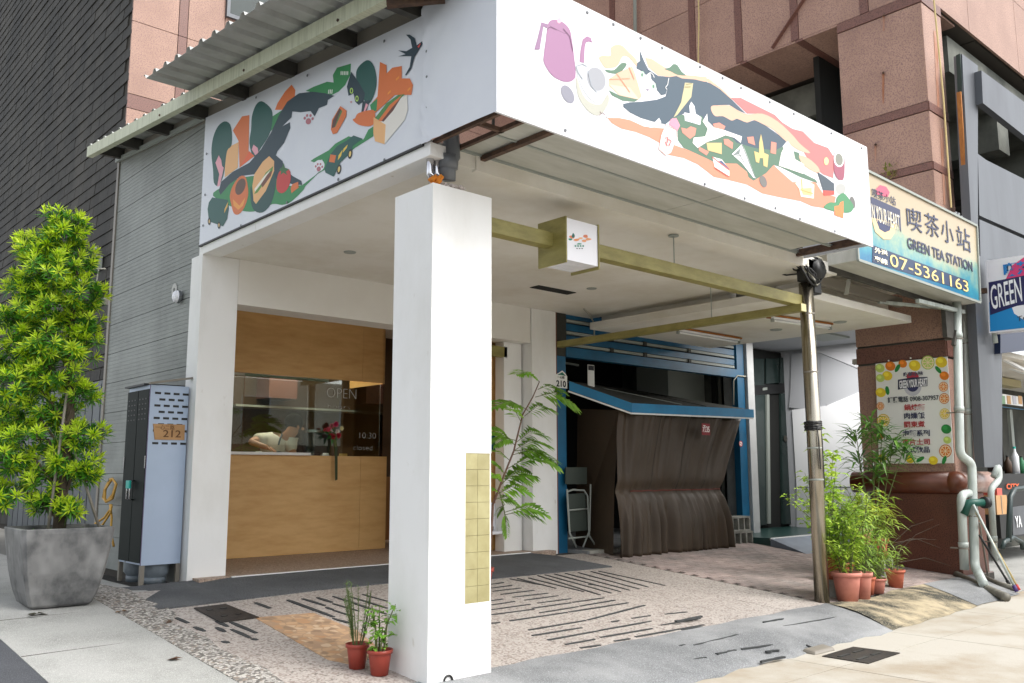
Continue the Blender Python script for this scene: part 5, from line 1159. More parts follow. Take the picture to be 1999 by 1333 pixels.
# ------------------------------------------------------------------ menu poster on the granite column
XP = XG-.062
mp_ = thing('menu_poster', 'menu poster with painted lemons and oranges on the granite column', 'poster', (XP, 5.6, 1.9))
def Pp(px, py, d=0): return sx(px, py, XP-d)
part('sheet', MB().prism([Pp(1709, 710), Pp(1849, 696), Pp(1862, 904), Pp(1716, 905)], (.008, 0, 0)), m_poster, mp_)
LAY[0] = 0
def artP(nm, c, pts):
    LAY[0] += 1; return part(nm, MB().poly([Pp(px, py, .001+.00004*LAY[0]) for px, py in pts]), pm(c), mp_)
ORA, LEM, LIM, GLF = (228, 128, 34), (236, 206, 50), (196, 216, 110), (40, 138, 62)
def Z8(x, y): return (1660+x*.39, 660+y*.39)
def fruit(x, y, r, c, rind=None):
    cx_, cy_ = Z8(x, y); R = r*.39
    if rind:
        artP('printed_fruit', rind, ell(cx_, cy_, R, R*1.05, 0, 14)); artP('printed_pith', (248, 226, 190), ell(cx_, cy_, R*.86, R*.9, 0, 14))
        for k in range(8):
            a = k*math.pi/4; artP('printed_segment', c, [(cx_+R*.1*math.cos(a+.4), cy_+R*.1*math.sin(a+.4)), (cx_+R*.74*math.cos(a+.08), cy_+R*.76*math.sin(a+.08)), (cx_+R*.74*math.cos(a+.7), cy_+R*.76*math.sin(a+.7))])
    else: artP('printed_fruit', c, ell(cx_, cy_, R, R*.9, 20, 14)); artP('printed_shine', tuple(min(255, int(v*1.08+12)) for v in c), ell(cx_-R*.2, cy_-R*.25, R*.5, R*.4, 20, 10))
for f in ((148,150,24,LIM,None),(200,140,26,ORA,None),(262,128,22,ORA,None),(322,137,30,LEM,None),(388,122,34,LIM,(176,200,90)),(455,120,30,LEM,None),(185,188,26,LEM,None),(150,200,22,LIM,None),
          (152,272,26,LEM,None),(150,340,20,ORA,(206,110,40)),(165,412,32,LEM,(220,190,60)),(470,188,24,ORA,None),(466,243,24,ORA,(206,110,40)),(470,302,26,ORA,(206,110,40)),(472,378,26,LEM,(220,200,80)),
          (480,455,26,GLF,None),(485,510,20,LIM,None),(476,565,32,ORA,(206,110,40)),(150,490,18,ORA,None),(300,606,22,LEM,None),(415,612,24,LEM,None),(160,600,22,LEM,None)): fruit(*f)
for x, y, r in ((236,150,30),(185,262,-10),(440,158,-40),(470,610,20),(350,606,60)): cx_, cy_ = Z8(x, y); artP('printed_leaf', GLF, ell(cx_, cy_, 4, 9, r, 10))
artP('emblem_ring', (196, 196, 204), ell(*Z8(312, 243), 17, 18)); artP('emblem_disc', (50, 52, 96), ell(*Z8(312, 235), 12, 13)); artP('emblem_fan', (190, 60, 80), ell(*Z8(312, 192), 12, 9))
artP('emblem_band', (40, 46, 74), [Z8(*p) for p in ((238,208),(312,196),(386,194),(386,240),(312,246),(238,258))])
def pt(nm, s, mat, p, q, h, bold=0, tall=1):
    p, q = Z8(*p), Z8(*q); a, b, t = Pp(*p, .04), Pp(*q, .04), Pp(p[0], p[1]-h*.39, .04)
    k = .026; a.x += k; b.x += k
    return text(nm, s, mat, mp_, a, b-a, V((0, 0, 1)), t.z-a.z, (b-a).length, bold, .0008, tall=tall)
pt('poster_name', 'GREEN YOUR HEART', pm((240, 240, 244)), (242, 252), (383, 238), 36, .003, 1.45)
pt('poster_characters', '喫茶小站', pm((90, 90, 110)), (262, 194), (360, 186), 22, .003)
pt('poster_phone', '訂購電話 0908-307957', pm((70, 76, 84)), (184, 324), (440, 310), 30, .002)
for s_, y, c in (('鍋燒麵', 362, (176, 60, 64)), ('肉燥飯', 404, (46, 52, 84)), ('關東煮', 447, (176, 60, 64))): pt('poster_line', s_, pm(c), (266, y), (370, y-2), 32, .002)
for s_, y, c in (('泡麵系列', 492, (46, 52, 84)), ('厚片土司', 536, (176, 60, 64)), ('各式飲品', 578, (46, 52, 84))): pt('poster_line', s_, pm(c), (258, y), (395, y-2), 32, .002)
part('nail', MB().lathe(Pp(1735, 704, .004), [(0, .012), (.012, .01), (.012, 0)], 8, (-1, 0, 0)).lathe(Pp(1778, 699, .004), [(0, .012), (.012, .01), (.012, 0)], 8, (-1, 0, 0)), m_poster, mp_)

# ------------------------------------------------------------------ pipes on the column's street face
def pipe(nm, label, pts, r, mat, brackets=(), grp='pale green drain pipes beside the granite column'):
    t = thing(nm, label, 'pipe', pts[-1], grp)
    pp = [V(p) for p in pts]
    sm = [pp[0]]
    for i in range(1, len(pp)-1):
        for k in range(5):
            u = k/4; a = pp[i]+(pp[i-1]-pp[i]).normalized()*r*1.6; b = pp[i]+(pp[i+1]-pp[i]).normalized()*r*1.6
            sm.append(a.lerp(pp[i], u).lerp(pp[i].lerp(b, u), u))
    sm.append(pp[-1])
    part('pipe_run', MB().tube(sm, r, 14), mat, t, True)
    for z in brackets:
        for a, b in zip(pp[:-1], pp[1:]):
            if min(a.z, b.z) < z < max(a.z, b.z) and abs(a.z-b.z) > .3:
                c = a.lerp(b, (z-a.z)/(b.z-a.z)); part('pipe_collar', MB().tube([c+V((0, 0, -.03)), c+V((0, 0, .03))], r*1.14, 14), mat, t, True)
                part('pipe_clip', MB().tube([c+V((0, 0, -.055)), c+V((0, 0, -.04))], r*1.2, 12).box(c+V((-.02, 0, -.055)), c+V((.02, .16, -.04))), m_trim, t)
    return t
PYY = 4.80
def pq(px, py, Y=PYY): return sy(px, py, Y)
pipe('drain_pipe', 'wide pale green drain pipe with an offset bend in front of the brown rail', [pq(1868, 590), pq(1874, 888), pq(1897, 904, 4.74), pq(1903, 1105, 4.70), pq(1920, 1140, 4.45)], .056, m_greenpipe, (2.9, 1.9, .55))
pipe('drain_pipe', 'slim pale green pipe running close behind the wide drain pipe', [pq(1884, 590, 4.9), pq(1892, 900, 4.9)], .045, m_greenpipe, (2.9, 1.9))
pipe('drain_pipe', 'short pale green pipe with a white elbow under the brown rail', [pq(1896, 962, 4.75), pq(1876, 966, 4.78), pq(1883, 1112, 4.80)], .055, m_greenpipe, (.15,))
pipe('drain_pipe', 'crooked pale green pipe hooked over at the right of the column', [pq(1940, 930, 4.66), pq(1949, 908, 4.64), pq(1951, 935, 4.62), pq(1934, 955, 4.66), pq(1942, 1095, 4.7)], .042, m_greenpipe, (.2,))
pipe('floor_pipe', 'old grey pipe lying on the ground beside the column foot', [sz(1868, 1122, -.28), sz(1910, 1142, -.33), sz(1965, 1166, -.37)], .05, m_oldpipe, (), 'old grey pipes on the ground')
pipe('floor_pipe', 'thinner grey pipe lying behind the old ground pipe', [sz(1905, 1120, -.3), sz(1950, 1140, -.34), sz(1985, 1150, -.37)], .035, m_oldpipe, (), 'old grey pipes on the ground')
vt = thing('vent_fitting', 'dark round valve fitting sticking out between the pipes', 'fitting', pq(1925, 982, 4.6))
q = pq(1927, 981, 4.55)
part('flange', MB().tube([q, q+V((-.06, .02, 0))], .075, 16).tube([q+V((.012, -.004, 0)), q], .045, 16), m_black, vt, True)
part('body', MB().tube([q+V((-.06, .02, 0)), q+V((-.2, .15, .0)), q+V((-.25, .2, -.15))], .05, 12), M('fitting_green', (20, 78, 66), .5), vt, True)
for i, (a, b, r, m_, lb_) in enumerate((((1900, 985), (1985, 1155), .016, m_greenpipe, 'pale green stick, front one leaning at the column'), ((1905, 1000), (1990, 1152), .013, m_rope, 'straw coloured stick leaning beside the pale green one'),
        ((1912, 1045), (1970, 1140), .014, m_black, 'dark stick leaning low across the pipe feet'), ((1912, 1020), (1929, 1126), .013, m_trim, 'short grey stick standing almost upright by the pipe'))):
    p, q = pq(*a, 4.62), sz(*b, -.37+.0*i)
    t = thing('leaning_stick', lb_, 'stick', q, 'sticks leaning on the column')
    part('shaft', MB().tube([p, q], r, 8), m_, t, True); part('end_sleeve', MB().tube([q, q.lerp(p, .07)], r*1.5, 8), M('sleeve_%d' % i, ((70, 50, 110), (190, 60, 60), (30, 30, 30), (120, 110, 100))[i], .6), t, True)
pipe('grey_box_pipe', 'thin pale pipe running up the pink granite wall', [sx(1240, 70, XG-.1), sx(1237, -200, XG-.1)], .035, m_slat, (), 'thin lines on the granite wall')
for nm, lb_, a, b in (('pull_cord', 'pale yellow cord hanging in front of the granite wall', (1363, 130), (1362, -60)), ('pull_cord', 'yellow cord hanging down the corner of the granite column to the sign', (1857, 405), (1821, -20))):
    p, q = (sx(*a, XG-.12), sx(*b, XG-.12)) if a[0] < 1500 else (sy(*a, YG-.15), sy(*b, YG-.15))
    solo(nm, MB().tube([p, p.lerp(q, .5)+V((0, -.02, 0)), q], .013, 6), m_rope, lb_, 'cord', 'cords on the granite block')
mb = MB()
for k in range(7):
    a = V((12.3+k*.09, 4.72, 4.5)); mb.tube([a, a+V((.05, -.04, .05+.03*math.sin(k))), a+V((.12, 0, .06)), a+V((.2, .03, -.06))], .02, 6)
solo('cable_bunch', mb, m_greypipe, 'bunch of grey conduit resting on top of the beach sign', 'cables', smooth=True)
pb = thing('pipe_bracket', 'dark iron bracket frame under the right end of the beach sign', 'bracket', (12.4, 4.75, 3.25))
part('arm', MB().bar((11.3, 4.8, 3.22), (12.75, 4.8, 3.25), .05, .05).bar((11.3, 5.3, 3.28), (12.75, 4.9, 3.3), .04, .04), m_greenpipe, pb)
part('plate', MB().box((12.2, 4.82, 2.85), (12.55, 4.88, 3.3)).bar((12.35, 4.81, 2.75), (12.6, 4.81, 3.2), .04, .05), m_rafter, pb)
part('paper_tag', MB().bar(pq(1657, 545, 5.0), pq(1652, 575, 5.0), .05, .004), m_cablew, pb)

# barrier and carton at the far right
bx = thing('carton', 'brown cardboard carton on the floor behind the barrier', 'box', gy(1958, 1010, 5.3))
def cartonbox(x0, x1, y0, y1, Y): p, q = sy(x0, y0, Y), sy(x1, y1, Y); return MB().box((p.x, Y, q.z), (q.x, Y+.3, p.z))
part('carton_body', cartonbox(1944, 1968, 967, 1003, 5.3), m_card, bx); part('tape', cartonbox(1955, 1957, 967, 1003, 5.294), m_trim, bx)
bx2 = solo('red_box', cartonbox(1946, 1957, 953, 967, 5.3), M('red_box', (196, 92, 80), .6), 'small red box on top of the cardboard carton', 'box', bevel=.005)
ba = thing('barrier', 'dark steel crowd barrier with a grey panel at the right edge', 'barrier', sz(1962, 1075, -.4))
def Bp(px, py): return sy(px, py, 4.3)
part('frame', MB().tube([Bp(1969, 1058), Bp(1972, 970), Bp(1980, 955), Bp(2060, 945), Bp(2066, 1055)], .035, 10), M('barrier_green', (36, 52, 52), .4), ba, True)
part('panel', MB().prism([Bp(1977, 990), Bp(2060, 978), Bp(2062, 1035), Bp(1978, 1045)], (0, .02, 0)), m_greymetal, ba)
text('panel_mark', 'YA', pm((220, 222, 224)), ba, Bp(1981, 1030)+V((0, -.012, 0)), (1, 0, 0), (0, 0, 1), .2, .22, .004, .001)
for px in (1957, 2040): part('foot', MB().tube([Bp(px, 1070), Bp(px+3, 1058), Bp(px+20, 1049), Bp(px+37, 1058), Bp(px+40, 1072)], .03, 8), bpy.data.materials['barrier_green'], ba, True)

# ================================================================== STREET FURNITURE on the floor
def plate(nm, label, cat, pts, z, slots, lift=.006):
    t = thing(nm, label, cat, pts[0])
    part('lid', MB().prism([p+V((0, 0, .002)) for p in pts], (0, 0, lift)), m_cast, t)
    a, b, c, d = pts
    for u, v, wu in slots:
        p = (a.lerp(b, u)).lerp(d.lerp(c, u), v); q = (a.lerp(b, u+wu)).lerp(d.lerp(c, u+wu), v)
        part('slot', MB().bar(p+V((0, 0, lift+.004)), q+V((0, 0, lift+.004)), .03, .004), m_black, t)
    return t
plate('cover_plate', 'rusty iron cover plate set in the terrazzo near the shop apron', 'cover', [sg(*q)+V((0, 0, .004)) for q in ((378, 1189), (440, 1181), (506, 1207), (430, 1217))], 0, ((.2, .25, .15), (.6, .25, .18), (.25, .7, .15), (.65, .7, .12)))
dg = plate('drain_grate', 'rusty drain grate at the foot of the pale apron', 'grate', [V((6.94, 3.91, -.42)), V((7.5, 3.93, -.42)), V((7.53, 3.54, -.42)), V((6.94, 3.52, -.42))], 0, ((.1, .3, .3), (.55, .3, .3), (.1, .7, .3), (.55, .7, .3)))
part('white_kerb_end', MB().hexa([V((6.95, 3.97, -.43)), V((7.28, 3.96, -.43)), V((7.3, 4.10, -.43)), V((6.97, 4.12, -.43))], [V((6.97, 3.99, -.395)), V((7.26, 3.98, -.39)), V((7.28, 4.10, -.38)), V((6.99, 4.11, -.385))]), m_trim, dg, bevel=.02)

for i, (px, py, lb_) in enumerate(((355, 1287, 'curled brown leaf lying on the concrete pavement near the pebble strip'), (75, 1203, 'dark damp leaf litter lying at the foot of the planter'), (232, 1196, 'small dry leaf on the concrete pavement left of the apron'), (330, 1215, 'little brown leaf on the pebble strip by the iron plate'))):
    q = sg(px, py)+V((0, 0, .008)); mb = MB()
    for k in range(2 if i != 1 else 5): mb.leaf(q+V((jit(.04), jit(.04), .004*k)), (random.choice((-1, 1))*random.uniform(.4, 1), jit(1), .02), (0, 0, 1), .09 if i != 2 else .05, .045, .05, .15)
    solo('fallen_leaf', mb, M('fallen_leaf_%d' % i, ((92, 66, 50), (58, 56, 40), (120, 96, 70), (84, 62, 46))[i], .8), lb_, 'leaf', 'fallen leaves on the pavement')
# planter and its tree
PC = V((2.36, 8.36, -.02))
pt_ = thing('planter', 'large grey square tapered planter holding the bright tree', 'planter', PC)
rot = Matrix.Rotation(rad(-2), 3, 'Z')
def ringp(h, r, bulge=0):
    out = []
    for sgx, sgy in ((-1, -1), (1, -1), (1, 1), (-1, 1)):
        out.append((sgx*r, sgy*r))
    pts = []
    for i in range(4):
        a, b = V(out[i]+(0,)), V(out[(i+1) % 4]+(0,))
        for t in (.04, .12, .3, .5, .7, .88, .96):
            p = a.lerp(b, t); f = 1+bulge*math.sin(t*math.pi)
            p = V((p.x*f, p.y*f, 0)); pts.append(PC+rot@p+V((0, 0, h)))
    return pts
mb = MB(); lv = [(0, .215), (.02, .24), (.12, .275), (.28, .31), (.45, .335), (.60, .353), (.635, .356), (.64, .352), (.64, .32), (.58, .315)]
rings = [ringp(h, r, .012 if h < .62 else 0) for h, r in lv]; n = len(rings[0])
mb.v = [p for r in rings for p in r]
mb.f = [(i*n+j, i*n+(j+1) % n, (i+1)*n+(j+1) % n, (i+1)*n+j) for i in range(len(rings)-1) for j in range(n)]+[tuple(range(n-1, -1, -1))]
part('pot', mb, m_plant, pt_, False, .006)
part('soil', MB().poly(ringp(.58, .315)), m_soil, pt_)
mb = MB()
for i in range(500):
    p = PC+rot@V((jit(.30), jit(.30), .585)); mb.leaf(p, (jit(1), jit(1), .8), (0, 0, 1), .035, .02)
part('moss', mb, leafmat('moss_leaf', (70, 110, 30), (96, 140, 40)), pt_, stuff=True)

tr = thing('podocarpus_tree', 'bright yellow green bushy tree growing in the grey planter', 'tree', PC+V((0, 0, .58)))
TB = PC+V((0, 0, .58))
part('trunk', MB().tube([TB, TB+V((.0, 0, .4)), TB+V((.03, .02, 1.0)), TB+V((-.02, .0, 1.7)), TB+V((0, 0, 2.5))], [.055, .048, .036, .024, .008], 9), m_bark, tr, True)
part('stake', MB().tube([TB+V((-.12, -.1, 0)), TB+V((-.03, -.05, 1.2))], .012, 6).tube([TB+V((.28, -.2, 0)), TB+V((.03, -.03, .8))], .012, 6), m_trim, tr, True)
VIEW = RT; 
newl, oldl, twigs = MB(), MB(), MB()
# leafy masses up the trunk: height over the soil, sideways offset, half width, half height
mass = [(2.70, .02, .20, .15), (2.58, -.14, .26, .16), (2.46, -.24, .24, .18), (2.44, .06, .20, .15), (2.28, -.06, .30, .17), (2.18, -.34, .24, .17), (2.10, .22, .22, .15),
 (1.98, -.12, .34, .19), (1.84, .22, .20, .15), (1.80, -.38, .26, .18), (1.66, -.10, .32, .18), (1.60, .22, .20, .14), (1.48, -.36, .28, .18), (1.38, .02, .28, .15), (1.24, -.34, .28, .17),
 (1.20, .26, .16, .10), (1.06, -.10, .28, .15), (.98, -.40, .24, .15), (.84, .30, .20, .13), (.80, -.18, .30, .15), (.64, -.38, .28, .15), (.62, .22, .24, .14), (.50, .36, .14, .09), (.46, -.06, .28, .13), (.34, -.36, .26, .12), (.26, .02, .22, .10), (.22, .30, .12, .07)]
rr = random.Random(3)
for h, sx_o, hw, hh in mass:
    c = TB+VIEW*(sx_o*.9-.13)+FWD*rr.uniform(-.14, .10)+V((0, 0, h)); c.z = TB.z+h
    twigs.tube([TB+V((0, 0, max(.1, h-.3))), (TB+V((0, 0, h))).lerp(c, .5), c], [.014, .01, .006], 5) if h < 2.0 else None
    for k in range(int(36*hw*hh/.05)+9):
        while True:
            d = V((rr.uniform(-1, 1), rr.uniform(-1, 1), rr.uniform(-1, 1)))
            if .45 < d.length < 1: break
        p = c+V((d.x*hw, d.y*hw, d.z*hh)); out = (p-c).normalized()*.8+V((0, 0, .55))+V((rr.uniform(-.4, .4), rr.uniform(-.4, .4), 0)); out.normalize()
        e1 = out.cross(V((.3, .2, .9))).normalized(); e2 = out.cross(e1)
        twigs.tube([p-out*.07, p+out*.02], .003, 4, False)
        for ringi, (tilt, ln, cnt) in enumerate(((.30, .07, 5), (.85, .095, 8), (1.35, .10, 8))):
            for q in range(cnt):
                a = q*2*math.pi/cnt+ringi*.5+rr.uniform(-.25, .25)
                dr = out*math.cos(tilt)+(e1*math.cos(a)+e2*math.sin(a))*math.sin(tilt)
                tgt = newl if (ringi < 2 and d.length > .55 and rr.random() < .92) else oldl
                tgt.leaf(p-out*.02*ringi, dr, out, ln*rr.uniform(.75, 1.15), .017, .12, .1)
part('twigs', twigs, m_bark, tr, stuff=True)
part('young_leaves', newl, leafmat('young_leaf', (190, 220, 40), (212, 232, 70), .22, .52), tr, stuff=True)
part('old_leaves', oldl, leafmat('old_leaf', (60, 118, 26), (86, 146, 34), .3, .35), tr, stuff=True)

# gas cabinet, cylinder, cardboard sign, hose
gc = thing('gas_cabinet', 'tall steel cabinet with pale blue slotted side and dark doors', 'cabinet', (3.45, 9.2, 0))
CX0, CX1, CY0, CY1, CZ0, CZ1 = 3.27, 3.655, 8.93, 9.55, .19, 1.98
part('cabinet_shell', MB().box((CX0+.012, CY0+.012, CZ0), (CX1, CY1, CZ1-.04)), m_cab, gc)
part('slotted_side', MB().box((CX0, CY0, CZ0), (CX1, CY0+.011, CZ1-.04)), m_cab, gc)
part('side_edge', MB().box((CX0-.003, CY0-.003, CZ0), (CX0+.0, CY0+.012, CZ1-.04)), M('cabinet_edge', (70, 50, 96), .4), gc)
for r in range(9):
    for k in range(4 if r % 2 == 0 else 3):
        x = CX0+.075+k*.093+(.046 if r % 2 else 0); z = 1.86-r*.062
        part('slot', MB().box((x-.03, CY0-.0015, z-.011), (x+.03, CY0+.002, z+.011)), m_black, gc)
for i, (y0, y1) in enumerate(((CY0+.02, 9.235), (9.245, CY1-.01))):
    dr_ = part('door', MB().box((CX0-.006, y0, CZ0+.02), (CX0+.011, y1, CZ1-.08)), m_cabdark, gc, bevel=.003)
    for r in range(5):
        for k in range(3): part('slot', MB().box((CX0-.0085, y0+.05+k*.08, 1.80-r*.05), (CX0-.004, y0+.09+k*.08, 1.812-r*.05)), m_black, dr_)
    yh = 9.20 if i == 0 else 9.28
    part('handle', MB().tube([(CX0-.008, yh, 1.0), (CX0-.05, yh, .99), (CX0-.05, yh, .82), (CX0-.008, yh, .81)], .008, 6), m_chrome, dr_, True)
    part('hinge', MB().box((CX0-.012, CY0-.0+.005 if i == 0 else CY1-.035, 1.12), (CX0-.0065, CY0+.025 if i == 0 else CY1-.015, 1.24)), m_chrome, dr_)
part('padlock_tag', MB().box((CX0-.062, 9.19, .92), (CX0-.04, 9.29, 1.0)), m_teal, gc, bevel=.006)
part('cabinet_top', MB().box((CX0-.03, CY0+.1, CZ1-.039), (CX1, CY1+.02, CZ1-.02)), m_black, gc)
part('roof_board', MB().bar((CX0-.02, CY0-.02, CZ1-.03), (CX1+.02, CY0-.02, CZ1+.05), .05, .02), m_trim, gc)
for x in (CX0+.02, CX1-.02):
    for y in (CY0+.02, CY1-.02): part('leg', MB().box((x-.02, y-.02, 0), (x+.02, y+.02, CZ0-.001)), m_trim, gc)
for i, (x, y) in enumerate(((3.47, 9.11), (3.42, 9.385))):
    g_c = thing('gas_cylinder', ['grey gas cylinder under the pale blue cabinet side', 'grey gas cylinder further back under the dark cabinet doors'][i], 'gas cylinder', (x, y, 0), 'gas cylinders under the cabinet')
    part('cylinder', MB().lathe((x, y, .002), [(0, .02), (.10, .02), (.115, .06), (.135, .09), (.14, .13), (.14, .5), (.1, .58), (0, .6)], 22), m_gas, g_c, True)
    part('foot_ring', MB().lathe((x, y, 0), [(.11, 0), (.118, 0), (.118, .06), (.11, .06)], 22), m_gas, g_c, True)
cs = thing('number_board', 'brown cardboard sign with the hand cut number 212 on the pale cabinet side', 'sign', (3.42, CY0, 1.42))
cp = [sy(299, 827, CY0-.008), sy(361, 829, CY0-.008), sy(360, 859, CY0-.008), sy(302, 858, CY0-.008)]
part('card', MB().prism(cp, (0, .006, 0)), m_card, cs)
p = sy(318, 853, CY0-.009); text('card_number', '212', M('card_cut', (104, 72, 44), .8), cs, p, (1, 0, 0), (0, 0, 1), .1, sy(352, 853, CY0).x-p.x, .001, .001)
p = sy(303, 838, CY0-.009); text('card_street', '一心二路', bpy.data.materials['card_cut'], cs, p, (1, 0, 0), (0, 0, 1), .05, sy(340, 838, CY0).x-p.x, 0, .001)
hs_ = thing('garden_hose', 'looped yellow garden hose hanging on the grey siding behind the cabinet', 'hose', (3.6, 10.2, .8))
HX = 3.62
def Hp(px, py, d=0): return sx(px, py, HX-d)
mb = MB()
for k in range(3):
    mb.tube([Hp(214+k*2, 936, .02*k), Hp(204+k, 955, .03), Hp(201+k*2, 972, .02*k), Hp(207, 980, .03), Hp(220, 965+k*4, .02), Hp(226+k*.8, 945, .02*k), Hp(219, 934, .02), Hp(214+k*2, 936, .02)], .013, 7)
part('hose_coil', mb, m_hose, hs_, True)
part('hose_tail', MB().tube([Hp(218, 990, .03), Hp(204, 1010, .04), Hp(186, 1022, .1), Hp(182, 1027, .12), Hp(200, 1025, .08), Hp(216, 1000, .05), Hp(218, 985, .03)], .013, 7).tube([Hp(215, 985, .03), Hp(218, 1010, .04), Hp(216, 1040, .05), Hp(222, 1066, .08)], .013, 7), m_hose, hs_, True)
part('hook', MB().tube([Hp(211, 935, -.04), Hp(211, 938, .05)], .012, 6), m_slat, hs_, True)
# camera bracket, lamp globe, conduit and grey sheds along the tiled wall
ins = thing('wall_bracket', 'white wall bracket with loose wires on the dark tiled wall', 'bracket', sx(189, 515, XD))
q = sx(190, 512, XD-.04)
part('block', MB().box(q-V((.06, .09, .10)), q+V((.05, .09, .10))).bar(q+V((-.03, 0, .1)), q+V((-.08, -.1, .22)), .05, .05), m_slat, ins)
part('wire', MB().tube([q, q+V((-.05, -.2, -.15)), q+V((-.06, -.6, -.22))], .012, 5).tube([q+V((0, -.1, -.1)), q+V((-.03, -.12, -.4)), q+V((-.02, 0, -.6))], .012, 5), m_cablew, ins)
q = sx(138, 545, 4.2)
gl = thing('globe_lamp', 'white dome lamp half hidden behind the bright tree', 'lamp', q)
part('dome', MB().lathe(q, [(.17, -.03), (.165, .04), (.12, .11), (0, .15)], 18), m_acry, gl, True); part('stem', MB().bar(q+V((0, 0, .0)), q+V((.45, 0, -.02)), .05, .05), m_slat, gl)
gt = thing('slat_gate', 'dark grey gate of tall vertical metal boards behind the tree', 'gate', (4.35, 16.5, 0))
for i in range(16):
    y = 13.2+i*.34; part('gate_board', MB().box((4.36, y+.02, .08), (4.42, y+.32, 2.45)), M('gate_board_grey', (84, 90, 94), .5, isl=.2) if i == 0 else bpy.data.materials['gate_board_grey'], gt)
part('gate_post', MB().box((4.30, 13.0, 0), (4.46, 13.18, 3.4)), m_black, gt); part('gate_rail', MB().box((4.425, 13.2, .4), (4.46, 18.6, .5)).box((4.425, 13.2, 2.1), (4.46, 18.6, 2.2)), m_black, gt)
ub = thing('utility_box', 'grey metal utility cabinet standing beside the grey siding', 'cabinet', (4.2, 12.6, 0))
part('box_body', MB().box((4.02, 12.5, .0), (4.3, 13.0, 1.42)), M('utility_grey', (66, 72, 76), .5), ub, bevel=.01); part('box_door', MB().box((4.012, 12.53, .1), (4.02, 12.97, 1.36)), bpy.data.materials['gate_board_grey'], ub)

# ================================================================== POTS, BLOCKS AND PLANTS
def pot_mb(c, r, h, rim=True):
    pr = [(0, .0), (r*.72, 0), (r*.95, h*.82), (r*.95, h*.84), (r*1.08, h*.85), (r*1.1, h), (r*1.0, h), (r*.93, h*.86), (0, h*.86)] if rim else [(0, 0), (r*.78, 0), (r, h), (r*.93, h), (r*.9, h*.88), (0, h*.88)]
    return MB().lathe(c, pr, 22)
def potted(label, kind, c, r, h, mat, grow, group):
    t = thing('potted_plant', label, 'plant', c, group)
    part('pot', pot_mb(c, r, h), mat, t, True)
    part('soil', MB().lathe(c+V((0, 0, h*.87)), [(0, .004), (r*.9, 0)], 16), m_soil, t)
    for nm, mb, m_ in grow(c+V((0, 0, h*.87)), r): part(nm, mb, m_, t, False, stuff=(nm == 'leaves'))
    return t
def g_rosemary(c, r):
    rr = random.Random(int(c.x*1000)); st, lf = MB(), MB()
    for i in range(15):
        a = rr.random()*6.28; d = V((math.cos(a)*.2, math.sin(a)*.14, 1)).normalized(); L_ = rr.uniform(.26, .46)
        b = c+V((math.cos(a)*r*.4, math.sin(a)*r*.4, 0)); tip = b+d*L_+V((rr.uniform(-.03, .03), rr.uniform(-.03, .03), 0))
        st.tube([b, b.lerp(tip, .5)+V((.008, 0, 0)), tip], [.004, .003, .0015], 5)
        for k in range(int(L_*190)):
            t = rr.uniform(.15, 1); q = b.lerp(tip, t); aa = rr.random()*6.28
            lf.leaf(q, V((math.cos(aa), math.sin(aa), .7)), (0, 0, 1), rr.uniform(.018, .034), .005, .05)
    return (('stems', st, m_stem), ('leaves', lf, leafmat('rosemary_leaf', (82, 112, 66), (112, 140, 84), .2, .2)))
def g_bushy(col, col2, nm, H, W, ln, wd, n, droop=.2, stems=8, up=.35, seed=0, lo=.14, leansign=(0, 0)):
    def f(c, r):
        rr = random.Random(int(c.x*977+c.y*131)+seed); st, lf = MB(), MB()
        for i in range(stems):
            a = i*6.283/stems+rr.uniform(-.4, .4); sp = rr.uniform(.2, 1.45)*W; hv = rr.uniform(.85, 1.2); hh = H*rr.uniform(.45, 1.1)
            b = c+V((math.cos(a)*r*.35, math.sin(a)*r*.35, 0)); tip = c+V((math.cos(a)*sp+leansign[0]*hh, math.sin(a)*sp+leansign[1]*hh, hh)); m1 = b.lerp(tip, .5)+V((-math.cos(a)*sp*.18, -math.sin(a)*sp*.18, hh*.08))
            st.tube([b, b.lerp(m1, .5), m1, m1.lerp(tip, .55), tip], [.007, .006, .005, .004, .002], 5)
            for k in range(int(n*1.15)//stems):
                t = lo+(1-lo)*rr.random()**.8; q = (b.lerp(m1, t*2) if t < .5 else m1.lerp(tip, t*2-1)); q += V((rr.gauss(0, .025), rr.gauss(0, .025), rr.gauss(0, .02)))
                aa = rr.random()*6.283; lf.leaf(q, V((math.cos(aa), math.sin(aa), rr.uniform(-.3, .9)*up*2)), (rr.uniform(-.3, .3), rr.uniform(-.3, .3), 1), ln*1.3*rr.uniform(.6, 1.15), wd*1.3*rr.uniform(.8, 1.2), droop, .12)
        return (('stems', st, m_stem), ('leaves', lf, leafmat(nm, col, col2, .3, .35)))
    return f
def g_cane(H, tufts, ln, wd, col, col2, nm, n=26, spread=.12):
    def f(c, r):
        rr = random.Random(int(c.x*911)); st, lf = MB(), MB()
        for h, dx, dy in tufts:
            tip = c+RT*dx+FWD*dy+V((0, 0, h)); st.tube([c+V((rr.uniform(-.04, .04), rr.uniform(-.04, .04), 0)), c.lerp(tip, .5)+V((rr.uniform(-.04, .04), 0, .05)), tip], [.009, .007, .005], 6)
            for k in range(n):
                q = tip-V((0, 0, rr.random()**2*.22)); aa = rr.random()*6.283; el = rr.uniform(-.35, 1.0)
                lf.leaf(q, V((math.cos(aa), math.sin(aa), el)), (0, 0, 1), ln*rr.uniform(.7, 1.15), wd, rr.uniform(.12, .4), .12)
        return (('stems', st, m_stem), ('leaves', lf, leafmat(nm, col, col2, .3, .35)))
    return f
FG = 'potted plants by the steel pole'
def gp3(px, py, z=-.298): return sz(px, py, z)
base = gp3(697, 1305, -.262); base.z = gz(base.y)+.002
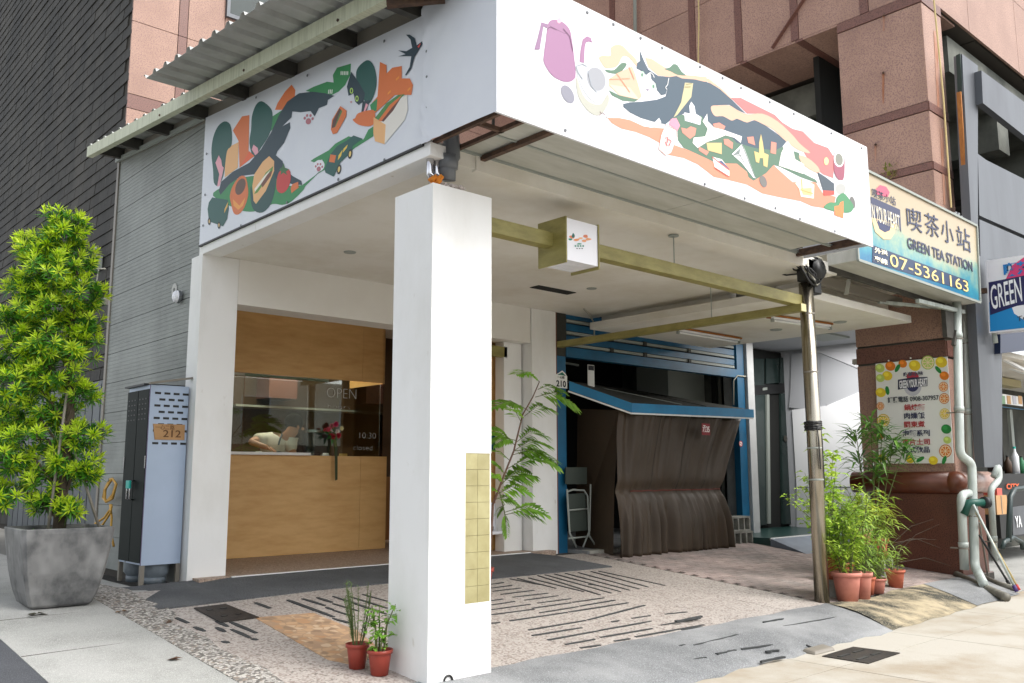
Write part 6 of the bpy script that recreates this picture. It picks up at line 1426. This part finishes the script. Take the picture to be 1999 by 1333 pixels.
potted('rosemary in a red pot beside the white pillar, the left one of two', 'rosemary', sg(697, 1304), .075, .165, m_terrared, g_rosemary, 'red pots beside the white pillar')
potted('leafy basil like herb in a red pot touching the white pillar', 'herb', sg(741, 1317), .08, .165, m_terrared, g_bushy((100, 150, 50), (136, 178, 70), 'herb_leaf', .3, .1, .055, .028, 90, .3, 7), 'red pots beside the white pillar')
# blocks first: cinder blocks on the paving, cell openings modelled
def block(label, c, ang, group, cells=3, L_=.39, W_=.19, H_=.19, lie=False):
    t = thing('cinder_block', label, 'block', c, group)
    Rz = Matrix.Rotation(ang, 3, 'Z'); mb = MB()
    wl = .028
    def bx_(x0, x1, y0, y1, z0, z1):
        m0 = MB().box((x0, y0, z0), (x1, y1, z1))
        mb.add([c+Rz@p for p in m0.v], m0.f)
    if lie:   # cells face the viewer
        for k in range(cells+1):
            x = -L_/2+k*(L_-wl)/cells; bx_(x, x+wl, -W_/2, W_/2, wl, H_-wl)
        bx_(-L_/2, L_/2, -W_/2, W_/2, 0, wl); bx_(-L_/2, L_/2, -W_/2, W_/2, H_-wl, H_)
        bx_(-L_/2+wl, L_/2-wl, -.01, W_/2-.03, wl, H_-wl)
    else:
        bx_(-L_/2, L_/2, -W_/2, -W_/2+wl, 0, H_); bx_(-L_/2, L_/2, W_/2-wl, W_/2, 0, H_)
        for k in range(cells+1):
            x = -L_/2+k*(L_-wl)/cells; bx_(x, x+wl, -W_/2+wl, W_/2-wl, 0, H_)
    part('block_body', mb, m_block, t); return t
bz = gz(7.7)
q = sz(1447, 1066, bz); block('lower cinder block of the stack at the right foot of the blue stall', q+V((.02, .06, 0)), -.12, 'cinder blocks at the stall foot', 3, .44, .22, .23, True)
block('upper cinder block of the stack at the right foot of the blue stall', q+V((-.05, .05, .232)), -.05, 'cinder blocks at the stall foot', 3, .46, .22, .23, True)
potted('small dark green plant in a pot behind the stacked cinder blocks', 'plant', sz(1427, 1052, bz)+V((0, .25, 0)), .11, .2, m_black, g_bushy((40, 100, 40), (60, 124, 50), 'dark_small_leaf', .26, .16, .06, .03, 120, .3, 7), 'plants at the stall foot')
G2 = 'cinder blocks under the potted plants'
c1 = gp3(1632, 1168); block('cinder block carrying the orange pot right behind the steel pole', c1+V((.12, .1, 0)), .5, G2, 2, .3, .19, .19, True)
c2 = gp3(1752, 1134, -.29); block('cinder block standing behind the small pot at the column base', c2+V((.12, .3, 0)), -.15, G2, 2, .36, .19, .24, True)
block('second cinder block stacked under the upper flower pots', c2+V((-.25, .32, 0)), -.05, G2, 2, .36, .19, .22, True)
block('topmost cinder block of the pile under the upper flower pots', c2+V((-.18, .34, .241)), .1, G2, 2, .36, .19, .19, True)
LGl = ((146, 178, 56), (182, 204, 84), 'lime_leaf')
potted('bushy plant in the big pale terracotta pot, foremost by the steel pole', 'plant', gp3(1655, 1172), .148, .30, m_terrapink, g_bushy(*LGl, .62, .26, .085, .022, 420, .35, 12, .3, 1), FG)
potted('willowy plant in a pale terracotta pot right of the biggest pot', 'plant', gp3(1683, 1168), .115, .28, m_terrapink, g_bushy((128, 168, 60), (164, 192, 86), 'willow_leaf', .85, .22, .12, .016, 360, .4, 12, .3, 2), FG)
potted('small fern like plant squeezed between two pale pots', 'plant', gp3(1694, 1161), .09, .2, m_terra, g_bushy((120, 150, 66), (150, 176, 90), 'fern_leaf', .42, .16, .07, .012, 220, .3, 9, .3, 3), FG)
potted('grassy plant in a pale terracotta pot near the cement bank', 'plant', gp3(1711, 1158), .11, .17, m_terrapink, g_bushy((124, 156, 56), (158, 182, 78), 'grassy_leaf', .62, .24, .13, .014, 340, .45, 12, .4, 4), FG)
potted('bare stemmed little plant in a small orange pot by the cinder block', 'plant', gp3(1749, 1147, -.3), .108, .21, m_terra, g_bushy((120, 150, 60), (150, 170, 80), 'sparse_leaf', .3, .14, .07, .014, 60, .3, 7, .3, 5), FG)
potted('round leaved shrub in the orange pot standing on a block behind the pole', 'plant', c1+V((.12, .1, .192)), .135, .27, m_terra, g_bushy((120, 164, 44), (166, 192, 70), 'round_leaf', .78, .34, .055, .036, 620, .3, 14, .3, 6), FG)
potted('tall citrus like sapling with light leaves reaching up beside the pole', 'plant', gp3(1664, 1150)+V((.15, .35, 0)), .13, .26, m_terra, g_bushy((150, 190, 52), (190, 212, 90), 'citrus_leaf', 1.72, .22, .13, .055, 170, .3, 6, .2, 7, .5), FG)
potted('yellow leaved bamboo in the upper pale pot on the blocks', 'plant', c2+V((-.2, .34, .432)), .13, .22, m_terrapink, g_bushy((150, 178, 58), (190, 198, 80), 'yellow_bamboo_leaf', .52, .34, .2, .032, 150, .35, 10, .3, 8), FG)
potted('bamboo with long narrow leaves in the upper orange pot on the blocks', 'plant', c2+V((.12, .3, .242)), .14, .27, m_terra, g_bushy((126, 156, 52), (164, 184, 76), 'bamboo_leaf', .66, .34, .17, .022, 230, .35, 11, .3, 9), FG)
potted('tall dark bladed dracaena like plant rising in front of the menu poster', 'plant', gp3(1752, 1128, -.28)+V((.12, .34, 0)), .15, .3, m_terra,
       g_cane(1.9, ((1.78, .05, 0), (1.62, -.16, 0), (1.52, .30, -.1), (1.30, .12, -.1), (1.28, -.14, 0), (1.42, .42, -.12), (1.12, .02, -.1), (1.66, .2, 0)), .36, .042, (74, 122, 50), (116, 156, 70), 'blade_leaf', 34), FG)
potted('low mass of mixed shoots in a hidden pot behind the other plants', 'plant', gp3(1700, 1140)+V((0, .35, 0)), .13, .24, m_terra, g_bushy((108, 146, 52), (140, 172, 70), 'mixed_leaf', .95, .36, .1, .024, 520, .35, 16, .3, 10), FG)
tw = MB(); o_ = c2+V((.3, .2, .1))
for i in range(6):
    a = o_+V((jit(.05), jit(.1), .1+i*.05)); b = a+RT*random.uniform(.4, .8)+V((0, 0, random.uniform(-.1, .5))); tw.tube([a, a.lerp(b, .5)+V((0, 0, .08)), b], [.005, .004, .002], 4)
solo('dry_twigs', tw, m_bark, 'dry bare twigs poking out towards the granite base', 'twigs')
# weed on the granite band above the beach sign
q = sx(1738, 352, XG-.05); lf = MB()
for i in range(34):
    a = random.random()*6.28; lf.leaf(q+V((0, jit(.06), random.random()*.22)), V((math.cos(a), math.sin(a), 1)), (0, 0, 1), .1, .02, .2)
solo('weed', lf, leafmat('weed_leaf', (150, 150, 66), (120, 140, 60), .3, .3), 'small yellowish weed sprouting above the beach sign', 'plant')

# feathery tree seedling by the entrance, white bench, posters
ft = thing('feathery_plant', 'tall feathery leaved plant beside the cafe entrance behind the pillar', 'plant', (6.75, 7.4, .0))
def Fq(px, py, Y=7.0): return sy(px, py, Y)
stem_px = [(962, 985), (985, 925), (1003, 880), (1020, 810), (1040, 775), (1053, 745)]
st = MB().tube([Fq(*p) for p in stem_px], [.012, .011, .010, .008, .007, .005], 7).tube([Fq(962, 985), Fq(958, 1060), Fq(955, 1095)], .013, 7)
part('stem', st, M('reddish_stem', (104, 76, 62), .7), ft, True)
part('pot', pot_mb(V((Fq(935, 1112).x, 7.0, gz(7.0)+.002)), .14, .26), m_terrared, ft, True)
rr = random.Random(11)
fr_ = [((1053, 745), (1008, 731)), ((1050, 760), (1098, 766)), ((1045, 775), (1118, 792)), ((1030, 800), (960, 795)), ((1024, 812), (1075, 800)), ((1018, 825), (990, 800)), ((1006, 865), (1062, 850)), ((1006, 870), (960, 842)), ((1003, 880), (1085, 908)), ((1000, 888), (1078, 900)), ((996, 900), (960, 880)), ((990, 915), (1065, 900)), ((985, 925), (962, 905)), ((985, 930), (1035, 945)), ((975, 950), (1020, 925)), ((970, 965), (1030, 960)), ((965, 975), (1010, 985)), ((985, 1000), (1065, 1003)), ((985, 1005), (1055, 1015)), ((985, 1000), (990, 1045)), ((975, 940), (958, 930)), ((985, 985), (970, 1005)), ((1003, 880), (1065, 870)), ((1008, 860), (965, 868)), ((978, 945), (1038, 928)), ((972, 960), (962, 955))]
st2, lf, lf2 = MB(), MB(), MB()
st2.tube([Fq(975, 960), Fq(985, 1000), Fq(988, 1020)], .006, 5)
for i, (a, b) in enumerate(fr_):
    dy = rr.uniform(-.22, .1); p, q = Fq(*a), Fq(b[0], b[1], 7.0+dy); L_ = (q-p).length; m_ = p.lerp(q, .5)+V((0, 0, .05*L_/.3))
    st2.tube([p, m_, q], [.004, .003, .002], 4)
    up = V((rr.uniform(-.4, .4), rr.uniform(-.8, -.2), 1)).normalized(); d = (q-p).normalized(); sd = d.cross(up).normalized()
    k = 13
    for j in range(k):
        t = .18+.82*j/(k-1); c = (p.lerp(m_, t*2) if t < .5 else m_.lerp(q, t*2-1)); ll = L_*.42*math.sin(.35+t*2.2)
        for s in (-1, 1): (lf if i % 5 else lf2).leaf(c, d*.75+sd*s*.85+V((0, 0, rr.uniform(-.25, .05))), up, max(.05, ll), max(.02, ll*.30), .15, .06)
part('leaf_stalks', st2, m_stem, ft)
part('leaflets', lf, leafmat('feather_leaf', (108, 156, 48), (142, 184, 70), .25, .45), ft, stuff=True); part('young_leaflets', lf2, leafmat('feather_young', (140, 196, 60), (170, 214, 80), .15, .5), ft, stuff=True)
wbn = thing('white_bench', 'small white bench with a slanted back by the poster wall', 'bench', (7.75, 8.85, .055))
def W9(px, py, Y=8.98): return sy(px, py, Y)
part('seat', MB().prism([W9(940, 1040), W9(987, 1036), W9(987, 1041), W9(940, 1046)], (0, .18, 0)), m_acry, wbn)
part('backrest', MB().prism([W9(940, 978, 9.12), W9(984, 985, 9.12), W9(987, 1036, 9.12), W9(940, 1040, 9.12)], (0, .02, 0)), m_acry, wbn)
part('leg', MB().bar(W9(985, 1041), W9(988, 1072), .025, .025), m_acry, wbn); part('leg', MB().bar(W9(945, 1045), W9(943, 1078), .025, .025), m_acry, wbn)
q = W9(962, 1037, 8.99); solo('black_cup', MB().lathe(q+V((0, .05, 0)), [(0, 0), (.04, 0), (.045, .06), (.04, .06), (.038, .01), (0, .01)], 14), m_black, 'small black bowl on the white bench', 'bowl', smooth=True)
YQ = 9.178
def poster(label, x0, y0, x1, y1, mat, marks=()):
    t = thing('wall_poster', label, 'poster', sy((x0+x1)/2, y1, YQ), 'posters on the plywood entrance wall')
    part('paper', MB().prism([sy(x0, y0, YQ-.004), sy(x1, y0, YQ-.004), sy(x1, y1, YQ-.004), sy(x0, y1, YQ-.004)], (0, .003, 0)), mat, t)
    for pts, c in marks: part('printed_figure', MB().poly([sy(px, py, YQ-.006) for px, py in pts]), pm(c), t)
poster('black poster with a pale line drawing on the plywood entrance wall', 983, 726, 1004, 775, m_black2, (([(990, 738), (997, 733), (1000, 745), (1002, 760), (996, 770), (990, 765), (986, 755), (991, 750)], (190, 190, 186)),))
poster('small white note left of the black poster', 968, 771, 975, 783, m_poster)
poster('orange print sheet, left of the orange pair', 969, 801, 985, 832, M('poster_orange', (206, 116, 46), .6, col2=(180, 92, 34), scale=20))
poster('orange print sheet, right of the orange pair', 992, 799, 1003, 828, bpy.data.materials['poster_orange'])
poster('teal print sheet, left of the teal pair', 956, 850, 974, 880, M('poster_teal', (16, 84, 104), .6))
poster('teal print sheet, right of the teal pair', 980, 848, 997, 879, bpy.data.materials['poster_teal'])

# ================================================================== BEHIND THE GLASS: barista, machine, flowers
pr = thing('person', 'person in white shirt and blue grey apron bending over the counter behind the glass', 'person', (5.45, 11.1, .05))
def K(px, py, Y=11.05): return sy(px, py, Y)
def skin(name, pts, edges, radii, mat, parent, sub=2):
    me = bpy.data.meshes.new(name); c = pts[0]; me.from_pydata([tuple(p-c) for p in pts], edges, []); o = bpy.data.objects.new(name, me); link(o, parent, c)
    md = o.modifiers.new('skin', 'SKIN'); md.use_smooth_shade = True
    sv = me.skin_vertices[0].data
    for i, r in enumerate(radii): sv[i].radius = (r, r) if not isinstance(r, tuple) else r; sv[i].use_root = (i == 0)
    o.modifiers.new('sub', 'SUBSURF').levels = sub; o.modifiers['sub'].render_levels = sub
    me.materials.append(mat); return o
hip, waist, chest = K(530, 1000, 11.2), K(532, 935, 11.15), K(540, 878, 11.05)
neck, jaw, head = K(557, 852, 10.98), K(569, 846, 10.91), K(575, 831, 10.93)
shl, shr = K(515, 856, 11.18), K(568, 868, 10.88)
ell_l, wr_l = K(488, 862, 11.0), K(523, 874, 10.80)
elr, wr_r = K(574, 902, 10.78), K(550, 890, 10.72)
kne = hip+V((.0, .05, -.40)); foot_ = V((kne.x, kne.y+.02, .08))
pts = [hip, waist, chest, neck, head, shl, ell_l, wr_l, shr, elr, wr_r, kne+V((-.1, 0, 0)), foot_+V((-.1, 0, 0)), kne+V((.1, 0, 0)), foot_+V((.1, 0, 0)), jaw]
skin('body', pts, [(0, 1), (1, 2), (2, 3), (3, 15), (15, 4), (2, 5), (5, 6), (6, 7), (2, 8), (8, 9), (9, 10), (0, 11), (11, 12), (0, 13), (13, 14)],
     [.14, .13, .14, .066, .10, .07, .046, .034, .066, .046, .034, .07, .05, .07, .05, .09], m_skin, pr)
for wpt, el_ in ((wr_l, ell_l), (wr_r, elr)):
    d = (wpt-el_).normalized(); sd = d.cross(V((0, 0, 1))).normalized(); palm = wpt+d*.06
    hp_ = [wpt, palm]; ed = [(0, 1)]; rd_ = [.026, .03]
    for k, ln in enumerate((.07, .08, .075, .06)):
        a = palm+sd*(.024*(1.5-k)); b = a+d*ln*.55+V((0, 0, -.01)); e = b+d*ln*.35+V((0, 0, -.03)); i0 = len(hp_); hp_ += [a, b, e]; ed += [(1, i0), (i0, i0+1), (i0+1, i0+2)]; rd_ += [.010, .009, .007]
    a = wpt+sd*.04+d*.03; b = a+d*.045+sd*.01+V((0, 0, -.02)); i0 = len(hp_); hp_ += [a, b]; ed += [(0, i0), (i0, i0+1)]; rd_ += [.011, .009]
    skin('hand', hp_, ed, rd_, m_skin, pr, 1)
skin('shirt', [waist+V((0, 0, -.08)), waist, chest, chest.lerp(neck, .45), shl, shl.lerp(ell_l, .62), shr, shr.lerp(elr, .5)], [(0, 1), (1, 2), (2, 3), (2, 4), (4, 5), (2, 6), (6, 7)], [.17, .17, .185, .105, .105, .088, .105, .088], m_shirt, pr)
skin('apron', [hip+V((-.06, -.12, 0)), waist+V((-.07, -.14, 0)), chest+V((-.03, -.16, -.01))], [(0, 1), (1, 2)], [(.18, .16), (.165, .16), (.10, .14)], m_apron, pr)
part('apron_strap', MB().tube([chest+V((-.08, -.2, .06)), chest+V((-.05, -.19, .15)), neck+V((-.06, -.02, .03))], .012, 6).tube([chest+V((.12, -.2, .02)), chest+V((.12, -.18, .1)), neck+V((.06, -.04, 0))], .012, 6), m_apron, pr)
hb = bmesh.new(); bmesh.ops.create_uvsphere(hb, u_segments=16, v_segments=12, radius=1)
mb = MB(); mb.add([head+V((v.co.x*.128-.004, v.co.y*.13+.02, v.co.z*.118+.05)) for v in hb.verts], [tuple(v.index for v in f.verts) for f in hb.faces])
part('hair', mb, m_hair, pr, True)
mb = MB(); mb.add([head+V((.085+v.co.x*.02, -.07+v.co.y*.016, -.04+v.co.z*.022)) for v in hb.verts], [tuple(v.index for v in f.verts) for f in hb.faces]); part('nose', mb, m_skin, pr, True)
mb = MB(); mb.add([head+V((-.01+v.co.x*.02, -.115+v.co.y*.012, -.03+v.co.z*.03)) for v in hb.verts], [tuple(v.index for v in f.verts) for f in hb.faces]); part('ear', mb, m_skin, pr, True)
hb.free()
def ontop(px, Y, z): p = sy(px, 880, Y); p.z = z; return p
ZB = 1.22
em = thing('espresso_machine', 'dark espresso machine with chrome parts behind the glass', 'coffee machine', ontop(612, 10.95, ZB))
q = ontop(612, 10.95, ZB)
part('machine_body', MB().box(q+V((-.16, -.1, .12)), q+V((.2, .2, .40))).box(q+V((-.16, .08, 0)), q+V((.2, .2, .12))).box(q+V((-.18, -.12, .0)), q+V((.22, .08, .03))), m_black, em, bevel=.01)
part('group_head', MB().lathe(q+V((-.05, -.05, .06)), [(.0, 0), (.035, 0), (.035, .06)], 12).lathe(q+V((.1, -.05, .06)), [(.0, 0), (.035, 0), (.035, .06)], 12), m_chrome, em)
part('handle', MB().bar(q+V((-.05, -.05, .08)), q+V((-.05, -.2, .07)), .02, .02).bar(q+V((.1, -.05, .08)), q+V((.1, -.2, .07)), .02, .02), m_chrome, em)
part('top_rail', MB().box(q+V((-.16, -.1, .405)), q+V((.2, -.08, .44))), m_chrome, em)
gr_ = thing('coffee_grinder', 'black coffee grinder with a clear hopper beside the espresso machine', 'grinder', ontop(585, 11.0, ZB)); q = ontop(585, 11.0, ZB)
part('grinder_body', MB().lathe(q, [(0, 0), (.07, 0), (.06, .06), (.055, .26), (0, .27)], 14), m_black, gr_, True); part('hopper', MB().lathe(q+V((0, 0, .27)), [(.03, 0), (.08, .14), (.08, .17), (0, .18)], 14), M('smoked', (70, 60, 52), .15), gr_, True)
for i, (px, lb_, c, h) in enumerate(((636, 'steel milk jug standing by the flowers behind the glass', (200, 200, 204), .12), (505, 'stack of white cups beside the bending person', (228, 226, 220), .13), (672, 'small yellow card tent behind the writing on the glass', (226, 190, 110), .12), (668, 'little black and white price card at the glass foot', (210, 210, 210), .06))):
    q = ontop(px, 10.62+.04*i, ZB)
    mb = MB().lathe(q, [(0, 0), (.045, 0), (.05, h*.6), (.038, h), (.03, h), (0, h*.9)], 14) if i < 2 else MB().hexa([q+V((-.06, 0, 0)), q+V((.06, 0, 0)), q+V((.06, .05, 0)), q+V((-.06, .05, 0))], [q+V((-.06, .02, h)), q+V((.06, .02, h)), q+V((.06, .03, h)), q+V((-.06, .03, h))])
    solo(('milk_jug', 'cup_stack', 'card_tent', 'price_card')[i], mb, pm(c), lb_, ('jug', 'cups', 'card', 'card')[i], smooth=i < 2)
fl = thing('flower_bunch', 'bunch of red, pink and white flowers with a long dark green ribbon on the counter', 'flowers', sy(655, 885, YC-.03))
FY = YC-.03
for i, (px, py, r, c) in enumerate(((647, 832, .05, (206, 90, 110)), (640, 838, .045, (200, 80, 96)), (655, 828, .05, (190, 50, 90)), (646, 840, .04, (236, 226, 216)), (658, 843, .045, (238, 230, 222)), (650, 852, .05, (150, 26, 40)), (660, 850, .05, (170, 30, 46)), (645, 850, .04, (160, 30, 50)), (666, 836, .04, (226, 220, 170)), (634, 839, .035, (206, 84, 90)))):
    q = sy(px, py, FY-.02+jit(.03)); mb = MB(); rr = random.Random(i)
    for ring in range(3):
        for k in range(9):
            a = k*.7+ring*.35; el = .1+ring*.45; mb.leaf(q, V((math.cos(a)*math.cos(el), -math.sin(el)-.2, math.sin(a)*math.cos(el))), (0, -1, 0), r*(1-.2*ring), r*.5, -.1, .1)
    part('blossom', mb, pm(c), fl); 
mb = MB()
for i in range(8): a = sy(652+jit(10), 845+jit(8), FY); mb.leaf(a, V((jit(1), -.3, jit(1))), (0, -1, 0), .13, .04, .1)
part('green_leaf', mb, leafmat('bouquet_leaf', (50, 110, 50), (70, 130, 60), .2, .3), fl); part('stem_bundle', MB().tube([sy(653, 850, FY), sy(656, 888, FY)], .022, 7), m_stem, fl, True)
part('ribbon', MB().prism([sy(653.5, 872, FY-.03), sy(659, 872, FY-.03), sy(659, 936, FY-.03), sy(654.5, 938, FY-.03)], (0, .004, 0)), M('ribbon_green', (54, 66, 38), .7), fl)

il = thing('ceiling_lamp', 'warm lamp strip on the ceiling inside the cafe, lit behind the glass', 'lamp', (5.9, 11.3, 3.28))
part('lamp_body', MB().box((5.0, 11.25, 3.24), (6.9, 11.37, 3.298)), m_slat, il)
ld = bpy.data.lights.new('cafe_lamp', 'AREA'); ld.shape = 'RECTANGLE'; ld.size = 1.8; ld.size_y = .1; ld.energy = 22; ld.color = (1, .88, .72)
lo_ = bpy.data.objects.new('cafe_lamp', ld); link(lo_, il, (5.95, 11.31, 3.235))

# ================================================================== THE OTHER SIDE OF THE STREET (seen in the cafe window)
ob = thing('street_house', 'cream house with dark tiled eaves across the street, mirrored in the cafe window', 'building', (4, -27, -.6))
m_cream2 = M('cream_wall', (240, 234, 216), .8, col2=(226, 216, 192), scale=.6); m_eavet = M('brown_tiles', (92, 62, 46), .8)
part('wall', MB().box((-24, -32, -.7), (36, -27, 6.6)), m_cream2, ob)
for i in range(9):
    x = -22+i*6.4
    wn = part('window', MB().box((x-.1, -27.02, 3.3), (x+1.7, -26.93, 5.6)), m_white, ob); part('pane', MB().box((x, -26.925, 3.4), (x+1.6, -26.92, 5.5)), m_doorgreen, wn)
part('eaves', MB().hexa([(-24, -27, 2.6), (36, -27, 2.6), (36, -25.4, 2.0), (-24, -25.4, 2.0)], [(-24, -27, 2.8), (36, -27, 2.8), (36, -25.4, 2.15), (-24, -25.4, 2.15)]), m_eavet, ob)
part('shopfront', MB().box((-23, -26.98, -.6), (35, -26.9, 2.0)), m_dark, ob)
